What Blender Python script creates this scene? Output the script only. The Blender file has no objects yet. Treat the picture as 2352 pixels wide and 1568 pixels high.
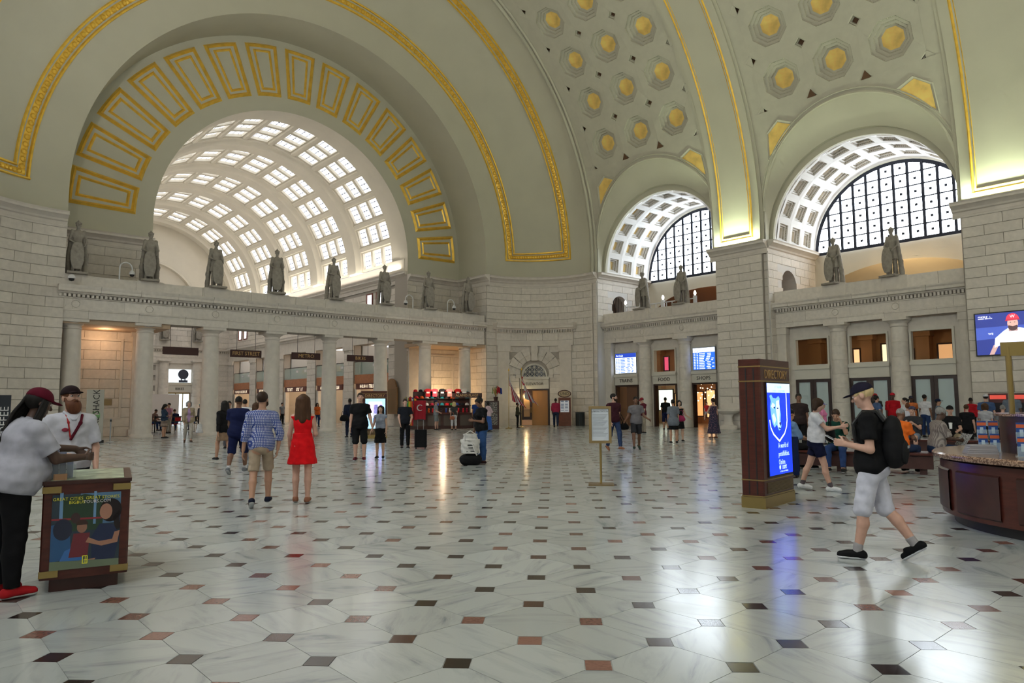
import bpy, math, random
import numpy as np
from math import sin, cos, pi, radians, hypot, atan2, sqrt
from mathutils import Vector, Matrix
random.seed(7)
SC = bpy.context.scene
COL = SC.collection

# ------------------------------------------------------------------ camera, sky, exposure
cam = bpy.data.cameras.new('camera'); camo = bpy.data.objects.new('camera', cam); COL.objects.link(camo)
cam.sensor_width = 36.0; cam.lens = 36.0 * 1616.5 / 2352.0; cam.clip_end = 400; cam.clip_start = 0.05
YAW, PITCH, ROLL, EYE = radians(41.61), radians(5.047), radians(-0.42), 1.56
def _dir(x, y):
    c, s = cos(-ROLL), sin(-ROLL); x, y = c*x - s*y, s*x + c*y
    c, s = cos(PITCH), sin(PITCH); yf, z = c + s*y, s - c*y
    c, s = cos(YAW), sin(YAW)
    return Vector((c*x + s*yf, -s*x + c*yf, z))
_f = _dir(0, 0); _r = _dir(1, 0) - _f; _u = _f - _dir(0, 1)
camo.matrix_world = Matrix(((_r.x, _u.x, -_f.x, 0), (_r.y, _u.y, -_f.y, 0), (_r.z, _u.z, -_f.z, EYE), (0, 0, 0, 1)))
SC.camera = camo
w = bpy.data.worlds.new('sky'); SC.world = w; w.use_nodes = True
bg = w.node_tree.nodes['Background']; bg.inputs[0].default_value = (0.92, 0.96, 1.0, 1); bg.inputs[1].default_value = 1.0
SC.view_settings.view_transform = 'Standard'; SC.view_settings.look = 'None'
SC.view_settings.exposure = 0.60; SC.view_settings.gamma = 1.0; SC.view_settings.use_curve_mapping = False
cy = SC.cycles
cy.max_bounces = 5; cy.diffuse_bounces = 3; cy.glossy_bounces = 2; cy.transmission_bounces = 3; cy.transparent_max_bounces = 6
cy.caustics_reflective = False; cy.caustics_refractive = False; cy.sample_clamp_indirect = 6.0
cy.use_denoising = True; cy.use_adaptive_sampling = True; cy.adaptive_threshold = 0.1; cy.adaptive_min_samples = 12

# ------------------------------------------------------------------ materials
MATS = {}
def nd(nt, t, **kw):
    n = nt.nodes.new(t)
    for k, v in kw.items():
        if k in n.inputs: n.inputs[k].default_value = v
        else: setattr(n, k, v)
    return n
def rgb(c): return (c[0], c[1], c[2], 1.0)
def mat(name, col=(.5, .5, .5), rough=.6, metal=0.0, var=0.0, noise=0.0, nscale=6.0, bump=0.0, emit=0.0, ecol=None, alpha=1.0, spec=0.5, trans=0.0, stretch=None, coat=0.0):
    if name in MATS: return MATS[name]
    m = bpy.data.materials.new(name); m.use_nodes = True; nt = m.node_tree; L = nt.links
    b = nt.nodes['Principled BSDF']
    b.inputs['Base Color'].default_value = rgb(col); b.inputs['Roughness'].default_value = rough
    b.inputs['Metallic'].default_value = metal; b.inputs['Specular IOR Level'].default_value = spec
    b.inputs['Transmission Weight'].default_value = trans; b.inputs['Coat Weight'].default_value = coat
    b.inputs['Alpha'].default_value = alpha
    src = None
    if noise > 0 or var > 0:
        val = None
        if noise > 0:
            tc = nd(nt, 'ShaderNodeTexCoord'); mp = nd(nt, 'ShaderNodeMapping')
            if stretch: mp.inputs['Scale'].default_value = stretch
            L.new(tc.outputs['Object'], mp.inputs['Vector'])
            nz = nd(nt, 'ShaderNodeTexNoise', Scale=nscale, Detail=4.0); L.new(mp.outputs[0], nz.inputs['Vector'])
            mr = nd(nt, 'ShaderNodeMapRange'); mr.inputs[1].default_value = .3; mr.inputs[2].default_value = .7
            mr.inputs[3].default_value = 1 - noise; mr.inputs[4].default_value = 1 + noise
            L.new(nz.outputs[0], mr.inputs[0]); val = mr.outputs[0]
            if bump > 0:
                bp = nd(nt, 'ShaderNodeBump', Strength=bump, Distance=.02); L.new(nz.outputs[0], bp.inputs['Height']); L.new(bp.outputs[0], b.inputs['Normal'])
        if var > 0:
            oi = nd(nt, 'ShaderNodeObjectInfo'); m2 = nd(nt, 'ShaderNodeMapRange'); m2.inputs[3].default_value = 1 - var; m2.inputs[4].default_value = 1 + var
            L.new(oi.outputs['Random'], m2.inputs[0])
            if val is None: val = m2.outputs[0]
            else:
                mu = nd(nt, 'ShaderNodeMath', operation='MULTIPLY'); L.new(val, mu.inputs[0]); L.new(m2.outputs[0], mu.inputs[1]); val = mu.outputs[0]
        vm = nd(nt, 'ShaderNodeVectorMath', operation='SCALE'); vm.inputs[0].default_value = col; L.new(val, vm.inputs['Scale'])
        L.new(vm.outputs[0], b.inputs['Base Color'])
    if emit > 0:
        b.inputs['Emission Color'].default_value = rgb(ecol or col); b.inputs['Emission Strength'].default_value = emit
    MATS[name] = m
    return m

def two_tone(name, c1, c2, rough=.5, scale=20.0, kind='noise', lo=.45, hi=.55, metal=0.0, dim=None):
    """colour pattern of two colours: speckle, checks or stripes in object space"""
    if name in MATS: return MATS[name]
    m = bpy.data.materials.new(name); m.use_nodes = True; nt = m.node_tree; L = nt.links
    b = nt.nodes['Principled BSDF']; b.inputs['Roughness'].default_value = rough; b.inputs['Metallic'].default_value = metal
    tc = nd(nt, 'ShaderNodeTexCoord'); mp = nd(nt, 'ShaderNodeMapping'); L.new(tc.outputs['Object'], mp.inputs[0])
    if dim: mp.inputs['Scale'].default_value = dim
    if kind == 'noise':
        t = nd(nt, 'ShaderNodeTexNoise', Scale=scale, Detail=3.0); L.new(mp.outputs[0], t.inputs['Vector']); f = t.outputs[0]
    elif kind == 'voronoi':
        t = nd(nt, 'ShaderNodeTexVoronoi', Scale=scale); L.new(mp.outputs[0], t.inputs['Vector']); f = t.outputs['Distance']
    elif kind == 'gingham':
        sx = nd(nt, 'ShaderNodeSeparateXYZ'); L.new(mp.outputs[0], sx.inputs[0]); outs = []
        ad = nd(nt, 'ShaderNodeMath', operation='ADD'); L.new(sx.outputs[0], ad.inputs[0]); L.new(sx.outputs[1], ad.inputs[1])
        for o in (ad.outputs[0], sx.outputs[2]):
            a = nd(nt, 'ShaderNodeMath', operation='MULTIPLY'); a.inputs[1].default_value = scale; L.new(o, a.inputs[0])
            s = nd(nt, 'ShaderNodeMath', operation='FRACT'); L.new(a.outputs[0], s.inputs[0])
            g = nd(nt, 'ShaderNodeMath', operation='GREATER_THAN'); g.inputs[1].default_value = .6; L.new(s.outputs[0], g.inputs[0]); outs.append(g.outputs[0])
        mu = nd(nt, 'ShaderNodeMath', operation='MAXIMUM'); L.new(outs[0], mu.inputs[0]); L.new(outs[1], mu.inputs[1]); f = mu.outputs[0]; lo, hi = .3, .7
    else:
        t = nd(nt, 'ShaderNodeTexWave', Scale=scale); t.bands_direction = kind; L.new(mp.outputs[0], t.inputs['Vector']); f = t.outputs[0]
    r = nd(nt, 'ShaderNodeValToRGB'); r.color_ramp.elements[0].position = lo; r.color_ramp.elements[1].position = hi
    r.color_ramp.elements[0].color = rgb(c1); r.color_ramp.elements[1].color = rgb(c2)
    L.new(f, r.inputs[0]); L.new(r.outputs[0], b.inputs['Base Color'])
    MATS[name] = m
    return m

def marble(name):
    m = bpy.data.materials.new(name); m.use_nodes = True; nt = m.node_tree; L = nt.links; b = nt.nodes['Principled BSDF']
    oi = nd(nt, 'ShaderNodeObjectInfo'); ge = nd(nt, 'ShaderNodeNewGeometry')
    ad = nd(nt, 'ShaderNodeMath', operation='ADD'); L.new(oi.outputs['Random'], ad.inputs[0]); L.new(ge.outputs['Random Per Island'], ad.inputs[1])
    fr = nd(nt, 'ShaderNodeMath', operation='FRACT'); L.new(ad.outputs[0], fr.inputs[0])
    an = nd(nt, 'ShaderNodeMath', operation='MULTIPLY'); an.inputs[1].default_value = 6.283; L.new(fr.outputs[0], an.inputs[0])
    vr = nd(nt, 'ShaderNodeVectorRotate'); vr.rotation_type = 'Z_AXIS'; L.new(ge.outputs['Position'], vr.inputs['Vector']); L.new(an.outputs[0], vr.inputs['Angle'])
    mp = nd(nt, 'ShaderNodeMapping'); mp.inputs['Scale'].default_value = (.9, 4.2, 1); L.new(vr.outputs[0], mp.inputs[0])
    nz = nd(nt, 'ShaderNodeTexNoise', Scale=1.5, Detail=6.0, Roughness=.6, Distortion=.7); L.new(mp.outputs[0], nz.inputs['Vector'])
    rp = nd(nt, 'ShaderNodeValToRGB'); e = rp.color_ramp.elements
    e[0].position = .30; e[0].color = (.27, .30, .315, 1); e[1].position = .52; e[1].color = (.50, .525, .51, 1)
    k = e.new(.40); k.color = (.43, .455, .45, 1)
    L.new(nz.outputs[0], rp.inputs[0])
    m2 = nd(nt, 'ShaderNodeMapRange'); m2.inputs[3].default_value = .86; m2.inputs[4].default_value = 1.06; L.new(fr.outputs[0], m2.inputs[0])
    vm = nd(nt, 'ShaderNodeVectorMath', operation='SCALE'); L.new(rp.outputs[0], vm.inputs[0]); L.new(m2.outputs[0], vm.inputs['Scale']); L.new(vm.outputs[0], b.inputs['Base Color'])
    n2 = nd(nt, 'ShaderNodeTexNoise', Scale=1.3, Detail=3.0); L.new(ge.outputs['Position'], n2.inputs['Vector'])
    m3 = nd(nt, 'ShaderNodeMapRange'); m3.inputs[3].default_value = .10; m3.inputs[4].default_value = .26; L.new(n2.outputs[0], m3.inputs[0]); L.new(m3.outputs[0], b.inputs['Roughness'])
    b.inputs['Specular IOR Level'].default_value = .62
    MATS[name] = m; return m
def dotstone(name):
    m = bpy.data.materials.new(name); m.use_nodes = True; nt = m.node_tree; L = nt.links; b = nt.nodes['Principled BSDF']
    oi = nd(nt, 'ShaderNodeObjectInfo'); ge = nd(nt, 'ShaderNodeNewGeometry')
    ad = nd(nt, 'ShaderNodeMath', operation='ADD'); L.new(oi.outputs['Random'], ad.inputs[0]); L.new(ge.outputs['Random Per Island'], ad.inputs[1])
    fr = nd(nt, 'ShaderNodeMath', operation='FRACT'); L.new(ad.outputs[0], fr.inputs[0])
    nz = nd(nt, 'ShaderNodeTexNoise', Scale=38.0, Detail=4.0); L.new(ge.outputs['Position'], nz.inputs['Vector'])
    ml = nd(nt, 'ShaderNodeMath', operation='MULTIPLY_ADD'); L.new(nz.outputs[0], ml.inputs[0]); ml.inputs[1].default_value = .55; 
    sb = nd(nt, 'ShaderNodeMath', operation='SUBTRACT'); L.new(fr.outputs[0], sb.inputs[0]); sb.inputs[1].default_value = .28
    L.new(sb.outputs[0], ml.inputs[2])
    rp = nd(nt, 'ShaderNodeValToRGB'); e = rp.color_ramp.elements
    e[0].position = .3; e[0].color = (.028, .018, .018, 1); e[1].position = .95; e[1].color = (.28, .13, .10, 1)
    k = e.new(.6); k.color = (.09, .036, .03, 1); L.new(ml.outputs[0], rp.inputs[0]); L.new(rp.outputs[0], b.inputs['Base Color'])
    b.inputs['Roughness'].default_value = .16; MATS[name] = m; return m

MARBLE = marble('white_marble'); DOT = dotstone('red_black_marble')
STONE = mat('granite', (.76, .705, .63), .8, var=.07, noise=.07, nscale=5, bump=.12)
STONE2 = mat('granite_plain', (.75, .695, .62), .8, noise=.06, nscale=3, bump=.1)
JOINT = mat('stone_joint', (.46, .415, .36), .95)
PLASTER = mat('sage_plaster', (.60, .58, .455), .85, noise=.03, nscale=.6)
PLAST2 = mat('sage_plaster_coffer', (.575, .555, .445), .85, noise=.04, nscale=2)
CREAM = mat('cream_plaster', (.74, .68, .56), .85, noise=.03, nscale=1)
WHITEP = mat('white_plaster', (.75, .73, .70), .85, noise=.03, nscale=1)
TRIMW = mat('painted_trim', (.72, .69, .61), .55)
GOLD = mat('gold_leaf', (.98, .62, .09), .34, metal=.45, noise=.14, nscale=3)
GOLDP = mat('gold_panel', (1.0, .70, .20), .55, metal=.1, noise=.18, nscale=2)
BRASS = mat('brass', (.42, .31, .12), .32, metal=.9)
BRONZE = mat('bronze', (.30, .22, .12), .4, metal=.9)
IRON = mat('window_iron', (.012, .016, .035), .6)
PANE = mat('bright_pane', (.9, .93, 1), .2, emit=6.0, ecol=(.83, .92, 1))
SKYPANE = mat('skylight_pane', (.9, .92, 1), .2, emit=1.15, ecol=(.92, .95, 1))
EASTP = mat('east_daylight', (.9, .92, 1), .2, emit=1.7, ecol=(.97, .98, 1))
STATUE = mat('statue_granite', (.34, .31, .265), .85, noise=.14, nscale=9, bump=.3)
MAHOG = mat('mahogany', (.075, .018, .012), .28, noise=.25, nscale=5, stretch=(1, 1, 6))
MAHOG2 = mat('dark_wood', (.05, .018, .014), .35, noise=.2, nscale=4)
DKDOOR = mat('door_wood', (.035, .016, .012), .35)
BLACK = mat('black_paint', (.012, .012, .013), .45)
DARK = mat('dark_interior', (.10, .06, .04), .9)
WARMWALL = mat('warm_wall', (.36, .23, .14), .8)
STEEL = mat('steel', (.45, .46, .48), .3, metal=1.0)
WHITE = mat('white_paint', (.8, .8, .8), .5)
GREYP = mat('grey_paint', (.35, .36, .37), .5)
GLASS = mat('clear_glass', (.75, .9, .9), .05, trans=0.0, alpha=.22, spec=.8)
FROST = mat('frosted_glass', (.55, .66, .68), .5)
SIGNBR = mat('sign_brown', (.045, .012, .009), .45)
LETG = mat('gilt_letter', (.62, .40, .17), .4, metal=.5)
LETK = mat('black_letter', (.02, .018, .016), .5)

# ------------------------------------------------------------------ mesh helpers
class MB:
    def __init__(s, fr=None): s.v = []; s.f = []; s.fr = fr
    def P(s, p): return s.fr(*p) if s.fr else p
    def add(s, vs, fs):
        n = len(s.v); s.v += [tuple(s.P(p)) for p in vs]; s.f += [tuple(i + n for i in f) for f in fs]; return s
    def box(s, x0, x1, y0, y1, z0, z1):
        return s.add([(x0, y0, z0), (x1, y0, z0), (x1, y1, z0), (x0, y1, z0), (x0, y0, z1), (x1, y0, z1), (x1, y1, z1), (x0, y1, z1)],
                     [(0, 3, 2, 1), (4, 5, 6, 7), (0, 1, 5, 4), (1, 2, 6, 5), (2, 3, 7, 6), (3, 0, 4, 7)])
    def frame(s, x0, x1, y0, y1, z0, z1, t, tb=None):
        tb = t if tb is None else tb
        s.box(x0, x1, y0, y1, z1 - t, z1); s.box(x0, x1, y0, y1, z0, z0 + tb); s.box(x0, x0 + t, y0, y1, z0 + tb, z1 - t); s.box(x1 - t, x1, y0, y1, z0 + tb, z1 - t); return s
    def quad(s, a, b, c, d): return s.add([a, b, c, d], [(0, 1, 2, 3)])
    def poly(s, pts): return s.add(pts, [tuple(range(len(pts)))])
    def prism(s, pts, axis, a, b):
        """outline pts (2-D) extruded along axis 0/1/2 from a to b"""
        def q(p, t): l = list(p); l.insert(axis, t); return tuple(l)
        n = len(pts); vs = [q(p, a) for p in pts] + [q(p, b) for p in pts]
        return s.add(vs, [tuple(range(n))[::-1], tuple(range(n, 2*n))] + [(i, (i+1) % n, n + (i+1) % n, n + i) for i in range(n)])
    def lathe(s, prof, cx=0, cy=0, n=20, a0=0, a1=2*pi, sy=1.0):
        full = abs(a1 - a0 - 2*pi) < 1e-6; m = n if full else n + 1; vs = []
        for i in range(m):
            a = a0 + (a1 - a0)*i/n
            vs += [(cx + r*cos(a), cy + r*sin(a)*sy, z) for r, z in prof]
        k = len(prof); fs = []
        for i in range(n):
            j = (i+1) % m
            fs += [(i*k+t, j*k+t, j*k+t+1, i*k+t+1) for t in range(k-1)]
        return s.add(vs, fs)
    def cyl(s, x, y, z0, z1, r, n=12, r1=None):
        r1 = r if r1 is None else r1
        return s.lathe([(0, z0), (r, z0), (r1, z1), (0, z1)], x, y, n)
    def tube(s, pts, r, n=8, close=False):
        pts = [Vector(p) for p in pts]; vs = []; m = len(pts); rr = r if isinstance(r, (list, tuple)) else [r]*m
        for i, p in enumerate(pts):
            t = (pts[min(i+1, m-1)] - pts[max(i-1, 0)]).normalized()
            a = t.orthogonal().normalized() if i == 0 else (pa - t*pa.dot(t)).normalized()
            pa = a; b = t.cross(a)
            vs += [tuple(p + (a*cos(2*pi*k/n) + b*sin(2*pi*k/n))*rr[i]) for k in range(n)]
        fs = [(i*n+k, i*n+(k+1) % n, (i+1)*n+(k+1) % n, (i+1)*n+k) for i in range(m-1) for k in range(n)]
        fs += [tuple(range(n))[::-1], tuple(range((m-1)*n, m*n))]
        return s.add(vs, fs)
    def grid(s, rows):
        n = len(rows[0]); vs = [p for r in rows for p in r]
        return s.add(vs, [(i*n+k, i*n+k+1, (i+1)*n+k+1, (i+1)*n+k) for i in range(len(rows)-1) for k in range(n-1)])
    def mesh(s, name, smooth=None):
        me = bpy.data.meshes.new(name); me.from_pydata(s.v, [], s.f)
        if smooth is not None:
            me.polygons.foreach_set('use_smooth', [True]*len(me.polygons)); me.set_sharp_from_angle(angle=radians(smooth))
        return me
    def build(s, name, m, parent=None, smooth=None):
        return put(name, s.mesh(name, smooth), m, parent)
def put(name, me, m=None, parent=None, M=None):
    if m is not None and not me.materials: me.materials.append(m)
    o = bpy.data.objects.new(name, me); COL.objects.link(o)
    if parent is not None: o.parent = parent
    if M is not None: o.matrix_local = M
    return o
def tag(o, label=None, cat=None, group=None, kind=None):
    if label: o['label'] = label
    if cat: o['category'] = cat
    if group: o['group'] = group
    if kind: o['kind'] = kind
    return o
def empty(name, loc=(0, 0, 0), rz=0.0, parent=None):
    o = bpy.data.objects.new(name, None); COL.objects.link(o); o.location = loc; o.rotation_euler = (0, 0, rz); o.empty_display_size = .1
    if parent is not None: o.parent = parent
    return o
def struct(name, label=None):
    o = empty(name); tag(o, label, kind='structure'); return o
def copy_tree(o, parent=None):
    c = o.copy(); COL.objects.link(c); c.parent = parent
    for ch in list(o.children): copy_tree(ch, c)
    return c
_TX = {}
def text(s, size, m, parent=None, M=None, name='lettering', ext=.004, align='CENTER', sx=1.0):
    key = (s, size, ext, align, m.name, sx)
    if key not in _TX:
        cu = bpy.data.curves.new('t', 'FONT'); cu.body = s; cu.size = size; cu.extrude = ext; cu.align_x = align; cu.align_y = 'CENTER'; cu.resolution_u = 2
        to = bpy.data.objects.new('t', cu); COL.objects.link(to); bpy.context.view_layer.update()
        dg = bpy.context.evaluated_depsgraph_get(); me = bpy.data.meshes.new_from_object(to.evaluated_get(dg)); me.name = 'lettering'
        bpy.data.objects.remove(to); bpy.data.curves.remove(cu)
        if sx != 1.0: me.transform(Matrix.Diagonal((sx, 1, 1, 1)))
        me.materials.clear(); me.materials.append(m); _TX[key] = me
    return put(name, _TX[key], None, parent, M)
def basis(origin, right, up):
    r = Vector(right).normalized(); u = Vector(up).normalized(); n = r.cross(u)
    return Matrix(((r.x, u.x, n.x, origin[0]), (r.y, u.y, n.y, origin[1]), (r.z, u.z, n.z, origin[2]), (0, 0, 0, 1)))
def blurred(parent, M, m, width, h, seed=0):
    """a line of lettering too small to read: letter sized strokes"""
    r = random.Random(seed + int(width*100)); k = MB(); x = -width/2
    while x < width/2:
        w_ = h*r.uniform(.45, .8)
        if r.random() < .84:
            t = h*.16
            k.quad((x, -h/2, 0), (x + t, -h/2, 0), (x + t, h/2, 0), (x, h/2, 0))
            if r.random() < .8: y = r.choice((h/2 - t, -t/2, -h/2)); k.quad((x, y, 0), (x + w_*.75, y, 0), (x + w_*.75, y + t, 0), (x, y + t, 0))
            if r.random() < .6: k.quad((x + w_*.62, -h/2, 0), (x + w_*.62 + t, -h/2, 0), (x + w_*.62 + t, h/2, 0), (x + w_*.62, h/2, 0))
        x += w_
    o = put('lettering', k.mesh('lettering'), m, parent, M); o['kind'] = 'stuff'; return o
def area(name, loc, rot, sx, sy, e, col=(1, 1, 1), spread=pi):
    l = bpy.data.lights.new(name, 'AREA'); l.shape = 'RECTANGLE'; l.size = sx; l.size_y = sy; l.energy = e; l.color = col; l.spread = spread
    o = bpy.data.objects.new(name, l); COL.objects.link(o); o.location = loc; o.rotation_euler = rot; return o
def point(name, loc, e, col=(1, .7, .4), r=.12, parent=None):
    l = bpy.data.lights.new(name, 'POINT'); l.energy = e; l.color = col; l.shadow_soft_size = r
    o = bpy.data.objects.new(name, l); COL.objects.link(o); o.location = loc
    if parent is not None: o.parent = parent
    return o
# wall frames: (s along wall, d towards the hall, z)
AX, ZS, RB = 18.83, 11.75, 18.1          # vault axis, springing height, barrel radius
def FW(s, d, z): return (s, 38.4 - d, z)
def FN(s, d, z): return (37.6 - d, s, z)
def FL(s, d, z): return (s, 41.6 - d, z)
def FH(s, d, z): return (27.3 - d, s, z)
def FE(s, d, z): return (s, 76.5 - d, z)
CC, CR = (31.66, 33.12), 5.25            # corner cove centre and radius
def FC(phi, d, z): r = CR - d; return (CC[0] + r*cos(radians(phi)), CC[1] + r*sin(radians(phi)), z)
def FCS(phi, d, z): x, y, z = FC(phi, d, z); return (2*AX - x, y, z)
_BL = {}
def block_mesh(w, h, t):
    k = (round(w, 3), round(h, 3), t)
    if k not in _BL:
        g, b = .005, .008; a = w/2 - g; c = h/2 - g; m = MB()
        m.add([(-a, 0, -c), (a, 0, -c), (a, 0, c), (-a, 0, c), (-a+b, -t, -c+b), (a-b, -t, -c+b), (a-b, -t, c-b), (-a+b, -t, c-b)],
              [(4, 5, 6, 7), (0, 1, 5, 4), (1, 2, 6, 5), (2, 3, 7, 6), (3, 0, 4, 7)])
        me = m.mesh('stone'); me.materials.append(STONE); _BL[k] = me
    return _BL[k]
def ashlar(parent, fr, s0, s1, z0, z1, ch=.48, bl=1.4, t=.03, d0=0.0, cut=None, name='stone', shift=0.0):
    """courses of single blocks on a flat wall; cut(s,z) tells where an opening is"""
    n = max(1, round((z1 - z0)/ch)); ch = (z1 - z0)/n
    o0 = Vector(fr(0, 0, 0)); U = (Vector(fr(1, 0, 0)) - o0); N = Vector(fr(0, 1, 0)) - o0
    R = Matrix(((U.x, -N.x, 0, 0), (U.y, -N.y, 0, 0), (0, 0, 1, 0), (0, 0, 0, 1)))
    for i in range(n):
        z = z0 + (i + .5)*ch; s = s0; k = 0
        e = bl*(.5 if i % 2 else 1.0) + shift
        while s < s1 - .02:
            ln = min(e if k == 0 else bl, s1 - s)
            if s1 - s - ln < .3*bl: ln = s1 - s
            c = s + ln/2
            if not (cut and cut(c, z)):
                M = R.copy(); M.translation = Vector(fr(c, d0, z)); put(name, block_mesh(ln, ch, t), STONE, parent, M)
            s += ln; k += 1
def ashlar_arc(parent, fr, p0, p1, z0, z1, ch=.48, bl=1.3, t=.03, cut=None):
    n = max(1, round((z1 - z0)/ch)); ch = (z1 - z0)/n; g = .008
    for i in range(n):
        a = p0; step = math.degrees(bl/CR); k = 0
        while a < p1 - .2:
            e = a + (step/2 if (k == 0 and i % 2) else step); e = min(e, p1)
            if p1 - e < step*.3: e = p1
            c = (a + e)/2; zc = z0 + (i + .5)*ch
            if not (cut and cut(c, zc)):
                m = MB(fr); dg = math.degrees(g/CR); q = [a + dg + (e - a - 2*dg)*j/3 for j in range(4)]
                m.grid([[(x, 0, z0 + i*ch + g) for x in q], [(x, t, z0 + i*ch + g + .01) for x in q], [(x, t, z0 + (i+1)*ch - g - .01) for x in q], [(x, 0, z0 + (i+1)*ch - g) for x in q]])
                m.quad((q[0], 0, z0+i*ch+g), (q[0], t, z0+i*ch+g), (q[0], t, z0+(i+1)*ch-g), (q[0], 0, z0+(i+1)*ch-g))
                m.build('stone', STONE, parent)
            a = e; k += 1
def moulding(fr, prof, s0, s1, n=1, ends=True):
    """profile [(d,z)] swept along s"""
    m = MB(fr); m.grid([[(s0 + (s1 - s0)*i/n, d, z) for d, z in prof] for i in range(n+1)])
    if ends:
        m.poly([(s0, d, z) for d, z in prof]); m.poly([(s1, d, z) for d, z in prof])
    return m
# ================================================================== the setting
YW, YL = 38.37, 41.6
# ---- floor: octagon slabs with small square insets
floor = struct('floor', 'white marble floor of octagonal slabs with dark square insets')
fb = MB(); fb.box(-9, 60, -32, 82, -.4, -.006); fb.build('floor_bed', JOINT, floor)
S_, OX, OY, CUT, HG = .5999, 2.672, 3.528, .1135, .0022
def inview(x, y, mg=60):
    v = Vector((x, y, -EYE)); d = v.dot(_f)
    if d < .8: return None
    px = 1176 + 1616.5*v.dot(_r)/d; py = 784 - 1616.5*v.dot(_u)/d
    return d if (-mg < px < 2352 + mg and py < 1568 + mg*2) else None
a, c = S_/2 - HG, CUT
octo = [(-a+c, -a), (a-c, -a), (a, -a+c), (a, a-c), (a-c, a), (-a+c, a), (-a, a-c), (-a, -a+c)]
dia = [(0, -c+.004), (c-.004, 0), (0, c-.004), (-c+.004, 0)]
def tile_mesh(pts, name, m):
    n = len(pts); k = MB(); k.add([(x, y, 0) for x, y in pts] + [(x, y, -.006) for x, y in pts], [tuple(range(n))] + [(i, n+i, n+(i+1) % n, (i+1) % n) for i in range(n)])
    me = k.mesh(name); me.materials.append(m); return me
oct_me, dot_me = tile_mesh(octo, 'tile', MARBLE), tile_mesh(dia, 'inset', DOT)
tl, dl = [], []
for i in range(-24, 64):
    for j in range(-10, 124):
        x, y = OX + S_*i, OY + S_*j
        if (x > 38 and not 38 < x < 45) or (y > 41 and not 10.4 < x < 36): continue
        d = inview(x, y)
        if d: dl.append((d, x, y))
        d = inview(x + S_/2, y + S_/2)
        if d: tl.append((d, x + S_/2, y + S_/2))
tl.sort(); dl.sort()
for L_, me, nm, pts, mt in ((tl, oct_me, 'tile', octo, MARBLE), (dl, dot_me, 'inset', dia, DOT)):
    for d, x, y in L_[:300]: put(nm, me, mt, floor, Matrix.Translation((x, y, 0)))
    k = MB()
    for d, x, y in L_[300:]: k.poly([(x + p, y + q, 0) for p, q in pts])
    o = k.build('far_tiles' if nm == 'tile' else 'far_insets', mt, floor); o['kind'] = 'stuff'
# floor under what lies outside the picture
k = MB(); k.quad((-9, -30, -.0055), (38, -30, -.0055), (38, 40, -.0055), (-9, 40, -.0055)); k.build('floor_margin', MARBLE, floor)

CORN = [(0, 9.98), (.05, 9.98), (.07, 10.08), (.03, 10.1), (.03, 10.26), (.12, 10.30), (.16, 10.38), (.32, 10.50), (.42, 10.53), (.42, 10.63), (.47, 10.70), (0, 10.74)]
DENT = []
# ---- colonnade screen shared by the west and north sides
col_me = {}
def column_parts(r0, r1, top, half=False):
    key = (r0, r1, top, half)
    if key in col_me: return col_me[key]
    a0, a1, n = (0, 2*pi, 26)
    sh = MB(); zc = top - .46
    sh.lathe([(r0 + .07, 0), (r0 + .07, .10), (r0 + .02, .16), (r0, .22)] + [(r0 + (r1 - r0)*(t**1.6), .22 + (zc - .22)*t) for t in (.2, .4, .6, .8, 1)], 0, 0, n)
    ca = MB(); ca.lathe([(r1, zc), (r1 + .035, zc + .02), (r1 + .035, zc + .06), (r1 + .01, zc + .09), (r1 + .01, zc + .16), (r1 + .05, zc + .20), (r1 + .17, zc + .30), (r1 + .19, zc + .33)], 0, 0, n)
    ab = MB(); q = r1 + .215; ab.box(-q, q, -q, q, zc + .32, top)
    col_me[key] = [('shaft', sh.mesh('shaft', 40)), ('capital', ca.mesh('capital', 30)), ('abacus', ab.mesh('abacus'))]
    for _, me in col_me[key]: me.materials.append(STONE2)
    return col_me[key]
def column(fr, s, d, r0, r1, top, label, grp):
    o = empty('column', fr(s, d, 0)); tag(o, label, group=grp, kind='structure')
    for nm, me in column_parts(r0, r1, top): put(nm, me, None, o)
    return o
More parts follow.
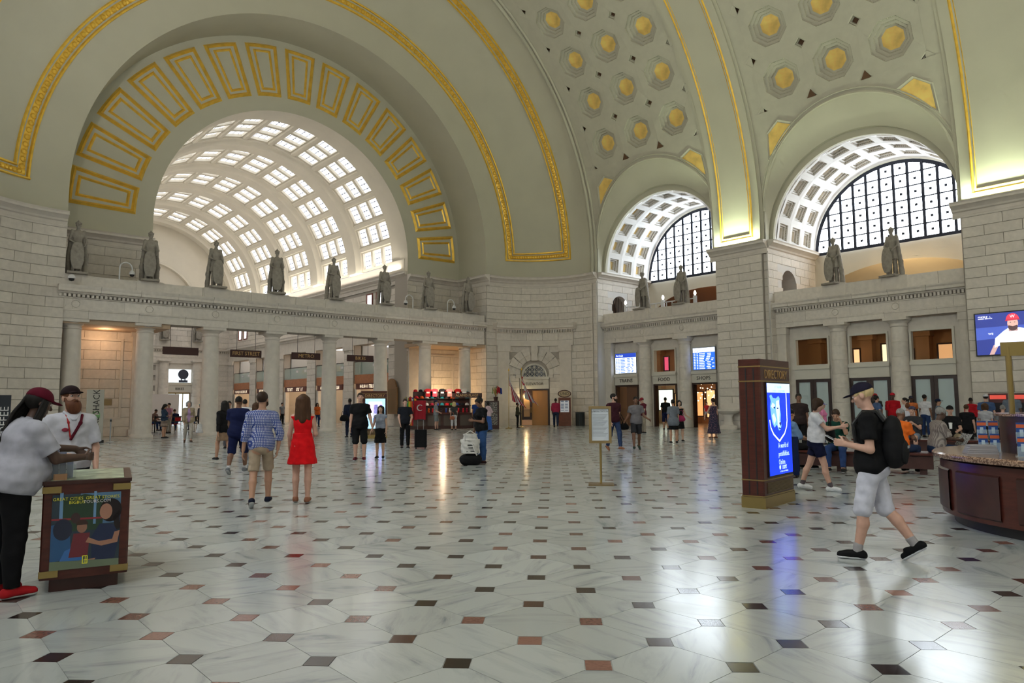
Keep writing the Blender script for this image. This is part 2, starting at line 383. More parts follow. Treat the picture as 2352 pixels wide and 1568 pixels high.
def entablature(st, fr, s0, s1, zb, z1, z2, z3, z4, z5, th, rond, joint=2.2, dn=.19):
    """architrave zb-z1, frieze z1-z2, dentils z2-z3, cornice z3-z4, parapet z4-z5 as single stones"""
    k = MB(fr); k.box(s0, s1, -th, -.012, zb + .01, z5 - .02); k.build('core', JOINT, st)
    def run(nm, a, b, z0, z1_, d, prof=None, step=joint, off=0.0):
        s = a; first = True
        while s < b - .05:
            e = min(b, s + (step*off if (first and off) else step)); first = False
            if b - e < step*.35: e = b
            m = MB(fr); g = .006
            if prof: m2 = moulding(fr, prof, s + g, e - g); m2.build(nm, STONE, st, 25)
            else: m.box(s + g, e - g, -.02, d, z0 + g, z1_ - g); m.build(nm, STONE, st)
            s = e
    run('architrave_stone', s0, s1, zb, z1, .0, off=.6)
    run('architrave_stone', s0, s1, z1 - .07, z1, .035, off=.6)
    run('frieze_stone', s0, s1, z1, z2, -.01, off=.3)
    run('cornice_stone', s0, s1, z3, z4, .4, prof=[(-.02, z3), (.2, z3), (.22, z3+.05), (.36, z3+.08), (.36, z3+.2), (.42, z4-.06), (.43, z4), (-.02, z4)], step=1.75)
    run('parapet_stone', s0, s1, z4, z5, .02, step=2.6, off=.5)
    k = MB(fr); k.box(s0, s1, -.02, .05, z2, z2 + .05); k.box(s0, s1, -.02, .10, z3 - .03, z3)
    s = s0 + .06
    while s < s1 - .12: k.box(s, s + dn*.58, 0, .13, z2 + .06, z3 - .025); s += dn
    o = k.build('dentils', STONE2, st); o['kind'] = 'stuff'
    for c_ in rond:
        k = MB(fr); zc = (z1 + z2)/2; n = 20; r = (z2 - z1)*.36
        for q in range(n):
            a, b = 2*pi*q/n, 2*pi*(q+1)/n
            for ra, rb, da, db in ((r, r*.93, -.01, .022), (r*.93, r*.84, .022, -.008)):
                k.quad((c_ + ra*cos(a), da, zc + ra*sin(a)), (c_ + ra*cos(b), da, zc + ra*sin(b)), (c_ + rb*cos(b), db, zc + rb*sin(b)), (c_ + rb*cos(a), db, zc + rb*sin(a)))
        k.build('roundel', STONE2, st)
        k = MB(fr); k.box(c_ - .62, c_ + .62, -.5, .045, z4 + .01, z5 + .03); k.build('pedestal', STONE2, st)

WCOL = [6.5, 9.7, 12.95, 16.35, 19.9, 23.45, 26.85, 30.2]
ww = struct('wall_west', 'pale granite colonnade screen and arched end wall with gilded panels')
entablature(ww, FW, 5.72, 31.5, 5.72, 6.17, 6.68, 6.9, 7.27, 7.8, 1.2, WCOL)
for s in WCOL: column(FW, s, -.62, .46, .385, 5.72, 'smooth granite column of the screen below the great gilded arch', 'columns of the west screen')
# soffit of the great arch, lunette wall and its gilded panels
RL, RO = 12.84, 8.3
k = MB(); N_ = 72
def arc_pt(r, t, y): return (AX + r*cos(t), y, ZS + r*sin(t))
k.grid([[(AX + RL, y, 10.7) for y in (YW, YL)]] + [[arc_pt(RL, pi*i/N_, y) for y in (YW, YL)] for i in range(N_+1)] + [[(AX - RL, y, 10.7) for y in (YW, YL)]])
k.build('arch_soffit', PLASTER, ww, 40)
k = MB()
k.grid([[(AX + r, YL, 10.7) for r in (RO, 10.5, RL)]] + [[arc_pt(r, pi*i/N_, YL) for r in (RO, 10.5, RL)] for i in range(N_+1)] + [[(AX - r, YL, 10.7) for r in (RO, 10.5, RL)]])
k.build('lunette_plaster', PLASTER, ww)
k = MB()   # reveal of the opening
k.grid([[(AX + RO, y, 10.7) for y in (YL, 42.6)]] + [[arc_pt(RO, pi*i/N_, y) for y in (YL, 42.6)] for i in range(N_+1)] + [[(AX - RO, y, 10.7) for y in (YL, 42.6)]])
k.build('opening_reveal', CREAM, ww, 40)
pw = radians(4.75)
def strip(k, a0, a1, r0, r1, wd, out, drop=0.0):
    """raised frame strip on the lunette between two angles and radii, local to angle 0"""
    n = 4
    oa = [(r1, a0 + (a1-a0)*i/n) for i in range(n+1)] + [(r0, a1 - (a1-a0)*i/n) for i in range(n+1)]
    ia = [(r1 - wd, a0 + wd/r1 + (a1-a0-2*wd/r1)*i/n) for i in range(n+1)] + [(r0 + wd, a1 - wd/r0 - (a1-a0-2*wd/r0)*i/n) for i in range(n+1)]
    P = lambda q, y: (q[0]*cos(q[1]), -y, q[0]*sin(q[1]))
    m = len(oa)
    for i in range(m):
        j = (i+1) % m
        mo = [((oa[t][0]+ia[t][0])/2, (oa[t][1]+ia[t][1])/2) for t in (i, j)]
        k.quad(P(oa[i], 0), P(oa[j], 0), P(mo[1], out), P(mo[0], out)); k.quad(P(mo[0], out), P(mo[1], out), P(ia[j], 0), P(ia[i], 0))
kf = MB(); strip(kf, -pw, pw, 9.2, 12.45, .25, .15); f1 = kf.mesh('panel_frame'); f1.materials.append(GOLD)
kf = MB(); dw = .36; strip(kf, -pw + dw/10.2, pw - dw/10.2, 9.2 + dw, 12.45 - dw, .18, .09); f2 = kf.mesh('panel_bead'); f2.materials.append(GOLD)
kf = MB(); kf.grid([[(r*cos(t), -.012, r*sin(t)) for r in (9.22, 12.43)] for t in (-pw, -pw/2, 0, pw/2, pw)]); f3 = kf.mesh('panel_field'); f3.materials.append(PLASTER)
for i in range(15):
    o = put('gilded_panel', f3, None, ww, Matrix.Translation((AX, YL - .004, ZS)) @ Matrix.Rotation(-radians(6 + 12*i), 4, 'Y'))
    put('panel_frame', f1, None, o); put('panel_bead', f2, None, o)
# lower walls behind the screen
for s0, s1 in ((5.99, 10.55), (27.1, 31.67)):
    k = MB(FL); k.box(s0, s1, -1.6, 0, 0, 10.7); k.build('wall_core', JOINT, ww)
    ashlar(ww, FL, s0, s1, 0.0, 9.98, .5, 1.5)
    moulding(FL, CORN, s0, s1).build('cornice', STONE2, ww, 25)
    k = MB(FL); c_ = s1 - .45 if s0 < 10 else s0 + .45
    k.box(c_ - .38, c_ + .38, .03, .18, 0, 5.3); k.box(c_ - .46, c_ + .46, .03, .27, 0, .35); k.box(c_ - .48, c_ + .48, .03, .3, 5.3, 5.72); k.build('pilaster', STONE2, ww)
    k = MB(FL); p0, p1 = (s0 + .5, s1 - 1.25) if s0 < 10 else (s0 + 1.25, s1 - .5)
    k.frame(p0, p1, .025, .08, .9, 5.12, .12); k.build('panel_moulding', STONE2, ww)
    k = MB(); k.box(s0 - .2, s1 + (.2 if s0 < 10 else .1), 38.5, 41.6, 5.5, 5.74); k.build('side_ceiling', mat('warm_soffit', (.55, .40, .27), .8), ww)
for x0, x1 in ((31.67, 33.5), (4.0, 5.99)):
    k = MB(); k.box(x0, x1, YW + .03, 43.2, 0, 10.7); k.build('jamb_core', JOINT, ww)
def FJ(s, d, z): return (31.67 - d, s, z)
ashlar(ww, FJ, YW, YL, 0, 9.98, .48, 1.1)
moulding(FJ, CORN, YW - .4, YL).build('cornice', STONE2, ww, 25)

# ---- corner coves, floor to vault
def cove_corner(st, fr, p0, p1, cut=None):
    n = 24
    k = MB(fr); k.grid([[(p0 + (p1-p0)*i/n, 0, z) for z in (0, 10.0)] for i in range(n+1)]); k.build('wall_core', JOINT, st, 60)
    ashlar_arc(st, fr, p0, p1, 0, 9.98, .475, 1.35, cut=cut)
    moulding(fr, CORN, p0, p1, n, False).build('cornice', STONE2, st, 25)
wc = struct('wall_corner', 'concave granite corner wall with an elevator doorway and small entablature')
cove_corner(wc, FC, 0, 90, lambda a, z: 30 < a < 68.5 and z < 5.45)
wc2 = struct('wall_corner', 'concave granite corner wall beside the coffee banner')
cove_corner(wc2, FCS, 45, 90)
vc = struct('ceiling', 'sage green vault with gilded coffers and guilloche bands')
k = MB(); n1, n2 = 18, 90
def cove_pt(phi, th, off=0.0):
    r = 12.83 + (CR - off)*cos(phi); y = CC[1] + (CR - off)*sin(phi)
    return (AX + r*cos(th), y, ZS + r*sin(th))
k.grid([[(AX + (12.83 + CR*cos(pi/2*j/n1)), CC[1] + CR*sin(pi/2*j/n1), 10.7) for j in range(n1+1)]] + [[cove_pt(pi/2*j/n1, pi*i/n2) for j in range(n1+1)] for i in range(n2+1)]
       + [[(AX - (12.83 + CR*cos(pi/2*j/n1)), CC[1] + CR*sin(pi/2*j/n1), 10.7) for j in range(n1+1)]])
k.build('arch_cove', PLASTER, vc, 60)
# guilloche frame on the cove: two long bands and the foot bands
def cove_band(pa, pb, out, nm, mt, t0=.9, t1=179.1, foot=True):
    k = MB(); n = 120; T = [radians(t0 + (t1-t0)*i/n) for i in range(n+1)]
    pa_, pb_ = radians(pa), radians(pb); mid = (pa_ + pb_)/2
    k.grid([[cove_pt(pa_, t, -.01), cove_pt(pa_*.75 + pb_*.25, t, out), cove_pt(pa_*.25 + pb_*.75, t, out), cove_pt(pb_, t, -.01)] for t in T])
    return k.build(nm, mt, vc, 40)
def foot_band(pa, pb, t, dt, out, nm, mt):
    for sgn in (0, 1):
        k = MB(); n = 16; q = [radians(pa + (pb - pa)*i/n) for i in range(n+1)]
        tt = [radians(t + dt*e) if not sgn else pi - radians(t + dt*e) for e in (0, .25, .75, 1)]
        k.grid([[cove_pt(p, tt[0], -.01), cove_pt(p, tt[1], out), cove_pt(p, tt[2], out), cove_pt(p, tt[3], -.01)] for p in q]); k.build(nm, mt, vc, 40)
for pa, pb, out in ((18.0, 19.6, .12), (20.2, 23.8, .05), (24.4, 26.0, .10), (64.0, 65.6, .10), (66.2, 69.8, .05), (70.4, 72.2, .12)):
    t0 = .7 if pa < 20 or pb > 71 else (1.2 if 20 < pa < 21 or 66 < pa < 67 else 2.9)
    cove_band(pa, pb, out, 'guilloche_band' if pb - pa > 3 else 'gilt_fillet', GOLD, t0, 180 - t0)
for t, dt, out, nm, p0, p1 in ((.6, .45, .12, 'gilt_fillet', 18, 72.2), (1.25, 1.1, .05, 'guilloche_band', 20.2, 69.8), (2.5, .5, .10, 'gilt_fillet', 24.4, 65.6)): foot_band(p0, p1, t, dt, out, nm, GOLD)
k = MB()
def ring(k, c_, u, v, nrm, r):
    n = 8
    for q in range(n):
        a, b = 2*pi*q/n, 2*pi*(q+1)/n
        A = [c_ + (u*cos(t) + v*sin(t))*rr + nrm*h_ for t in (a, b) for rr, h_ in ((r, 0), (r*.8, .035), (r*.55, 0))]
        k.add([tuple(p) for p in A], [(0, 3, 4, 1), (1, 4, 5, 2)])
for pm in (22.0, 68.0):
    R0 = 12.83 + CR*cos(radians(pm)); nr = int(pi*R0/.36)
    for i in range(nr):
        t = radians(2) + (pi - radians(4))*(i + .5)/nr; p = radians(pm)
        c0 = Vector(cove_pt(p, t, .055)); v_ = (Vector(cove_pt(p, t + .001, .055)) - c0).normalized(); u_ = (Vector(cove_pt(p + .001, t, .055)) - c0).normalized()
        ring(k, c0, u_, v_, -u_.cross(v_) if (c0 - u_.cross(v_)*.1 - Vector((AX, 33, ZS))).length < c0.to_3d().__sub__(Vector((AX, 33, ZS))).length else u_.cross(v_), .15)
for p_ in range(23, 68, 2):
    for sgn in (0, 1):
        t = radians(1.8) if not sgn else pi - radians(1.8); p = radians(p_); c0 = Vector(cove_pt(p, t, .055))
        v_ = (Vector(cove_pt(p, t + .001, .055)) - c0).normalized(); u_ = (Vector(cove_pt(p + .001, t, .055)) - c0).normalized(); nn = u_.cross(v_)
        if nn.x*(1 if not sgn else -1) > 0: nn = -nn
        ring(k, c0, u_, v_, nn, .13)
o = k.build('guilloche_rings', GOLD, vc); o['kind'] = 'stuff'

# ---- barrel vault with octagonal coffers
def bar(th, y, r=RB): return (AX + r*cos(th), y, ZS + r*sin(th))
CW, CA = 2.78, radians(8.9)
BAYS = [(27.55, 23.1, 32.6), (14.95, 10.05, 20.0)]
HV = CW/2
def uv(u, v, out=0.0):      # local coffer cell coordinates -> point for a cell centred on +x
    r = RB + out; a_ = v/RB
    return (r*cos(a_), u, r*sin(a_))
def oct_pts(R):
    q = R*math.tan(pi/8); return [(R, -q), (R, q), (q, R), (-q, R), (-R, q), (-R, -q), (-q, -R), (q, -R)]
hv2 = RB*CA/2; dd = .34
cell = MB()
O8 = oct_pts(.97)
bd = [(HV, -hv2+dd), (HV, hv2-dd), (HV-dd, hv2), (-HV+dd, hv2), (-HV, hv2-dd), (-HV, -hv2+dd), (-HV+dd, -hv2), (HV-dd, -hv2)]
for i in range(8):
    j = (i+1) % 8
    cell.quad(uv(*O8[i]), uv(*bd[i]), uv(*bd[j]), uv(*O8[j]))
cell_me = cell.mesh('coffer_field'); cell_me.materials.append(PLAST2)
cf = MB(); lv = [(.97, 0), (.96, .13), (.80, .15), (.79, .26), (.64, .28), (.63, .38), (.50, .40)]
for (ra, oa), (rb, ob) in zip(lv, lv[1:]):
    A, B = oct_pts(ra), oct_pts(rb)
    for i in range(8):
        j = (i+1) % 8; cf.quad(uv(*A[i], oa), uv(*A[j], oa), uv(*B[j], ob), uv(*B[i], ob))
# bead mouldings round the steps
for R_, o_ in ((.92, .10), (.755, .23), (.60, .36)):
    P_ = oct_pts(R_)
    for i in range(8):
        p, q = P_[i], P_[(i+1) % 8]; L_ = hypot(q[0]-p[0], q[1]-p[1]); n = max(3, int(L_/.085))
        for t in range(n):
            s0, s1 = (t + .15)/n, (t + .75)/n
            a_ = (p[0] + (q[0]-p[0])*s0, p[1] + (q[1]-p[1])*s0); b_ = (p[0] + (q[0]-p[0])*s1, p[1] + (q[1]-p[1])*s1)
            g = 1.06
            cf.quad(uv(*a_, o_), uv(*b_, o_), uv(b_[0]*g, b_[1]*g, o_ - .05), uv(a_[0]*g, a_[1]*g, o_ - .05)); cf.quad(uv(*a_, o_), uv(*b_, o_), uv(b_[0]*g, b_[1]*g, o_ + .05), uv(a_[0]*g, a_[1]*g, o_ + .05))
cf_me = cf.mesh('coffer'); cf_me.materials.append(PLAST2)
gd = MB(); A = oct_pts(.505); B = oct_pts(.25)
for i in range(8):
    j = (i+1) % 8; gd.quad(uv(*A[i], .40), uv(*A[j], .40), uv(*B[j], .37), uv(*B[i], .37))
gd.poly([uv(*p, .37) for p in B]); gd_me = gd.mesh('gilded_disc', 30); gd_me.materials.append(GOLDP)
sq = MB()
def dia_pts(r): return [(r, 0), (0, r), (-r, 0), (0, -r)]
for (ra, oa), (rb, ob) in zip([(dd, 0), (dd*.8, .02), (dd*.78, .14), (dd*.55, .16), (dd*.52, .26)], [(dd*.8, .02), (dd*.78, .14), (dd*.55, .16), (dd*.52, .26), (dd*.5, .27)]):
    A, B = dia_pts(ra), dia_pts(rb)
    for i in range(4): sq.quad(uv(*A[i], oa), uv(*A[(i+1) % 4], oa), uv(*B[(i+1) % 4], ob), uv(*B[i], ob))
sq_me = sq.mesh('square_coffer'); sq_me.materials.append(PLAST2)
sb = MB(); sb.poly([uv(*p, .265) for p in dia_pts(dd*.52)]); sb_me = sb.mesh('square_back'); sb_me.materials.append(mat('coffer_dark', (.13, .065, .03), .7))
def MC(th, y): return Matrix.Translation((AX, y, ZS)) @ Matrix.Rotation(-th, 4, 'Y')
NROW = 6
for bi, (yc, y0, y1) in enumerate(BAYS):
    for r in range(NROW):
        th = radians(23.6 + 8.9*r)
        for c_ in (-1, 0, 1):
            put('coffer_field', cell_me, None, vc, MC(th, yc + c_*CW))
            o = put('coffer', cf_me, None, vc, MC(th, yc + c_*CW)); put('gilded_disc', gd_me, None, o)
    for r in range(NROW + 1):
        th = radians(23.6 + 8.9*(r - .5))
        for c_ in (-1.5, -.5, .5, 1.5):
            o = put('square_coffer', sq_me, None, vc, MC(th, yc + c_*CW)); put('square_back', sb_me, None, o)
    # plain margins beside and above the coffers
    ya, yb = yc - 1.5*CW, yc + 1.5*CW; t0, t1 = radians(23.6 - 4.45), radians(23.6 - 4.45 + 8.9*NROW)
    k = MB(); n = 24
    for p, q in ((y0 - .2, ya + .07), (yb - .07, y1 + .6)):
        k.grid([[bar(t0 + (t1 - t0)*i/n, y, RB + .015) for y in (p, q)] for i in range(n+1)])
    k.grid([[bar(t1 + (radians(181) - t1)*i/40, y) for y in (y0 - .2, y1 + .6)] for i in range(41)])
    k.build('vault_margin', PLAST2, vc, 40)
    # groin: penetration of the wall arch into the barrel
    def gz(y): u = max(-1., min(1., (y - yc)/4.86)); return 12.35 + 4.9*sqrt(1 - u*u)
    n = 48; G = []
    for i in range(n+1):
        t = pi*i/n; y, z = yc + 4.86*cos(t), 12.35 + 4.9*sin(t); G.append((y, z))
    G = [(yc + 4.86, 10.7), (yc + 4.86, 11.6)] + G + [(yc - 4.86, 11.6), (yc - 4.86, 10.7)]
    def onbar(y, z, off=0.0): s = max(0, z - ZS); return (AX + sqrt((RB - off)**2 - s*s), y, z)
    k = MB()   # skin between the groin and the first coffer row
    rows = []
    ys = [y0 - .2 + (y1 + .8 - y0)*i/60 for i in range(61)]
    for y in ys:
        zt = ZS + RB*sin(t0); zb = gz(y) if abs(y - yc) < 4.86 else 10.7
        rows.append([onbar(y, zb + (zt - zb)*j/8) for j in range(9)])
    k.grid(rows); k.build('groin_skin', PLAST2, vc, 40)
    nB = len(G); XB = 37.28
    Bc = [(yc + 4.86, 10.7), (yc + 4.86, 10.75)] + [(yc + 4.86*cos(pi*i/n), 10.85 + 4.95*sin(pi*i/n)) for i in range(n+1)] + [(yc - 4.86, 10.75), (yc - 4.86, 10.7)]
    k = MB(); k.grid([[onbar(*g_), *[tuple(Vector(onbar(*g_)).lerp(Vector((XB, *b_)), u)) for u in (.33, .66)], (XB, *b_)] for g_, b_ in zip(G, Bc)]); k.build('lunette_splay', PLASTER, vc, 40)
    for off, rr in ((0.02, .07), (.02, .04)):
        sc_ = 1.0 if rr > .05 else 1.035
        k = MB(); k.tube([onbar(yc + (y - yc)*sc_, 10.7 + (z - 10.7)*sc_, off) for y, z in G[2:-2]], rr, 5); k.build('groin_moulding', PLASTER, vc, 60)
    # two ring steps to the white barrel
    k = MB()
    def arch(R, z0=10.75): return [(yc + R*cos(pi*i/n), z0 + R*sin(pi*i/n)) for i in range(n+1)]
    A1, A2 = arch(4.95, 10.85), arch(4.72, 10.72)
    k.grid([[(XB, *a_), (XB + .25, *a_), (XB + .25, *b_), (XB + .45, *b_)] for a_, b_ in zip(A1, A2)]); k.build('arch_ring', PLASTER, vc, 30)
    # gilded corner panels and small triangles
    for sg in (-1, 1):
        cy_ = yc + sg*3.52; 
        pl = [(cy_ - sg*1.05, 16.72), (cy_ - sg*.1, 17.15), (cy_ + sg*.72, 16.55), (cy_ + sg*.86, 15.05)]
        def ins(P_, f_): c0 = (sum(p[0] for p in P_)/4, sum(p[1] for p in P_)/4); return [(c0[0] + (p[0]-c0[0])*f_, c0[1] + (p[1]-c0[1])*f_) for p in P_]
        k = MB(); a_, b_, d_ = [onbar(*p, .0) for p in pl], [onbar(*p, .05) for p in ins(pl, .93)], [onbar(*p, -.02) for p in ins(pl, .76)]
        for i in range(4):
            j = (i+1) % 4; k.quad(a_[i], a_[j], b_[j], b_[i]); k.quad(b_[i], b_[j], d_[j], d_[i])
        o = k.build('corner_coffer', PLAST2, vc); k = MB(); k.poly([onbar(*p, .012) for p in ins(pl, .78)]); k.build('gilded_field', GOLDP, o)
        for y_, z_ in ((yc + sg*1.39, 17.85),):
            k = MB(); k.poly([onbar(y_ - .25, z_ - .2, .03), onbar(y_ + .25, z_ - .2, .03), onbar(y_, z_ + .2, .03)]); k.build('square_back', sb_me.materials[0], vc)
# transverse ribs with gilt borders
def rib(y0, y1, t0=0.0, t1=pi):
    k = MB(); n = 60; T = [t0 + (t1 - t0)*i/n for i in range(n+1)]; r = RB - .16
    prof = [(y0 - .18, RB + .02), (y0 - .18, RB - .06), (y0, RB - .06), (y0, r), (y1, r), (y1, RB - .06), (y1 + .18, RB - .06), (y1 + .18, RB + .02)]
    k.grid([[(AX + rr, y, 10.7) for y, rr in prof]] + [[(AX + rr*cos(t), y, ZS + rr*sin(t)) for y, rr in prof] for t in T] + [[(AX - rr, y, 10.7) for y, rr in prof]])
    k.build('rib', PLASTER, vc, 30)
    for ya, yb in ((y0 + .42, y0 + .56), (y1 - .56, y1 - .42), (y0 + .62, y0 + .67), (y1 - .67, y1 - .62)):
        k = MB(); o_ = .07 if yb - ya > .1 else .03
        zb = 10.98 if yb - ya > .1 else 11.2
        k.grid([[(AX + r - e, y, zb) for y, e in ((ya, -.01), ((ya+yb)/2, o_), (yb, -.01))]] + [[(AX + (r - e)*cos(t), y, ZS + (r - e)*sin(t)) for y, e in ((ya, -.01), ((ya+yb)/2, o_), (yb, -.01))] for t in T[:40]])
        k.build('gilt_fillet', GOLD, vc, 60)
    k = MB()
    for z_, e in ((10.92, .14), (11.14, .05)): k.grid([[(AX + r + .01, y, z_), (AX + r - .07, y, z_ + e/2), (AX + r + .01, y, z_ + e)] for y in ((y0 + .42 if e > .1 else y0 + .62), (y1 - .42 if e > .1 else y1 - .62))])
    k.build('gilt_fillet', GOLD, vc)
rib(20.05, 23.05); rib(5.6, 10.0)
k = MB(); k.grid([[(AX + RB, y, 10.7) for y in (-29, 5.6)]] + [[bar(pi*i/48, y) for y in (-29, 5.6)] for i in range(49)] + [[(AX - RB, y, 10.7) for y in (-29, 5.6)]]); k.build('vault_margin', PLASTER, vc, 40)
k = MB(); k.tube([(AX + RB - .05, CC[1] - .25, 10.7)] + [bar(pi*i/60, CC[1] - .25, RB - .05) for i in range(61)], .13, 6); k.build('groin_moulding', PLASTER, vc, 60)
k = MB(); k.tube([(AX + RB - .03, CC[1] - .55, 10.7)] + [bar(pi*i/60, CC[1] - .55, RB - .03) for i in range(61)], .08, 6); k.build('groin_moulding', PLASTER, vc, 60)

# ---- north side: piers, bays with coffered lunette vaults
wn = struct('wall_north', 'granite piers and bays with lunette windows above doorways')
def FP(s, d, z): return (36.95 - d, s, z)
for y0, y1 in ((20.1, 23.1), (5.6, 10.1)):
    k = MB(); k.box(36.97, 37.7, y0 - .01, y1 + .01, 0, 10.7); k.box(37.17, 38.2, y0 - .29, y1 + .1, 0, 10.7); k.box(36.97, 42.8, y0, y1, 10.7, 16.5); k.build('pier_core', JOINT, wn)
    ashlar(wn, FP, y0, y1, 0, 9.98, .475, 1.45)
    moulding(FP, CORN, y0 - .35, y1 + .35).build('cornice', STONE2, wn, 25)
    for sy in (y0 - .3, ):
        def FS(s, d, z, sy=sy): return (s, sy - d, z)
        def FQ(s, d, z): return (37.15 - d, s, z)
        ashlar(wn, FQ, y0 - .3, y0, 0, 9.98, .475, .5); ashlar(wn, lambda s, d, z, sy=y0 - .3: (s, sy - d, z), 37.15, 38.2, 0, 7.2, .475, 1.0)
k = MB(); k.box(36.93, 38.2, 32.62, 33.6, 0, 10.7); k.build('pier_core', STONE2, wn)
for ya_, yb_, xf in ((32.62, 32.95, 36.93), (32.95, 33.13, 36.86)):
    ashlar(wn, lambda s, d, z, xf=xf: (xf - d, s, z), ya_, yb_, 0, 9.98, .475, .5)
moulding(FP, CORN, 32.55, 33.15).build('cornice', STONE2, wn, 25)
k = MB(); k.box(36.95, 38.5, 32.62, 34.0, 10.7, 14.5); k.build('pier_core', PLASTER, wn)
BH = 4.85
sky_c = None
coffer2 = MB(); RW = 4.72; CX, CTH = 1.48, pi/11
def uw(u, v, o=0.0): r = RW + o; return (u, r*sin(v/RW), r*cos(v/RW))
def sqp(h_): return [(-h_, -h_), (h_, -h_), (h_, h_), (-h_, h_)]
hb = RW*CTH/2
c2 = MB(); A, B = [(-CX/2, -hb), (CX/2, -hb), (CX/2, hb), (-CX/2, hb)], sqp(.47)
for i in range(4): j = (i+1) % 4; c2.quad(uw(*A[i]), uw(*A[j]), uw(*B[j]), uw(*B[i]))
for (ra, oa), (rb, ob) in zip([(.47, 0), (.45, .12), (.37, .13), (.36, .24), (.28, .25), (.27, .4)], [(.45, .12), (.37, .13), (.36, .24), (.28, .25), (.27, .4), (.265, .41)]):
    A, B = sqp(ra), sqp(rb)
    for i in range(4): j = (i+1) % 4; c2.quad(uw(*A[i], oa), uw(*A[j], oa), uw(*B[j], ob), uw(*B[i], ob))
c2_me = c2.mesh('square_coffer'); c2_me.materials.append(WHITEP)
c3 = MB(); c3.poly([uw(*p, .4) for p in sqp(.27)]); c3_me = c3.mesh('coffer_back'); c3_me.materials.append(mat('coffer_gilt', (.85, .62, .26), .6))
c4 = MB()
for h_, o_ in ((.455, .09), (.365, .2)):
    P_ = sqp(h_)
    for i in range(4):
        p, q = P_[i], P_[(i+1) % 4]; n = 9
        for t in range(n):
            a_ = [p[e] + (q[e]-p[e])*(t+.15)/n for e in (0, 1)]; b_ = [p[e] + (q[e]-p[e])*(t+.7)/n for e in (0, 1)]
            c4.quad(uw(*a_, o_ - .04), uw(*b_, o_ - .04), uw(b_[0]*.93, b_[1]*.93, o_), uw(a_[0]*.93, a_[1]*.93, o_)); c4.quad(uw(*a_, o_ + .04), uw(*b_, o_ + .04), uw(b_[0]*.93, b_[1]*.93, o_), uw(a_[0]*.93, a_[1]*.93, o_))
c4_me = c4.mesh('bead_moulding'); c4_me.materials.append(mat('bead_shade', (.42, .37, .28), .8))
XR, ZL = 42.8, 10.7
pane_cache = {}
for bi, (yc, ya, yb) in enumerate(((27.75, 22.9, 32.6), (14.95, 10.1, 19.8))):
    n = 44
    X0, X3 = 37.9, 37.9 + 3*CX
    k = MB()
    for p, q in ((37.7, X0), (X3, XR)): k.grid([[(x, yc + RW*cos(pi*i/n), 10.72 + RW*sin(pi*i/n)) for x in (p, q)] for i in range(n+1)])
    k.build('lunette_barrel', WHITEP, wn, 40)
    for r in range(11):
        th = pi/2 - CTH*(r + .5)
        for c_ in range(3):
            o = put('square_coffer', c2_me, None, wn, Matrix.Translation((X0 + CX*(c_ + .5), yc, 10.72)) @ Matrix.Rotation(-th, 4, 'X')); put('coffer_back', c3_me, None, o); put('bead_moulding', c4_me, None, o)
    # jamb walls of the recess (the far one is in view)
    for sg in (1, -1):
        yj = yc + sg*BH
        def FB(s, d, z, yj=yj, sg=sg): return (s, yj - sg*d, z)
        hx0, hx1, hz = 38.55, 40.35, 8.35; R_ = .9
        k = MB(FB)
        if sg == 1:
            k.quad((36.97, 0, 0), (38.5, 0, 0), (38.5, 0, 6.9), (36.97, 0, 6.9)); k.quad((36.97, 0, 6.9), (XR, 0, 6.9), (XR, 0, 7.4), (36.97, 0, 7.4)); k.quad((36.97, 0, 9.3), (XR, 0, 9.3), (XR, 0, 10.7), (36.97, 0, 10.7))
            k.quad((36.97, 0, 7.4), (hx0, 0, 7.4), (hx0, 0, 9.3), (36.97, 0, 9.3)); k.quad((hx1, 0, 7.4), (XR, 0, 7.4), (XR, 0, 9.3), (hx1, 0, 9.3))
            cm = (hx0 + hx1)/2; m = 16
            for i in range(m):
                a_, b_ = pi*i/m, pi*(i+1)/m
                k.quad((cm + R_*cos(a_), 0, hz + R_*sin(a_)), (cm + R_*cos(b_), 0, hz + R_*sin(b_)), (cm + R_*cos(b_), 0, 9.31), (cm + R_*cos(a_), 0, 9.31))
                k.quad((cm + R_*cos(a_), 0, hz + R_*sin(a_)), (cm + R_*cos(b_), 0, hz + R_*sin(b_)), (cm + R_*cos(b_), -1.1, hz + R_*sin(b_)), (cm + R_*cos(a_), -1.1, hz + R_*sin(a_)))
            k.quad((hx1, 0, 7.4), (hx1, 0, hz), (hx1, -1.1, hz), (hx1, -1.1, 7.4)); k.quad((hx0, 0, 7.4), (hx0, 0, hz), (hx0, -1.1, hz), (hx0, -1.1, 7.4))
            k.build('jamb_core', WHITEP, wn)
            k = MB(FB); k.quad((hx0, -1.1, 7.4), (hx1, -1.1, 7.4), (hx1, -1.1, 9.4), (hx0, -1.1, 9.4)); k.build('niche_back', mat('niche_brown', (.22, .12, .07), .8), wn)
            if bi == 0:
                k = MB(FB)
                for i in range(10): x = hx0 + .1 + .18*i; k.box(x, x + .03, -.4, -.37, 7.4, 9.3)
                o = k.build('niche_bars', BLACK, wn); o['kind'] = 'stuff'
            ashlar(wn, FB, 37.0, XR, 7.2, 9.98, .46, 1.1, cut=lambda s, z: hx0 - .25 < s < hx1 + .25 and z < 9.3)
            moulding(FB, CORN, 37.0, XR).build('cornice', STONE2, wn, 25)
        else:
            k.quad((36.97, 0, 0), (38.5, 0, 0), (38.5, 0, 6.9), (36.97, 0, 6.9)); k.quad((36.97, 0, 6.9), (XR, 0, 6.9), (XR, 0, 10.7), (36.97, 0, 10.7)); k.build('jamb_core', WHITEP, wn)
    # lunette window
    wd = struct('window_%d' % (bi + 1), 'tall semicircular iron lunette window over the %s' % ('TRAINS, FOOD and SHOPS doorways' if bi == 0 else 'three closed double doors'))
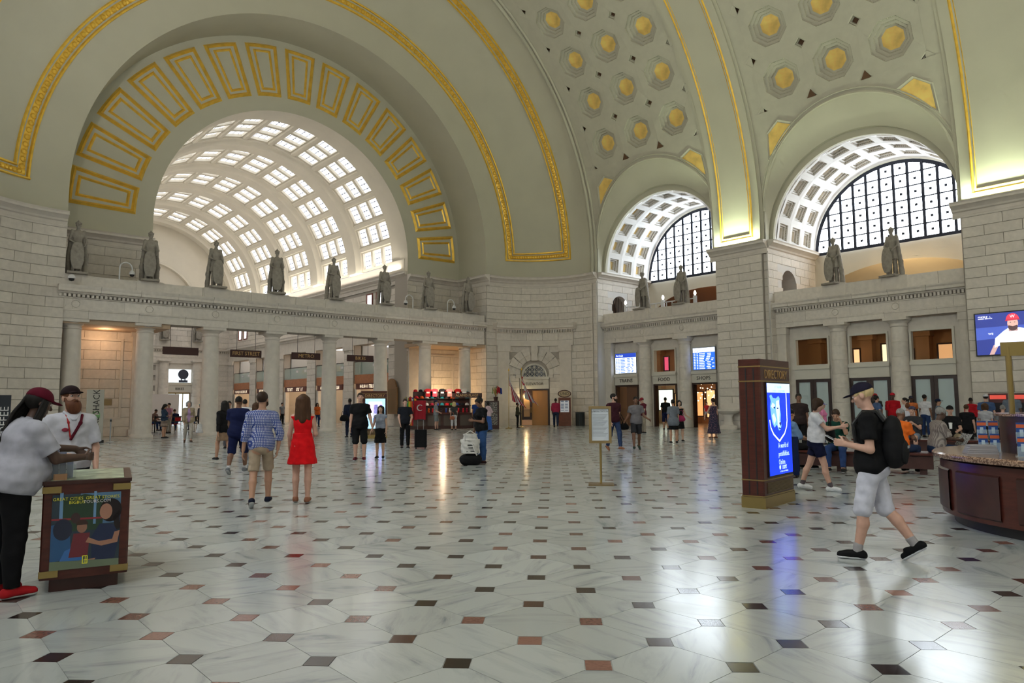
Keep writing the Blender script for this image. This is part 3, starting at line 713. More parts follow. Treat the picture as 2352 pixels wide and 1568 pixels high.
    RWn = 4.55; cols, ph = 12, .76; pwid = 2*RWn/cols
    ir = MB(); z0w = 10.62
    xw = XR - .12
    m = 40
    for i in range(m):
        a_, b_ = pi*i/m, pi*(i+1)/m
        for r0, r1 in ((RWn - .07, RWn + .14),): ir.quad((xw, yc + r0*cos(a_), z0w + r0*sin(a_)), (xw, yc + r0*cos(b_), z0w + r0*sin(b_)), (xw, yc + r1*cos(b_), z0w + r1*sin(b_)), (xw, yc + r1*cos(a_), z0w + r1*sin(a_)))
    ir.box(xw - .04, xw + .04, yc - RWn - .1, yc + RWn + .1, z0w - .12, z0w + .05)
    for c_ in range(1, cols):
        y = yc - RWn + c_*pwid; ht = sqrt(max(0, RWn**2 - (y - yc)**2)); ir.box(xw - .035, xw + .035, y - .07, y + .07, z0w, z0w + ht)
    nr = int(RWn/ph) + 1
    for r in range(1, nr):
        z = r*ph; hw = sqrt(max(0, RWn**2 - z*z)); ir.box(xw - .03, xw + .03, yc - hw, yc + hw, z0w + z - .03, z0w + z + .03)
        for c_ in range(1, cols):
            y = yc - RWn + c_*pwid
            if hypot(y - yc, z) < RWn: ir.prism([(y - .13, z0w + z), (y, z0w + z - .12), (y + .13, z0w + z), (y, z0w + z + .12)], 0, xw - .03, xw + .03)
    for r in range(nr):
        for c_ in range(cols):
            y, z = yc - RWn + (c_ + .5)*pwid, (r + .5)*ph
            if hypot(y - yc, z) < RWn - .25: ir.box(xw - .03, xw + .02, y - .065, y + .065, z0w + z - .065, z0w + z + .065)
            if r == 0 and hypot(y - yc, z) < RWn - .3:
                for e in (-1, 1): ir.tube([(xw, y - .36, z0w + z - e*.36), (xw, y + .36, z0w + z + e*.36)], .007, 4)
    ir.build('window_iron', IRON, wd)
    for r in range(nr):
        for c_ in range(cols):
            y0_, z0_ = yc - RWn + c_*pwid, r*ph
            # clip the pane to the semicircle
            pts = []
            for (u, v) in ((0, 0), (1, 0), (1, .5), (1, 1), (.5, 1), (0, 1), (0, .5)):
                y, z = y0_ + u*pwid, z0_ + v*ph; q = hypot(y - yc, z)
                if q > RWn: y, z = yc + (y - yc)*RWn/q, z*RWn/q
                pts.append((y, z))
            ar = abs(sum(pts[i][0]*pts[(i+1) % 7][1] - pts[(i+1) % 7][0]*pts[i][1] for i in range(7)))/2
            if ar < .04 or hypot(y0_ + pwid*(.5) - yc, z0_) > RWn + .2: continue
            k = MB(); k.poly([(XR - .08, y, z0w + z) for y, z in pts]); k.build('pane', PANE, wd)
    # rear wall, arched opening over the gallery and its curved ceiling
    k = MB(); m = 40
    for i in range(m):
        a_, b_ = pi*i/m, pi*(i+1)/m
        k.quad((XR, yc + RWn*cos(a_), z0w + RWn*sin(a_)), (XR, yc + RWn*cos(b_), z0w + RWn*sin(b_)), (XR, yc + 5.2*cos(b_), z0w + 5.2*sin(b_)), (XR, yc + 5.2*cos(a_), z0w + 5.2*sin(a_)))
    def segz(u): return 7.75 + (1.82 if bi else 1.9)*sqrt(max(0, 1 - u*u))
    Y = [yc - BH + 2*BH*i/m for i in range(m+1)]
    k.grid([[(XR, y, segz((y - yc)/4.5)), (XR, y, z0w)] for y in Y]); k.build('rear_wall', CREAM, wn)
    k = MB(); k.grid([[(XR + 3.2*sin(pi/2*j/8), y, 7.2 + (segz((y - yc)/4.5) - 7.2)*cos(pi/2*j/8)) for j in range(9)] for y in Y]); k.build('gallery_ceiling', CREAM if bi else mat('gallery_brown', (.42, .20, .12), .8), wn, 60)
    k = MB(); k.box(37.9, XR + 3.4, yc - BH, yc + BH, 6.9, 7.15); k.build('gallery_floor', DARK, wn)
    point('gallery_lamp', (XR - .9, yc - .6, 7.4), 160 if bi else 25, (1, .72, .36), .3)
    # screen of half columns
    cc = (29.25, 26.1) if bi == 0 else (16.4, 13.4)
    entablature(wn, FN, yc - BH, yc + BH, 5.71, 6.04, 6.53, 6.78, 7.12, 7.78, .5, cc, 2.4, .17)
    for s in cc:
        o = empty('column', FN(s, -.3, 0)); tag(o, 'engaged granite column of banded drums between the %s' % ('TRAINS, FOOD and SHOPS doorways' if bi == 0 else 'closed double doors'), group='engaged columns of bay %s' % ('one' if bi == 0 else 'two'), kind='structure')
        nd_ = 7; zt = 5.25
        if bi == 0 and s == cc[0] or 'drum' not in col_me:
            col_me['drum'] = []
            for q in range(nd_):
                r_ = lambda z: .42 - .05*(z/zt)**1.6
                z0_, z1_ = zt*q/nd_, zt*(q+1)/nd_; d_ = MB(); d_.lathe([(r_(z0_) - .012, z0_), (r_(z0_), z0_ + .012), (r_(z1_), z1_ - .012), (r_(z1_) - .012, z1_)], 0, 0, 22); me = d_.mesh('drum', 40); me.materials.append(STONE); col_me['drum'].append(me)
        for me in col_me['drum']: put('drum', me, None, o)
        ca = MB(); ca.lathe([(.37, 5.25), (.40, 5.28), (.40, 5.32), (.385, 5.35), (.385, 5.42), (.52, 5.55), (.54, 5.58)], 0, 0, 22); ca.box(-.56, .56, -.56, .56, 5.57, 5.71); ca.build('capital', STONE2, o, 30)
    for s in (yc - BH + .28, yc + BH - .28):
        k = MB(FN); k.box(s - .28, s + .28, -.5, -.08, 0, 5.35); k.box(s - .33, s + .33, -.5, -.02, 5.35, 5.71); k.box(s - .33, s + .33, -.5, -.02, 0, .3); k.build('pilaster', STONE2, wn)
    # door wall with three doorways
    doors = ((30.0, 32.0), (26.9, 28.75), (23.95, 25.75)) if bi == 0 else ((17.0, 18.95), (13.98, 16.0), (11.0, 13.0))
    edges = [yc - BH] + sorted(sum(doors, ())) + [yc + BH]
    k = MB(FN)
    for i in range(0, 8, 2): k.box(edges[i], edges[i+1], -.9, -.5, 0, 5.71)
    for a_, b_ in doors: k.box(a_, b_, -.9, -.5, 5.1, 5.71)
    k.build('door_wall', STONE2, wn)
    for di, (a_, b_) in enumerate(doors):
        dr = struct('door_%d' % (bi*3 + di + 1)); nmz = ('TRAINS', 'FOOD', 'SHOPS')[di]
        tag(dr, ('open doorway under the sign reading ' + nmz) if bi == 0 else 'closed dark double door with frosted panes under a painted lintel')
        k = MB(FN); k.box(a_, b_, -.75, -.38, 2.78, 3.42); k.box(a_ - .03, b_ + .03, -.75, -.3, 3.32, 3.46); k.box(a_ - .02, b_ + .02, -.75, -.34, 3.42, 3.52); k.build('lintel', TRIMW, dr)
        k = MB(FN)
        k.frame(a_, b_, -.7, -.42, 3.52, 5.1, .1, .06)
        k.build('transom_frame', TRIMW, dr)
        if bi == 0:
            text(nmz, .34, LETK, dr, basis(FN((a_+b_)/2, -.37, 3.06), (0, -1, 0), (0, 0, 1)))
            k = MB(FN)
            for q in ((a_, a_ + .12), (b_ - .12, b_)): k.box(q[0], q[1], -.8, -.45, 0, 2.67)
            k.box(a_, b_, -.8, -.45, 2.67, 2.775); k.build('door_frame', DKDOOR, dr)
            if di == 0:
                k = MB(FN); k.box(a_ + .12, a_ + 1.1, -.62, -.56, 0, 2.68); k.build('door_leaf', mat('door_brown', (.16, .075, .04), .45), dr)
        else:
            k = MB(FN); mid = (a_+b_)/2; f_ = .16
            k.box(a_, b_, -.62, -.54, 0, 2.77); k.build('door_back', DKDOOR, dr)
            for p, q in ((a_, mid - .005), (mid + .005, b_)):
                k = MB(FN)
                k.frame(p, q, -.53, -.45, 0, 2.775, f_, .35)
                lf = k.build('door_leaf', DKDOOR, dr)
                k = MB(FN); k.quad((p + f_, -.5, .35), (q - f_, -.5, .35), (q - f_, -.5, 2.62), (p + f_, -.5, 2.62)); k.build('frosted_pane', FROST, lf)
    for i, p in enumerate(doors):
        m_ = (p[0] + p[1])/2
        point('ceiling_lamp', (41.6, m_*1.09, 5.9), 26, (1, .68, .36), .2)
# concourse behind the doors
y0_, y1_ = 7.0, 42.0
k = MB(); k.quad((45.5, y0_, 0), (45.5, y1_, 0), (45.5, y1_, 6.6), (45.5, y0_, 6.6)); k.quad((38.5, y0_, 6.6), (45.5, y0_, 6.6), (45.5, y1_, 6.6), (38.5, y1_, 6.6)); k.quad((38.5, y0_, 0), (45.5, y0_, 0), (45.5, y0_, 6.6), (38.5, y0_, 6.6)); k.quad((38.5, y1_, 0), (45.5, y1_, 0), (45.5, y1_, 6.6), (38.5, y1_, 6.6)); k.build('concourse_walls', WARMWALL, wn)
k = MB(); k.quad((38.4, y0_, .001), (45.5, y0_, .001), (45.5, y1_, .001), (38.4, y1_, .001)); k.build('concourse_floor', mat('tan_floor', (.40, .33, .25), .25), wn)
for j in range(11):
    y = 8.0 + 3.15*j; k = MB(); k.box(44.9, 45.5, y, y + .7, 0, 5.3); k.box(44.8, 45.5, y - .1, y + .8, 5.3, 5.6); k.build('inner_pilaster', WARMWALL, wn)
k = MB(); k.box(44.6, 45.5, y0_, y1_, 5.6, 5.9); k.build('inner_cornice', WARMWALL, wn)
shows = ((31.6, 32.9, 1.0, 2.5, (.75, .85, .7), 1.0), (33.0, 33.6, 1.2, 2.2, (.15, .6, .25), .8), (30.7, 31.4, .7, 2.2, (.9, .55, .2), .9), (28.0, 28.7, .5, 2.4, (.9, .5, .22), .9), (29.0, 29.8, .6, 2.3, (.8, .34, .12), .9), (31.9, 32.3, 4.0, 5.0, (.5, .06, .12), .9),
         (17.9, 18.25, 3.8, 4.7, (.95, .6, .3), .7), (16.3, 16.6, 3.8, 4.9, (.95, .8, .5), .8), (12.9, 13.6, 3.7, 4.7, (.8, .45, .2), .45), (14.9, 15.1, 3.8, 4.5, (.95, .85, .6), .8))
for j, (p, q, z0_, z1_, c_, e_) in enumerate(shows):
    k = MB(); k.box(44.2, 44.3, p, q, z0_, z1_); k.build('lit_display', mat('display_%d' % j, c_, .5, emit=e_), wn); k = MB(); k.frame(p - .08, q + .08, 0, .06, z0_ - .08, z1_ + .08, .08); put('display_frame', k.mesh('display_frame'), DKDOOR, wn, Matrix.Translation((44.19, 0, 0)) @ Matrix(((0, -1, 0, 0), (1, 0, 0, 0), (0, 0, 1, 0), (0, 0, 0, 1))))
rn = random.Random(8)
for j in range(22): k = MB(); x = rn.uniform(41, 44); y = rn.uniform(24.2, 25.6)*x/38.1; z = rn.uniform(1.5, 2.9); k.lathe([(0, z), (.05, z + .05), (0, z + .1)], x, y, 6); k.build('pendant_lamp', mat('pendant', (1, .75, .45), .5, emit=5), wn)
# ================================================================== west hall seen through the great arch
wh = struct('wall_hall', 'bright inner hall with arcaded shop fronts')
vh = struct('ceiling_hall', 'cream barrel vault with rows of leaded skylight panes')
HX, HZ, HR = 18.85, 11.8, 8.45
def hp(th, y, r=HR): return (HX + r*cos(th), y, HZ + r*sin(th))
BC = [46.15 + 6.55*i for i in range(5)]; GW, NR = 2.2, 15; TH0, DTH = radians(5.8), radians(12.03)
ga = radians(4.05); pwd = 2*GW/3
# one pane with its leading, shared by all
pm = MB(); hy = pwd/2 - .15
pm.grid([[(r_ := (HR + .30)) and ((HR + .30)*cos(a_), y, (HR + .30)*sin(a_)) for y in (-hy, hy)] for a_ in (-ga, -ga/2, 0, ga/2, ga)])
nfp = len(pm.f)
def lead(a0, y0, a1, y1, w_):
    L_ = hypot((a1 - a0)*HR, y1 - y0); na, ny = -(y1 - y0)/L_, (a1 - a0)*HR/L_
    r = HR + .285; q = [(a0 + na*w_/HR, y0 + ny*w_), (a1 + na*w_/HR, y1 + ny*w_), (a1 - na*w_/HR, y1 - ny*w_), (a0 - na*w_/HR, y0 - ny*w_)]
    pm.add([(r*cos(a_), y, r*sin(a_)) for a_, y in q], [(0, 1, 2, 3)])
for e in (-.62, .62): lead(-ga, hy*e, ga, hy*e, .018); lead(ga*e, -hy, ga*e, hy, .018)
lead(-ga, 0, ga, 0, .018); lead(0, -hy, 0, hy, .018); lead(-ga, -hy, ga, hy, .010); lead(-ga, hy, ga, -hy, .010)
for a_, y in ((0, 0), (ga*.62, 0), (-ga*.62, 0), (0, hy*.62), (0, -hy*.62)): lead(a_ - .0045, y, a_ + .0045, y, .045)
pane_me = pm.mesh('pane'); pane_me.materials.append(SKYPANE); pane_me.materials.append(mat('lead_came', (.16, .17, .22), .6))
for i in range(nfp, len(pane_me.polygons)): pane_me.polygons[i].material_index = 1
for b, yb in enumerate(BC):
    fr_ = MB()
    for r in range(NR):
        th = TH0 + DTH*r
        t0, t1 = th - DTH/2, th + DTH/2
        if r == 0: t0 = 0
        if r == NR - 1: t1 = pi
        for c_ in range(3):
            yc_ = yb + (c_ - 1)*pwd; y0, y1 = yc_ - pwd/2, yc_ + pwd/2
            o_ = [(t0, y0), (t1, y0), (t1, y1), (t0, y1)]; i_ = [(th - ga, yc_ - hy), (th + ga, yc_ - hy), (th + ga, yc_ + hy), (th - ga, yc_ + hy)]
            for q in range(4):
                z = (q+1) % 4
                fr_.quad(hp(*o_[q], HR + .12), hp(*o_[z], HR + .12), hp(*i_[z], HR + .12), hp(*i_[q], HR + .12)); fr_.quad(hp(*i_[q], HR + .12), hp(*i_[z], HR + .12), hp(*i_[z], HR + .32), hp(*i_[q], HR + .32))
            put('pane', pane_me, None, vh, Matrix.Translation((HX, yc_, HZ)) @ Matrix.Rotation(-th, 4, 'Y'))
        if r:   # purlin between rows
            fr_.grid([[hp(t0 - .022, y, HR + .12), hp(t0 - .016, y, HR), hp(t0 + .016, y, HR), hp(t0 + .022, y, HR + .12)] for y in (yb - GW, yb + GW)])
    fr_.build('glazing_frame', CREAM, vh)
edges = [41.62] + sum([[b - GW, b + GW] for b in BC], []) + [76.5]
for i in range(0, len(edges), 2):
    y0, y1 = edges[i], edges[i+1]; k = MB(); n = 60
    if i == 0: prof = [(y0, HR - .1), (y1 - .25, HR - .1), (y1 - .25, HR), (y1, HR), (y1, HR + .14)]
    else: prof = [(y0, HR + .14), (y0, HR - .02), (y0 + .22, HR - .06), (y0 + .34, HR - .16), (y0 + .42, HR - .3), (y1 - .42, HR - .3), (y1 - .34, HR - .16), (y1 - .22, HR - .06), (y1, HR - .02), (y1, HR + .14)]
    k.grid([[hp(pi*j/n, y, r) for y, r in prof] for j in range(n+1)])
    k.build('vault_rib', CREAM, vh, 30)
# end wall lunette with its sunk arch
k = MB(); n = 40
T = [pi*i/n for i in range(n+1)]
k.grid([[(HX + r*cos(t), y, HZ - .8 + r*sin(t)) for r, y in ((9.6, 76.5), (5.35, 76.5), (5.3, 76.45), (5.15, 76.45), (5.1, 76.9), (4.6, 76.95), (0, 76.95))] for t in T]); k.build('end_lunette', CREAM, wh, 30)
# side walls
k = MB(); k.box(27.34, 28.2, 42.0, 76.5, 6.2, 11.75); k.box(9.4, 10.4, 42.0, 76.5, 0, 11.9); k.box(10.4, 27.34, 76.56, 77.4, 0, 11.9)
for p in ((42.0, 44.3), (49.45, 51.0), (56.0, 57.6), (62.5, 64.05), (69.0, 70.5), (75.05, 76.5)): k.box(27.34, 30.2, p[0], p[1], 0, 6.3)
k.build('wall_core', JOINT, wh)
k = MB(); k.box(27.1, 27.3, 42.0, 44.2, 10.7, 11.9); k.build('wall_core', CREAM, wh)
for p in ((42.0, 44.3), (49.45, 51.0), (56.0, 57.6), (62.5, 64.05), (69.0, 70.5), (75.05, 76.5)):
    ashlar(wh, FH, p[0], p[1], 0, 6.2, .52, 1.55, shift=.0)
    k = MB(FH); k.box(p[0] - .06, p[1] + .06, .03, .12, 5.85, 6.2); k.build('pilaster_cap', STONE2, wh)
k = MB(FH); k.box(42.0, 76.5, -.1, .04, 6.2, 6.55); k.box(42, 76.5, -.1, .0, 6.55, 7.2); k.build('architrave', STONE2, wh)
moulding(FH, [(0, 7.2), (.1, 7.22), (.15, 7.35), (.36, 7.42), (.36, 7.55), (.42, 7.66), (0, 7.68)], 42.0, 76.5).build('string_course', STONE2, wh, 25)
ashlar(wh, FH, 42.0, 76.5, 7.68, 9.98, .46, 1.9)
moulding(FH, [(d*1.0, z + .25) for d, z in CORN], 41.7, 76.5).build('cornice', STONE2, wh, 25)
# small casements in the upper wall
wi = 0
for yb in BC:
    for dy in (-1.0, .4):
        wi += 1; wdw = struct('window_%d' % (wi + 2), 'small casement high in the inner hall side wall')
        k = MB(FH); y = yb + dy
        k.frame(y, y + .9, .03, .10, 8.3, 10.0, .1)
        k.build('window_frame', mat('red_frame', (.22, .06, .04), .5), wdw)
        k = MB(FH); k.quad((y + .1, .05, 8.4), (y + .8, .05, 8.4), (y + .8, .05, 9.9), (y + .1, .05, 9.9)); k.build('pane', SKYPANE, wdw)
area('cornice_light', (26.9, 59, 11.2), (pi, 0, 0), .25, 33, 330, (1, .93, .83))
area('cornice_light', (10.8, 59, 11.2), (pi, 0, 0), .25, 33, 330, (1, .93, .83))
# shop fronts in the arcade: gallery rail, fascia, sign, back walls
GLR = mat('rail_glass', (.36, .55, .52), .1, alpha=.55)
for i, (y0, y1) in enumerate(((44.3, 49.45), (51.0, 56.0), (57.6, 62.5), (64.05, 69.0), (70.5, 75.05))):
    sf = struct('wall_shop', 'two storey shop front with glass gallery rail and brown fascia'); ym = (y0 + y1)/2
    k = MB(FH); k.box(y0, y1, -.5, -.1, 3.2, 3.88); k.build('fascia', mat('orange_wood', (.50, .20, .09), .4, noise=.15), sf)
    k = MB(FH); k.box(y0 + .3, y1 - .3, -.2, -.04, 2.75, 3.2); k.build('sign_board', mat('sign_red', (.14, .035, .025), .4), sf)
    k = MB(FH); k.quad((y0, -.12, 3.9), (y1, -.12, 3.9), (y1, -.12, 4.9), (y0, -.12, 4.9)); k.build('rail_pane', GLR, sf)
    k = MB(FH); k.box(y0, y1, -.16, -.08, 4.88, 4.93); k.build('hand_rail', BLACK, sf)
    for q in (y0 + .35, y0 + 2.0):
        k = MB(FH); k.box(q, q + .45, -.115, -.105, 4.45, 4.65); k.build('rail_plate', WHITE, sf)
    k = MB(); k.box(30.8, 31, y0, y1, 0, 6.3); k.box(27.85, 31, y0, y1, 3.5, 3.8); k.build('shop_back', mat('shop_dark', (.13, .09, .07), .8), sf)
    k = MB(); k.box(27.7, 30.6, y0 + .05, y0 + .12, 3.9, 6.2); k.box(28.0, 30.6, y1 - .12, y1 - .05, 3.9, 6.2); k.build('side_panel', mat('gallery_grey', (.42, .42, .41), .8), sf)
    k = MB(); k.quad((30.75, y0 + .4, .3), (30.75, y1 - 1.4, .3), (30.75, y1 - 1.4, 2.6), (30.75, y0 + .4, 2.6)); k.build('lit_display', mat('shop_glow%d' % (i % 2), ((.9, .6, .3), (.8, .7, .5))[i % 2], .5, emit=(1.2, .9)[i % 2]), sf)
    k = MB(FH); k.box(y0 + .05, y0 + .35, -.45, -.1, 0, 2.8); k.box(y1 - .35, y1 - .05, -.45, -.1, 0, 2.8); k.build('door_post', STONE2, sf)
    blurred(sf, basis(FH(ym, -.03, 2.97), (0, -1, 0), (0, 0, 1)), mat('sign_glow', (.9, .78, .6), .5, emit=.5), 3.2, .26, i)
    point('shop_lamp', (29.3, ym, 3.2), 90, (1, .75, .5), .2); point('gallery_lamp', (29.3, ym, 5.9), 60, (1, .78, .55), .2)
# end wall: entablature, half columns, doorway with the round clock window
we = struct('wall_end', 'pale granite end wall of the inner hall with columns, doorway and statue niches')
FEe = lambda s, d, z: FE(s, d, z)
ashlar(we, FE, 18.0, 27.3, 0, 5.7, .52, 1.8, cut=lambda s, z: 20.3 < s < 24.9)
entablature(we, FE, 16.0, 27.3, 6.15, 6.55, 7.05, 7.3, 7.65, 8.2, .3, (20.75, 23.95), 2.6, .22)
ashlar(we, FE, 18.0, 27.3, 8.2, 11.0, .55, 2.0)
k = MB(FE); k.box(20.1, 20.5, -.3, .05, 0, 6.15); k.box(24.5, 24.9, -.3, .05, 0, 6.15); k.box(20.4, 24.6, -.4, -.2, 5.35, 6.15); k.box(18, 27.3, -.3, .02, 5.7, 6.15); k.build('pilaster', STONE2, we)
for s in (20.8, 24.0):
    o = empty('column', FE(s, .25, 0)); tag(o, 'far granite column beside the end doorway of the inner hall', group='columns of the end wall', kind='structure')
    for me in col_me['drum']: put('drum', me, None, o).scale = (1.15, 1.15, 1.14)
    ca = MB(); ca.lathe([(.42, 5.96), (.46, 5.99), (.46, 6.03), (.58, 6.1)], 0, 0, 18); ca.box(-.62, .62, -.62, .62, 6.09, 6.2); ca.build('capital', STONE2, o, 30)
dr = struct('door_9', 'far glazed doorway under a BIKES lintel at the end of the inner hall')
k = MB(FE); k.quad((20.5, .03, 0), (24.5, .03, 0), (24.5, .03, 5.7), (20.5, .03, 5.7)); k.build('door_back', STONE2, dr)
k = MB(FE); k.quad((21.3, .05, 3.95), (23.5, .05, 3.95), (23.5, .05, 5.3), (21.3, .05, 5.3)); k.quad((21.3, .05, 0), (23.4, .05, 0), (23.4, .05, 2.9), (21.3, .05, 2.9)); k.build('pane', mat('far_glow', (.8, .9, .95), .4, emit=.75), dr)
k = MB(FE); k.box(21.2, 23.6, .03, .16, 2.95, 3.75); k.box(21.1, 23.7, .03, .22, 3.7, 3.95); k.build('lintel', TRIMW, dr)
text('BIKES', .36, LETK, dr, basis(FE(22.4, .18, 3.3), (1, 0, 0), (0, 0, 1)))
k = MB(FE); n = 24; k.prism([(22.72 + .5*cos(2*pi*i/n), 4.8 + .5*sin(2*pi*i/n)) for i in range(n)], 1, .06, .12); k.box(22.5, 22.6, .06, .1, 4.1, 4.6); k.box(22.85, 22.95, .06, .1, 4.1, 4.6); k.box(22.3, 23.15, .06, .12, 3.97, 4.2); k.build('clock_disc', mat('slate_disc', (.05, .06, .10), .5), dr)
k = MB(FE)
for s in (21.25, 22.0, 22.7, 23.35): k.box(s, s + .07, .05, .12, 0, 2.9)
k.box(21.25, 23.42, .05, .12, 2.8, 2.95); k.build('door_frame', BRASS, dr)
k = MB(FE); k.box(16, 27.3, .004, .14, 5.9, 6.3); k.build('architrave', STONE2, we)

# ================================================================== elevator doorway in the concave corner
k = MB(FC); n = 20
ed = struct('door_7', 'elevator doorway with arched grille window in the concave corner')
PH0, PH1, PHC = 37.5, 61.0, 49.2
ZA = 3.62                       # springing of the arch
hwA = radians((PH1 - PH0)/2)*CR  # half width
# small entablature on pilasters
def arc_box(m, p0, p1, d0, d1, z0, z1, n=8):
    q = [p0 + (p1 - p0)*i/n for i in range(n+1)]
    m.grid([[(x, d0, z0), (x, d1, z0), (x, d1, z1), (x, d0, z1)] for x in q]); m.poly([(p0, d0, z0), (p0, d1, z0), (p0, d1, z1), (p0, d0, z1)]); m.poly([(p1, d0, z0), (p1, d1, z0), (p1, d1, z1), (p1, d0, z1)])
    m.grid([[(x, d0, z0), (x, d0, z1)] for x in q])
for p0, p1 in ((18.5, 28.5), (70, 80)):
    m = MB(FC); arc_box(m, p0, p1, 0, .16, 0, 5.3, 4); arc_box(m, p0 - .8, p1 + .8, 0, .26, 5.3, 5.7, 4); arc_box(m, p0 - .6, p1 + .6, 0, .24, 0, .4, 4); m.build('pilaster', STONE2, wc)
m = MB(FC); arc_box(m, 16.5, 81.5, 0, .2, 5.7, 6.1, 16); m.build('architrave', STONE2, wc, 30)
for i in range(5):
    m = MB(FC); arc_box(m, 16.6 + 13*i, 29.4 + 13*i, 0, .18, 6.11, 6.6, 5); m.build('frieze_stone', STONE, wc)
m = MB(FC)
for i in range(46): p = 16.8 + 1.42*i; arc_box(m, p, p + .85, .1, .32, 6.66, 6.86, 1)
arc_box(m, 16.5, 81.5, 0, .24, 6.6, 6.66, 16); o = m.build('dentils', STONE2, wc); o['kind'] = 'stuff'
moulding(FC, [(0, 6.86), (.36, 6.86), (.38, 6.93), (.52, 6.96), (.52, 7.1), (.6, 7.26), (.6, 7.3), (0, 7.32)], 14, 84, 20).build('small_cornice', STONE2, wc, 25)
# voussoirs round the arch and keystone, wall inside the pilasters
NV = 9
for i in range(NV):
    a0, a1 = pi*i/NV, pi*(i+1)/NV; m = MB(FC); g = .012; r0, r1 = hwA + .02, 2.02 if i != NV//2 else 2.05
    q = [a0 + g + (a1 - a0 - 2*g)*j/4 for j in range(5)]
    def pt(r, a, d): return (PHC + math.degrees(r*cos(a)/CR), d, min(ZA + r*sin(a), 5.68))
    m.grid([[pt(r0, a, .0), pt(r0, a, .14), pt(r0 + .35, a, .14), pt(r0 + .37, a, .10), pt(r1, a, .10), pt(r1, a, 0)] for a in q])
    m.build('voussoir', STONE, wc)
m = MB(FC); arc_box(m, PHC - 2.6, PHC + 2.6, 0, .34, ZA + hwA - .05, 5.7, 2); m.build('keystone', STONE2, wc)
for p0, p1 in ((28.5, PH0 - .3), (PH1 + .3, 70)):
    for j in range(8):
        m = MB(FC); arc_box(m, p0 + .15, p1 - .15, 0, .09, .45*j + .01, .45*(j+1) - .01, 3); m.build('stone', STONE, wc)
    m = MB(FC); arc_box(m, PH0 - 3.5 if p0 < 30 else PH1 - .3, PH0 + .3 if p0 < 30 else PH1 + 3.5, 0, .2, 3.4, 3.62, 2); m.build('impost', STONE2, wc)
# recess, lunette grille, lintel, door leaves
m = MB(FC); q = [PH0 + (PH1 - PH0)*i/12 for i in range(13)]
m.grid([[(x, -.02, 0), (x, -.02, 6)] for x in (PH0 - .2, PH0)]); m.build('recess_edge', STONE2, ed)
m = MB(FC); Rg = hwA - .12; nn = 24
for i in range(nn):
    a, b = pi*i/nn, pi*(i+1)/nn
    P_ = lambda r, t, d: (PHC + math.degrees(r*cos(t)/CR), d, ZA - .12 + r*sin(t))
    for r0, r1, d in ((Rg, Rg - .12, .10),): m.quad(P_(r0, a, d), P_(r0, b, d), P_(r1, b, d), P_(r1, a, d)); m.quad(P_(r1, a, d), P_(r1, b, d), P_(r1, b, 0), P_(r1, a, 0)); m.quad(P_(r0, a, d), P_(r0, b, d), P_(r0, b, 0), P_(r0, a, 0))
m.build('grille_frame', TRIMW, ed)
m = MB(FC)
for i in range(nn):
    a, b = pi*i/nn, pi*(i+1)/nn; m.poly([(PHC, .035, ZA - .12), P_(Rg - .1, a, .035), P_(Rg - .1, b, .035)])
m.build('grille_glass', mat('grille_glass', (.035, .045, .07), .2), ed)
m = MB(FC); st_ = .34
def clipseg(x0, z0, x1, z1):
    pts = []
    for t in range(13):
        x, z = x0 + (x1-x0)*t/12, z0 + (z1-z0)*t/12
        if hypot(x, z) < Rg - .09: pts.append((x, z))
    return (pts[0], pts[-1]) if len(pts) > 1 else None
segs = []
for i in range(-4, 5):
    segs.append((i*st_, 0, i*st_, 2))
    for j in range(4):
        if i < 4: segs.append((i*st_, j*st_, (i+1)*st_, (j+1)*st_)); segs.append((i*st_, (j+1)*st_, (i+1)*st_, j*st_))
for j in range(1, 4): segs.append((-2, j*st_, 2, j*st_))
for s_ in segs:
    c_ = clipseg(*s_)
    if c_: m.tube([FC(PHC + math.degrees(p[0]/CR), .06, ZA - .12 + p[1]) for p in c_], .016, 4) if False else None
m = MB()
for s_ in segs:
    c_ = clipseg(*s_)
    if c_: m.tube([FC(PHC + math.degrees(p[0]/CR), .06, ZA - .12 + p[1]) for p in c_], .018, 4)
o = m.build('grille_bars', TRIMW, ed); o['kind'] = 'stuff'
m = MB(FC); arc_box(m, PH0 + .2, PH1 - .2, 0, .14, 2.62, 3.36, 4); arc_box(m, PH0 - .2, PH1 + .2, 0, .22, 3.3, 3.5, 4); m.build('lintel', TRIMW, ed)
def FCM(p, d, z): return basis(FC(p, d, z), Vector(FC(p - 1, d, z)) - Vector(FC(p, d, z)), (0, 0, 1))
text('ELEVATOR', .27, LETK, ed, FCM(PHC, .215, 2.96))
m = MB(FC); arc_box(m, PH0, PH1, 0, .1, 2.5, 2.62, 4); arc_box(m, PH0, PH0 + 1.2, 0, .1, 0, 2.6, 1); arc_box(m, PH1 - 1.2, PH1, 0, .1, 0, 2.6, 1); m.build('door_frame', DKDOOR, ed)
PMD = 51.5
m = MB(FC); arc_box(m, PMD, PMD + 1.6, .01, .09, 0, 2.5, 1); arc_box(m, PH1 - 2.9, PH1 - 1.2, .01, .09, 0, 2.5, 1); arc_box(m, PMD, PH1 - 1.2, .01, .09, 2.2, 2.5, 3); arc_box(m, PMD, PH1 - 1.2, .01, .09, .42, .62, 3); lf = m.build('door_leaf', DKDOOR, ed)
m = MB(FC); arc_box(m, PMD + 1.6, PH1 - 2.9, .03, .04, .62, 2.2, 3); m.build('door_pane', mat('amber_pane', (.45, .27, .13), .3), lf)
m = MB(FC); arc_box(m, PMD, PH1 - 1.2, .095, .11, .02, .4, 3); arc_box(m, PMD + 1.6, PH1 - 2.9, .05, .07, 1.15, 1.2, 2); m.build('kick_plate', mat('copper_plate', (.75, .42, .25), .3, metal=.9), lf)
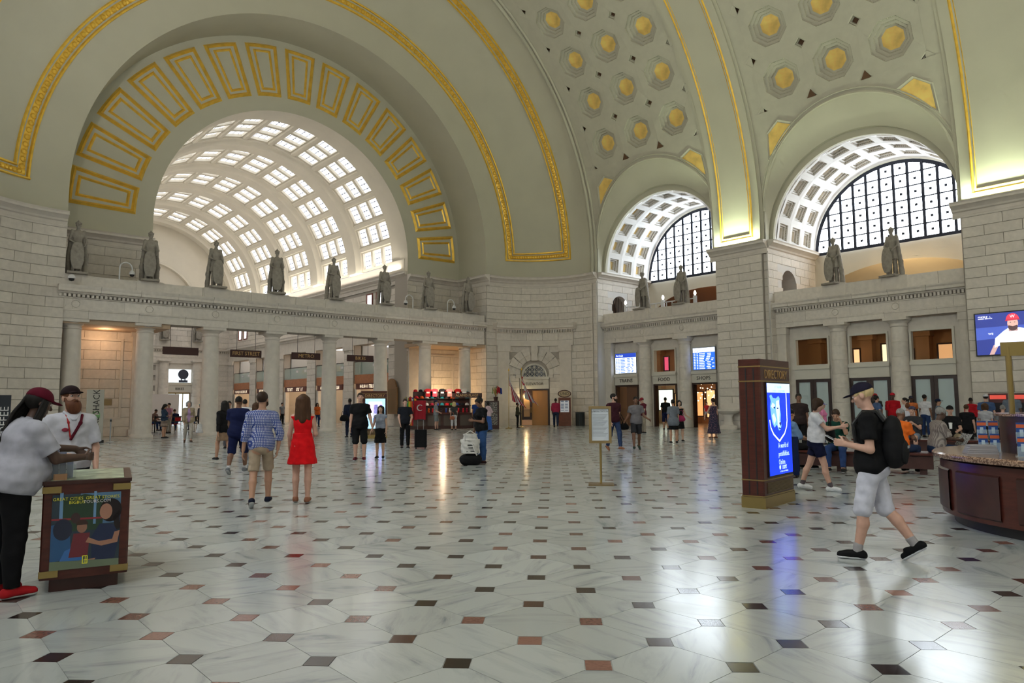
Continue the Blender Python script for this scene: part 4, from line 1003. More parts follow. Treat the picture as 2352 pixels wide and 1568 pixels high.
m = MB(); m.tube([FC(PMD + .8, .16, z) for z in (.9, 1.3)], .025, 6); m.build('door_handle', BRASS, lf)
m = MB(FC); arc_box(m, PH0 + 1.2, PMD, .005, .02, 0, 2.5, 3); m.build('open_leaf', mat('amber_door', (.42, .20, .06), .35), ed)
m = MB(); m.cyl(*FC(56.6, .13, 0)[:2], 1.95, 2.3, .07, 10); m.build('wall_lamp', mat('lamp_glow', (1, .85, .55), .5, emit=9, ecol=(1, .78, .42)), ed)
point('sconce', FC(56.6, .35, 2.1), 14, (1, .72, .36), .08)
# curb lights behind the souvenir stall and the side ceilings
point('side_lamp', (29.4, 40.3, 2.2), 70, (1, .66, .34), .25); point('side_lamp', (8.2, 40.4, 5.2), 30, (1, .62, .35), .25)
# uplights on the north pier cornices (greenish tubes)
for y0, y1 in ((20.4, 22.8), (7.0, 9.8)):
    area('cornice_tube_or_fill', (36.62, (y0 + y1)/2, 10.8), (pi, 0, 0), .12, y1 - y0, 210, (.86, 1, .70))
for y in (21.5, 8.7, -4.0, -16.6):  # unseen south uplights, added as fill to brighten the vault
    area('cornice_tube_or_fill', (1.25, y, 10.85), (pi, radians(14), 0), .3, 2.8, 720, (1, .985, .93))
# south side and east end: piers, recessed bays and their lunette windows
ws = struct('wall_south', 'south side piers and recessed bays of the hall')
k = MB()
for y0, y1 in ((20.0, 23.1), (7.4, 10.1), (-5.3, -2.6), (-17.9, -15.2), (-29, -27.7), (32.4, 36)): k.box(-5.2, .72 if y0 != 7.4 else -1.4, y0, y1, 0, 16.6)
k.box(-5.6, -5.1, -29, 36, 0, 10.6); k.box(-5.6, .7, -29, 36, 15.6, 17.0); k.build('pier_core', STONE2, ws)
k = MB(); k.box(-1, 38, -29.6, -29, 0, 11.0); k.box(36.9, 37.4, -29, 5.6, 0, 10.75); k.build('wall_core', STONE2, ws)
k = MB(); k.grid([[(AX + r*cos(pi*i/40), -29, ZS + r*sin(pi*i/40)) for r in (8.3, 18.4)] for i in range(41)]); k.build('end_lunette', PLASTER, ws)
for i, yc in enumerate((27.55, 14.95, 2.3, -10.2, -22.8)):
    wd = struct('window_%d' % (i + 20), 'south lunette window behind the viewer'); k = MB(); k.poly([(-5.05, yc + 4.55*cos(pi*j/24), 10.62 + 4.55*sin(pi*j/24)) for j in range(25)]); k.build('pane', PANE, wd)
wd = struct('window_30', 'arched opening of the east end'); k = MB(); k.poly([(AX + 8.3*cos(pi*j/24), -29.2, ZS + 8.3*sin(pi*j/24)) for j in range(25)]); k.build('pane', EASTP, wd)
# ================================================================== figures: smooth implicit bodies meshed with surface nets
class Field:
    def __init__(s): s.p = []
    def cone(s, a, b, ra, rb=None, k=.02, clip=(), sub=False):
        a, b = np.array(a, float), np.array(b, float); rb = ra if rb is None else rb; m = max(ra, rb)
        s.p.append(('c', a, b, ra, rb, np.minimum(a, b) - m, np.maximum(a, b) + m, k, clip, sub)); return s
    def ell(s, c, r, R=None, k=.02, clip=(), sub=False):
        c, r = np.array(c, float), np.array(r, float); m = np.full(3, r.max()) if R is not None else r
        s.p.append(('e', c, r, R, None, c - m, c + m, k, clip, sub)); return s
    def skirt(s, z0, z1, r0, r1, c0, c1, sy=.75, k=.01, pl=0, amp=0.0, clip=()):
        m = max(r0, r1)*1.2; c0, c1 = np.array(c0, float), np.array(c1, float)
        lo = np.array([min(c0[0], c1[0]) - m, min(c0[1], c1[1]) - m, z0]); hi = np.array([max(c0[0], c1[0]) + m, max(c0[1], c1[1]) + m, z1])
        s.p.append(('s', (z0, z1, r0, r1, sy, pl, amp), (c0, c1), None, None, lo, hi, k, clip, False)); return s
    def mesh(s, name, h, wr=0.0):
        lo = np.min([p[5] for p in s.p if not p[9]], 0) - 3*h; hi = np.max([p[6] for p in s.p if not p[9]], 0) + 3*h
        n = np.ceil((hi - lo)/h).astype(int) + 1
        f = np.full(n, 1.0, np.float32); ax = [(lo[i] + h*np.arange(n[i])).astype(np.float32) for i in range(3)]
        for ty, A, B, C_, D_, l, u, k, clip, sub in s.p:
            i0 = np.clip(np.floor((l - k - 2*h - lo)/h).astype(int), 0, n); i1 = np.clip(np.ceil((u + k + 2*h - lo)/h).astype(int) + 1, 0, n)
            if (i1 <= i0).any(): continue
            X = ax[0][i0[0]:i1[0], None, None]; Y = ax[1][None, i0[1]:i1[1], None]; Z = ax[2][None, None, i0[2]:i1[2]]
            if ty == 'c':
                ba = B - A; L2 = float(ba @ ba) + 1e-9
                t = np.clip(((X - A[0])*ba[0] + (Y - A[1])*ba[1] + (Z - A[2])*ba[2])/L2, 0, 1)
                d = np.sqrt((X - A[0] - t*ba[0])**2 + (Y - A[1] - t*ba[1])**2 + (Z - A[2] - t*ba[2])**2) - (C_ + (D_ - C_)*t)
            elif ty == 'e':
                x, y, z = X - A[0], Y - A[1], Z - A[2]
                if C_ is not None: x, y, z = (C_[0][0]*x + C_[1][0]*y + C_[2][0]*z, C_[0][1]*x + C_[1][1]*y + C_[2][1]*z, C_[0][2]*x + C_[1][2]*y + C_[2][2]*z)
                q0 = np.sqrt((x/B[0])**2 + (y/B[1])**2 + (z/B[2])**2); q1 = np.sqrt((x/B[0]**2)**2 + (y/B[1]**2)**2 + (z/B[2]**2)**2) + 1e-6
                d = q0*(q0 - 1)/q1
            else:
                z0, z1, r0, r1, sy, pl, amp = A; c0, c1 = B
                t = np.clip((Z - z0)/(z1 - z0), 0, 1); r = r0 + (r1 - r0)*t; x = X - (c0[0] + (c1[0] - c0[0])*t); y = (Y - (c0[1] + (c1[1] - c0[1])*t))/sy
                q = np.sqrt(x*x + y*y)
                if pl: r = r*(1 + amp*(1 - t)*np.sin(pl*np.arctan2(y, x)))
                d = (q - r)*min(sy, 1); d = np.maximum(d, np.maximum(z0 - Z, Z - z1))
            for cp, cn in clip: d = np.maximum(d, (X - cp[0])*cn[0] + (Y - cp[1])*cn[1] + (Z - cp[2])*cn[2])
            sl = (slice(i0[0], i1[0]), slice(i0[1], i1[1]), slice(i0[2], i1[2]))
            if sub: f[sl] = np.maximum(f[sl], -d)
            else:
                a_ = f[sl]; hh = np.clip(.5 + .5*(a_ - d)/k, 0, 1); f[sl] = a_ + (d - a_)*hh - k*hh*(1 - hh)
        V, Q = nets(f); V = V*h + lo
        if wr > 0:
            g = np.sin(V[:, 0]*31 + V[:, 2]*23) + np.sin(V[:, 1]*37 - V[:, 2]*29 + 1.3) + .7*np.sin(V[:, 2]*61 + V[:, 0]*17)
            c = V.mean(0); dv = V - c; dv[:, 2] = 0; L_ = np.linalg.norm(dv, axis=1, keepdims=True) + 1e-6; V = V + dv/L_*(g[:, None]*wr)
        me = bpy.data.meshes.new(name); nv, nf = len(V), len(Q)
        me.vertices.add(nv); me.vertices.foreach_set('co', V.astype(np.float32).ravel())
        me.loops.add(nf*4); me.loops.foreach_set('vertex_index', Q.astype(np.int32).ravel())
        me.polygons.add(nf); me.polygons.foreach_set('loop_start', np.arange(0, nf*4, 4, dtype=np.int32)); me.polygons.foreach_set('use_smooth', np.ones(nf, bool))
        me.update(calc_edges=True); return me
def nets(f):
    ins = f < 0; n = np.array(f.shape) - 1
    cnt = np.zeros(n, np.int8)
    for dx in (0, 1):
        for dy in (0, 1):
            for dz in (0, 1): cnt += ins[dx:n[0]+dx, dy:n[1]+dy, dz:n[2]+dz]
    act = (cnt > 0) & (cnt < 8); I = np.argwhere(act); idx = np.full(n, -1, np.int32); idx[act] = np.arange(len(I))
    acc = np.zeros((len(I), 3), np.float32); w = np.zeros(len(I), np.float32)
    cor = [(a, b, c) for a in (0, 1) for b in (0, 1) for c in (0, 1)]
    val = {c: f[I[:, 0]+c[0], I[:, 1]+c[1], I[:, 2]+c[2]] for c in cor}
    for c in cor:
        for ax_ in range(3):
            if c[ax_]: continue
            e = list(c); e[ax_] = 1; e = tuple(e); a, b = val[c], val[e]; m = (a < 0) != (b < 0); t = np.where(m, a/(a - b + 1e-12), 0)
            p = np.array(c, np.float32)[None, :].repeat(len(I), 0); p[:, ax_] = t
            acc += p*m[:, None]; w += m
    V = I + acc/np.maximum(w, 1)[:, None]
    Q = []
    for ax_ in range(3):
        o = [0, 1, 2]; o.remove(ax_); s = [slice(1, -1)]*3; s[ax_] = slice(0, -1); s2 = list(s); s2[ax_] = slice(1, None)
        A = ins[tuple(s)]; B = ins[tuple(s2)]; E = np.argwhere(A != B)
        if not len(E): continue
        for k in o: E[:, k] += 1
        fl = A[tuple((E - [1 if k in o else 0 for k in range(3)]).T)]
        c = []
        for da, db in ((0, 0), (1, 0), (1, 1), (0, 1)):
            g = E.copy(); g[:, o[0]] -= da; g[:, o[1]] -= db; c.append(idx[g[:, 0], g[:, 1], g[:, 2]])
        q = np.stack(c, 1); fl = fl if ax_ != 1 else ~fl; q[~fl] = q[~fl][:, ::-1]; Q.append(q[(q >= 0).all(1)])
    return V, np.concatenate(Q)

def vn(v): v = np.array(v, float); return v/np.linalg.norm(v)
def rotz(a): c, s = cos(a), sin(a); return np.array([[c, -s, 0], [s, c, 0], [0, 0, 1]])
def rotx(a): c, s = cos(a), sin(a); return np.array([[1, 0, 0], [0, c, -s], [0, s, c]])
def frame_from_up(u, fwd=(0, 1, 0)):
    u = vn(u); f_ = np.array(fwd, float); f_ = vn(f_ - u*(f_ @ u)); r = np.cross(f_, u); return np.stack([r, f_, u], 1)
SKIN = {k: mat('skin_' + k, c, .5, noise=.05, nscale=20) for k, c in dict(fair=(.58, .34, .25), tan=(.46, .25, .16), brown=(.20, .095, .055), dark=(.085, .042, .028), asian=(.58, .36, .25)).items()}
HAIRC = dict(black=(.012, .010, .009), dark=(.035, .018, .010), brown=(.07, .032, .015), blond=(.62, .47, .24), grey=(.25, .24, .23), auburn=(.13, .045, .02))
CLO = {}
def cloth(c):
    if not isinstance(c, tuple): return c
    k = 'cloth_%02x%02x%02x' % tuple(int(255*min(1, v)**.45) for v in c)
    return mat(k, c, .85, noise=.10, nscale=14, spec=.15)
DOWN = ((.13, .02, -1), (.04, .16, -1))
class Fig:
    """pose in the figure's own frame: x outward on each side, y forward, z up"""
    def __init__(s, H=1.75, b=1.0, fem=False, lean=(0, 0), head=(0, 0), armL=DOWN, armR=DOWN, legL=((.05, .02, -1), (.0, -.02, -1)), legR=((.05, .02, -1), (.0, -.02, -1)), footL=0.0, footR=0.0, sit=None, curl=.5, vox=.014):
        s.k = H/1.75; s.b = b; s.fem = fem; s.vox = vox; s.curl = curl; q = s.k
        s.hipz = .93; s.pel = np.array([0, 0, 0.0])
        s.R = frame_from_up((lean[0], lean[1], 1)); s.head = head
        hh = .088 if not fem else .092; s.sh = .178 if not fem else .158
        s.hip = {}; s.knee = {}; s.ank = {}; s.toe = {}; s.fp = {'L': footL, 'R': footR}
        for sd, leg in (('L', legL), ('R', legR)):
            sg = -1 if sd == 'L' else 1
            t, c = np.array(leg[0], float), np.array(leg[1], float); t[0] *= sg; c[0] *= sg
            s.hip[sd] = np.array([sg*hh*(.5 + .5*b), 0, -.02]); s.knee[sd] = s.hip[sd] + vn(t)*.42; s.ank[sd] = s.knee[sd] + vn(c)*.415
        foot_dir = {}
        for sd, leg in (('L', legL), ('R', legR)):
            sg = -1 if sd == 'L' else 1; p = s.fp[sd]; foot_dir[sd] = np.array([sg*.12, cos(p), -sin(p)])
        s.fd = foot_dir
        def botz(sd): return min(s.ank[sd][2] - .085*cos(s.fp[sd]), s.ank[sd][2] - .06 - .17*sin(max(0, s.fp[sd])) )
        zmin = min(botz('L'), botz('R')); off = -zmin if sit is None else sit/q + .10
        for d in (s.hip, s.knee, s.ank):
            for sd in d: d[sd] = d[sd] + [0, 0, off]
        s.pel = np.array([0, 0, off])
        s.el = {}; s.wr = {}; s.hd = {}; s.shd = {}
        for sd, arm in (('L', armL), ('R', armR)):
            sg = -1 if sd == 'L' else 1
            u, f_ = np.array(arm[0], float), np.array(arm[1], float); u[0] *= sg; f_[0] *= sg
            s.shd[sd] = s.T((sg*s.sh*(.7 + .3*b), -.01, 1.385)); s.el[sd] = s.shd[sd] + vn(u)*.29; s.wr[sd] = s.el[sd] + vn(f_)*.25; s.hd[sd] = vn(f_) if len(arm) < 3 else vn(np.array(arm[2], float)*[sg, 1, 1])
        s.nk = s.T((0, -.01, 1.49)); yaw, pit = s.head
        s.HR = s.R @ rotz(-yaw) @ rotx(pit)
        s.items = []
    def T(s, p): p = np.array(p, float); return s.pel + s.R @ (p - [0, 0, s.hipz])
    def Hd(s, p): return s.nk + s.HR @ (np.array(p, float) - [0, -.01, 1.49])
    def torso(s, F, e=0.0, k=.04, clip=(), bust=True, pelvis=True):
        b = s.b; fe = s.fem; R = s.R
        if pelvis: F.ell(s.T((0, -.005, .95)), ((.165 if not fe else .172)*b + e, .115*b + e, .115 + e), R, k, clip)
        F.ell(s.T((0, .0, 1.10)), ((.142 if not fe else .128)*b + e, .102*b + e, .17 + e), R, k, clip)
        F.ell(s.T((0, .0, 1.29)), ((.165 if not fe else .145)*b + e, .112*b + e, .175 + e), R, k, clip)
        if b > 1.12: F.ell(s.T((0, .05*b, 1.08)), (.14*b + e, .12*b + e, .15 + e), R, k, clip)
        for sg in (-1, 1): F.cone(s.T((sg*.045, -.015, 1.435)), s.T((sg*(s.sh - .02), -.01, 1.385)), .052 + e, .048 + e, k, clip)
        if fe and bust:
            for x in (-.065, .065): F.ell(s.T((x, .085*b, 1.27)), (.066 + e, .062 + e, .066 + e), R, .05, clip)
    def body(s, mt, hands=True, face=True):
        F = Field(); s.torso(F); b = s.b; g = .85 if s.fem else 1.0
        F.cone(s.T((0, -.012, 1.44)), s.Hd((0, .0, 1.58)), .058*g, .052*g, .03)
        Hd, R = s.Hd, s.HR
        F.ell(Hd((0, -.012, 1.662)), (.074, .094, .088), R, .02); F.ell(Hd((0, .03, 1.60)), (.054, .062, .078), R, .03)
        F.ell(Hd((0, .055, 1.672)), (.05, .035, .02), R, .02)
        F.cone(Hd((0, .082, 1.655)), Hd((0, .108, 1.618)), .009, .0155, .012)
        F.ell(Hd((0, .084, 1.580)), (.026, .012, .010), R, .008); F.ell(Hd((0, .07, 1.548)), (.025, .02, .018), R, .015)
        for sg in (-1, 1):
            F.ell(Hd((sg*.077, -.012, 1.632)), (.012, .024, .033), R, .008)
            F.ell(Hd((sg*.032, .100, 1.650)), (.017, .016, .010), R, .006, sub=True); F.ell(Hd((sg*.04, .058, 1.618)), (.022, .022, .02), R, .02)
        for sd in 'LR':
            ab = (.5 + .5*b)*(.9 if s.fem else 1)
            F.cone(s.shd[sd], s.el[sd], .049*ab, .040*ab, .03); F.cone(s.el[sd], s.wr[sd], .041*ab, .027*ab, .02)
            F.cone(s.hip[sd], s.knee[sd], .088*(.3 + .7*b), .056*(.5 + .5*b), .03); m = s.knee[sd]*.66 + s.ank[sd]*.34 + [0, -.018, 0]
            F.cone(s.knee[sd], m, .054*(.5 + .5*b), .057*(.5 + .5*b), .02); F.cone(m, s.ank[sd], .055*(.5 + .5*b), .037, .02)
            fd = s.fd[sd]; an = s.ank[sd]; up_ = vn(np.cross(np.cross(fd, [0, 0, 1.0]), fd)); hl = an - up_*.042 - vn(fd)*.03; F.cone(an, hl, .036, .032, .02); F.cone(hl, an + fd*.145 - up_*.05, .031, .022, .02)
            s.hand(F, sd)
        F.ell(s.T((0, -.06, .90)), (.14*b, .09*b, .11), s.R, .05)
        s.add('body', F, mt, s.vox)
        if face:
            for sg in (-1, 1):
                if s.vox < .010:
                    E_ = Field(); E_.ell(Hd((sg*.032, .078, 1.650)), (.0145, .0140, .009)); s.add('eye', E_, mat('eye_white', (.55, .52, .5), .3), .004)
                    E_ = Field(); E_.ell(Hd((sg*.032, .0895, 1.650)), (.0068, .005, .0068)); s.add('iris', E_, BLACK, .003)
                    E_ = Field(); E_.cone(Hd((sg*.017, .094, 1.671)), Hd((sg*.05, .086, 1.674)), .004, .003); s.add('eyebrow', E_, mat('brow', (.06, .035, .02), .7), .003)
                else:
                    E_ = Field(); E_.ell(Hd((sg*.032, .078, 1.650)), (.0145, .0145, .009)); s.add('eye', E_, BLACK, .008)
            if s.vox < .0135: E_ = Field(); E_.ell(Hd((0, .0885, 1.580)), (.023, .010, .007), R); s.add('lips', E_, mat('lips', (.35, .13, .11), .5), .005)
    def hand(s, F, sd):
        d = s.hd[sd]; w_ = s.wr[sd]; sg = -1 if sd == 'L' else 1
        inn = np.array([-sg, 0, 0.0]); inn = inn - d*(inn @ d)
        if np.linalg.norm(inn) < .4: inn = np.array([0, 0, -1.0]) - d*(np.array([0, 0, -1.0]) @ d)
        nrm = vn(inn); wd = np.cross(nrm, d)*sg*(1 if True else -1)
        if (wd @ np.array([0, 1, .3])) < 0: wd = -wd
        g = .92 if s.fem else 1.0; cu = s.curl
        for t in (-.026, -.009, .009, .026): F.cone(w_ + d*.012 + wd*t*.6, w_ + d*.088*g + wd*t, .0135*g, .0125*g, .012)
        for t, L_, sp in ((.028, .068, .10), (.0095, .078, .03), (-.0095, .072, -.04), (-.028, .056, -.12)):
            a = w_ + d*.09*g + wd*t; d1 = vn(d + wd*sp*.5 + nrm*cu*.7); m = a + d1*L_*.5*g; d2 = vn(d + nrm*cu*2.0); F.cone(a, m, .0105*g, .0095*g, .004); F.cone(m, m + d2*L_*.5*g, .0095*g, .008*g, .004)
        a = w_ + d*.03 + wd*.025; d1 = vn(d*.8 + wd*.75 + nrm*.3); m = a + d1*.05; F.cone(a, m, .014*g, .012*g, .008); F.cone(m, m + vn(d + wd*.2 + nrm*.4)*.035, .0115*g, .0095*g, .005)
    def add(s, nm, F, mt, h=None, wr=0.0): s.items.append((nm, F, mt, h or s.vox, wr))
    # --- garments
    def shirt(s, c, sleeve=.55, hem=.88, e=.02, loose=.012, nm='shirt', wr=.0035, neck=1.475, gap=0.0):
        F = Field(); up = s.R[:, 2]; cl = [(s.T((0, 0, hem)), -up), (s.T((0, 0, neck)), up)]
        s.torso(F, e, .04, cl)
        if loose: F.ell(s.T((0, .0, hem + .12)), (.165*s.b + e + loose, .118*s.b + e + loose, .22), s.R, .06, cl)
        for sd in 'LR':
            a, m, w_ = s.shd[sd], s.el[sd], s.wr[sd]; ab = (.5 + .5*s.b)*(.9 if s.fem else 1); u = vn(m - a)
            if sleeve > 0: F.cone(s.T(((-.1 if sd == 'L' else .1), -.01, 1.39)), a, .052 + e, .050 + e, .03, [cl[1]])
            if sleeve > 0:
                f_ = min(1, sleeve*1.0); q = a + (m - a)*f_
                F.cone(a, a + (m - a)*min(1, f_ + .1), .050*ab + e, (.046 if sleeve < 1 else .044)*ab + e + .006, .03, [(q, u)] if sleeve < 1 else [])
            if sleeve > 1: v = vn(w_ - m); q = m + (w_ - m)*(sleeve - 1); F.cone(m, w_, .044*ab + e, .031*ab + e, .02, [(q, v)])
        if gap: F.ell(s.T((0, .18, 1.12)), (gap, .16, .48), s.R, .01, sub=True)
        s.add(nm, F, cloth(c), s.vox, wr); return s
    def collar(s, c, e=.02):
        F = Field()
        for sg in (-1, 1): F.cone(s.T((sg*.012, .088*s.b + e, 1.405)), s.T((sg*.07, .03, 1.475)), .016, .02, .01); F.cone(s.T((sg*.07, .03, 1.475)), s.T((sg*.05, -.06, 1.485)), .02, .018, .01)
        s.add('collar', F, cloth(c), min(s.vox, .009)); return s
    def legs(s, c, length=1.0, e=.012, nm='shorts', top=.985, flare=.02, wr=.003):
        """length: 1 = knee, 2 = ankle"""
        F = Field(); up = s.R[:, 2]; cl = [(s.T((0, 0, top)), up)]; b = s.b
        F.ell(s.T((0, -.005, .95)), ((.165 if not s.fem else .172)*b + e, .115*b + e, .12 + e), s.R, .04, cl); F.ell(s.T((0, -.06, .90)), (.142*b + e, .09*b + e, .11 + e), s.R, .05, cl); F.ell(s.T((0, 0, 1.06)), (.145*b + e, .105*b + e, .1), s.R, .04, cl)
        for sd in 'LR':
            a, k_, n = s.hip[sd], s.knee[sd], s.ank[sd]; f_ = min(1, length); q = a + (k_ - a)*f_
            F.cone(a, a + (k_ - a)*min(1.0, f_ + .12), .088*(.3 + .7*b) + e, .056*(.5 + .5*b) + e + (flare if length <= 1.05 else .004) + .02*(1 - f_), .03, [(q, vn(k_ - a))] if length < 1.0 else [])
            if length > 1.0:
                g = min(1, length - 1); q = k_ + (n - k_)*g; m = k_*.66 + n*.34 + np.array([0, -.012, 0]); v = vn(n - k_)
                F.cone(k_, m, .056*(.5 + .5*b) + e + .006, .057*(.5 + .5*b) + e, .02, [(q, v)]); F.cone(m, n, .057*(.5 + .5*b) + e, .045 + e, .02, [(q, v)])
        s.add(nm, F, cloth(c), s.vox, wr); return s
    def skirt(s, c, hem=.5, top=1.0, r=.24, e=.02, nm='skirt', pl=9, amp=.05, sy=.8):
        F = Field(); p = s.pel; up = s.R[:, 2]; zt = s.T((0, 0, top))[2]; ct = s.T((0, 0, top)); z0 = hem*p[2]/.93
        F.skirt(z0, zt, r, (.145 if s.fem else .16)*s.b + e, (0, p[1], 0), ct, sy, .02, pl, amp)
        F.ell(s.T((0, -.01, .95)), (.172*s.b + e, .12*s.b + e, .13), s.R, .04, [((0, 0, zt), (0, 0, 1))])
        s.add(nm, F, cloth(c), s.vox, .0025); return s
    def shoes(s, c, sole=(.6, .6, .6), sock=None, high=.0):
        for sd in 'LR':
            F = Field(); G = Field(); an, fd = s.ank[sd], s.fd[sd]; dn = np.array([0, -s.fp[sd] and -sin(s.fp[sd])*1.0 or 0, -1.0]); up = vn(np.cross(np.cross(fd, [0, 0, 1.0]), fd)); hl = an - up*.04 - vn(fd)*.04
            toe = an + fd*.155 - up*.048; bt = (an - up*.082, -up); q = (an - up*.062, -up); q2 = (an - up*.060, up)
            F.cone(hl, toe, .044, .036, .02, [q]); F.cone(an + up*.0, hl, .044 + high, .044, .02, [q, (an + up*.005, up)]); F.ell(an + fd*.07 - up*.03, (.038, .07, .035), None, .02, [q])
            G.cone(hl, toe, .047, .040, .02, [bt, q2])
            s.add('shoe', F, cloth(c), min(s.vox, .011)); s.add('shoe_sole', G, cloth(sole), min(s.vox, .011))
            if sock: S = Field(); S.cone(an, an + (s.knee[sd] - an)*.22, .045, .046, .01, [(an + (s.knee[sd] - an)*.2, vn(s.knee[sd] - an))]); s.add('sock', S, cloth(sock))
        return s
    def hair(s, kind, c, L_=.0):
        F = Field(); Hd, R = s.Hd, s.HR; fw = R[:, 1]; up = R[:, 2]; m = mat('hair_' + c, HAIRC[c], .6, spec=.25, noise=.25, nscale=40, stretch=(1, 1, .15))
        if kind == 'short':
            F.ell(Hd((0, -.018, 1.675)), (.084, .104, .094), R, .02, [(Hd((0, .0, 1.585)), -up)])
            F.ell(Hd((0, .10, 1.615)), (.075, .075, .072), R, .01, sub=True)
            for sg in (-1, 1): F.ell(Hd((sg*.085, .03, 1.615)), (.03, .05, .045), R, .01, sub=True)
        elif kind == 'buzz':
            F.ell(Hd((0, -.014, 1.668)), (.078, .098, .090), R, .02, [(Hd((0, .0, 1.62)), -up)]); F.ell(Hd((0, .11, 1.625)), (.075, .085, .07), R, .01, sub=True)
        elif kind in ('long', 'bob', 'pony', 'bun', 'dreads'):
            F.ell(Hd((0, -.02, 1.672)), (.088, .108, .098), R, .02, [(Hd((0, 0, 1.56)), -up)]) if kind != 'dreads' else F.ell(Hd((0, -.03, 1.665)), (.086, .095, .095), R, .02)
            if kind in ('long', 'bob'):
                for sg in (-1, 0, 1):
                    e_ = Hd((sg*.085, -.055, 1.60 - L_)) if kind == 'long' else Hd((sg*.075, -.035, 1.55))
                    F.cone(Hd((sg*.06, -.045, 1.67)), e_, .058, .05 if kind == 'long' else .04, .03)
                if kind == 'long': F.cone(Hd((0, -.06, 1.66)), Hd((0, -.085, 1.57 - L_)), .075, .06, .03)
            elif kind == 'pony': F.cone(Hd((0, -.1, 1.69)), Hd((0, -.15, 1.67)), .035, .04, .02); F.cone(Hd((0, -.15, 1.67)), Hd((0, -.14, 1.50)), .035, .018, .02)
            elif kind == 'bun': F.ell(Hd((0, -.06, 1.77)), (.045, .045, .042), R, .015)
            F.ell(Hd((0, .105, 1.61)), (.066, .085, .085), R, .01, sub=True)
            if kind == 'dreads':
                rnd = random.Random(3)
                for i in range(22):
                    a = radians(100 + 250*i/21) if True else 0; x, y = .085*cos(a + pi/2 - pi*.97), .085*sin(a + pi/2 - pi*.97)
                    p = np.array([x, y - .03, 1.66]); q = np.array([x*1.35 + rnd.uniform(-.02, .02), y*1.25 - .05, 1.50]); z = np.array([x*1.5 + rnd.uniform(-.03, .03), y*1.2 - .06 + rnd.uniform(-.03, .02), 1.34 - rnd.uniform(0, .12)])
                    F.cone(Hd(p), Hd(q), .013, .012, .003); F.cone(Hd(q), Hd(z), .012, .008, .003)
        s.add('hair', F, m, s.vox if kind != 'dreads' else .006, .0015); return s
    def beard(s, c, big=.0):
        F = Field(); F.ell(s.Hd((0, .05, 1.565 - big)), (.062 + big*.4, .052 + big*.5, .052 + big*1.1), s.HR, .02); F.ell(s.Hd((0, .085, 1.600)), (.03, .016, .012), s.HR, .02); F.ell(s.Hd((0, .09, 1.581)), (.020, .02, .005), s.HR, .01, sub=True)
        for sg in (-1, 1): F.cone(s.Hd((sg*.066, .01, 1.63)), s.Hd((sg*.055, .04, 1.57)), .016, .024, .02)
        s.add('beard', F, mat('hair_' + c, HAIRC[c], .6, noise=.25, nscale=40), s.vox, .001); return s
    def cap(s, c, back=False, brim=True, badge=None):
        F = Field(); up = s.HR[:, 2]; F.ell(s.Hd((0, -.014, 1.685)), (.092, .112, .094), s.HR, .01, [(s.Hd((0, 0, 1.675)), -up)])
        if brim: sg = -1 if back else 1; F.ell(s.Hd((0, sg*.125 - .014, 1.682)), (.068, .075, .009), s.HR, .012)
        s.add('cap', F, cloth(c), min(s.vox, .011)); return s
    def build(s, loc, rz, label, group=None, name='person', bodymat=None):
        o = empty(name, (loc[0], loc[1], loc[2] if len(loc) > 2 else 0), rz); o.scale = (s.k,)*3
        tag(o, label, 'person', group)
        for nm, F, mt, h, wr in s.items: put(nm, F.mesh(nm, h, wr), mt, o)
        return o
def world(s, loc, rz, p):
    """figure point -> world"""
    q = rotz(rz) @ (np.array(p)*s.k); return (loc[0] + q[0], loc[1] + q[1], q[2] + (loc[2] if len(loc) > 2 else 0))
def simple(F, name, mt, h=.012, wr=0.0, parent=None): return put(name, F.mesh(name, h, wr), mt, parent)

# ---- stone legionnaires on the parapets
def legionnaire():
    f_ = Fig(1.75, 1.02, armL=((.25, .1, -1), (-.25, .9, -.75)), armR=((.25, .15, -1), (-.75, .75, -.5)), legL=((.03, .1, -1), (0, -.05, -1)), vox=.018)
    f_.body(None, face=False); B = f_.items[0][1]
    B.skirt(.60, 1.05, .215, .16, (0, 0, 0), (0, 0, 1), .8, .02, 14, .06)
    cp = Field()
    for x in (-.16, 0, .16): cp.cone((x*.8, -.10, 1.42), (x*1.5, -.17, .06), .07, .085, .05)
    for sg in (-1, 1): cp.cone((sg*.17, -.02, 1.44), (sg*.26, -.08, .5), .06, .07, .05); cp.cone((sg*.26, -.08, .5), (sg*.24, -.12, .06), .07, .07, .05)
    cr = Field(); cr.ell((0, -.012, 1.70), (.09, .108, .088), None, .01, [((0, 0, 1.665), (0, 0, -1))]); cr.cone((0, .06, 1.76), (0, -.1, 1.77), .02, .02, .02); cr.cone((0, 0, 1.78), (0, -.02, 1.84), .03, .012, .02)
    for a in range(0, 360, 45): cr.cone((.085*sin(radians(a)), .10*cos(radians(a)), 1.70), (.095*sin(radians(a)), .112*cos(radians(a)), 1.755), .018, .008, .01)
    sh = Field(); sh.ell((0.02, .30, .56), (.205, .035, .52), None, .01, [((0, 0, 1.02), (0, 0, 1)), ((0, 0, .10), (0, 0, -1))]); sh.ell((.02, .33, .75), (.09, .02, .09), None, .02); sh.cone((.02, .33, .3), (.02, .33, .9), .012, .012, .02); sh.ell((.02, .325, .45), (.12, .02, .2), None, .02)
    ft = Field()
    for sg in (-1, 1): ft.cone((sg*.09, -.03, .05), (sg*.11, .16, .035), .05, .04, .02)
    pl = MB(); pl.box(-.30, .30, -.26, .40, -.05, .02)
    out = []
    for nm, F, h in (('figure', B, .02), ('cape', cp, .022), ('crested_helmet', cr, .018), ('shield', sh, .018), ('feet', ft, .018)):
        me = F.mesh(nm, h, .003 if nm == 'cape' else 0); me.materials.append(STATUE); out.append((nm, me))
    me = pl.mesh('plinth'); me.materials.append(STATUE); out.append(('plinth', me)); return out
LEG = legionnaire()
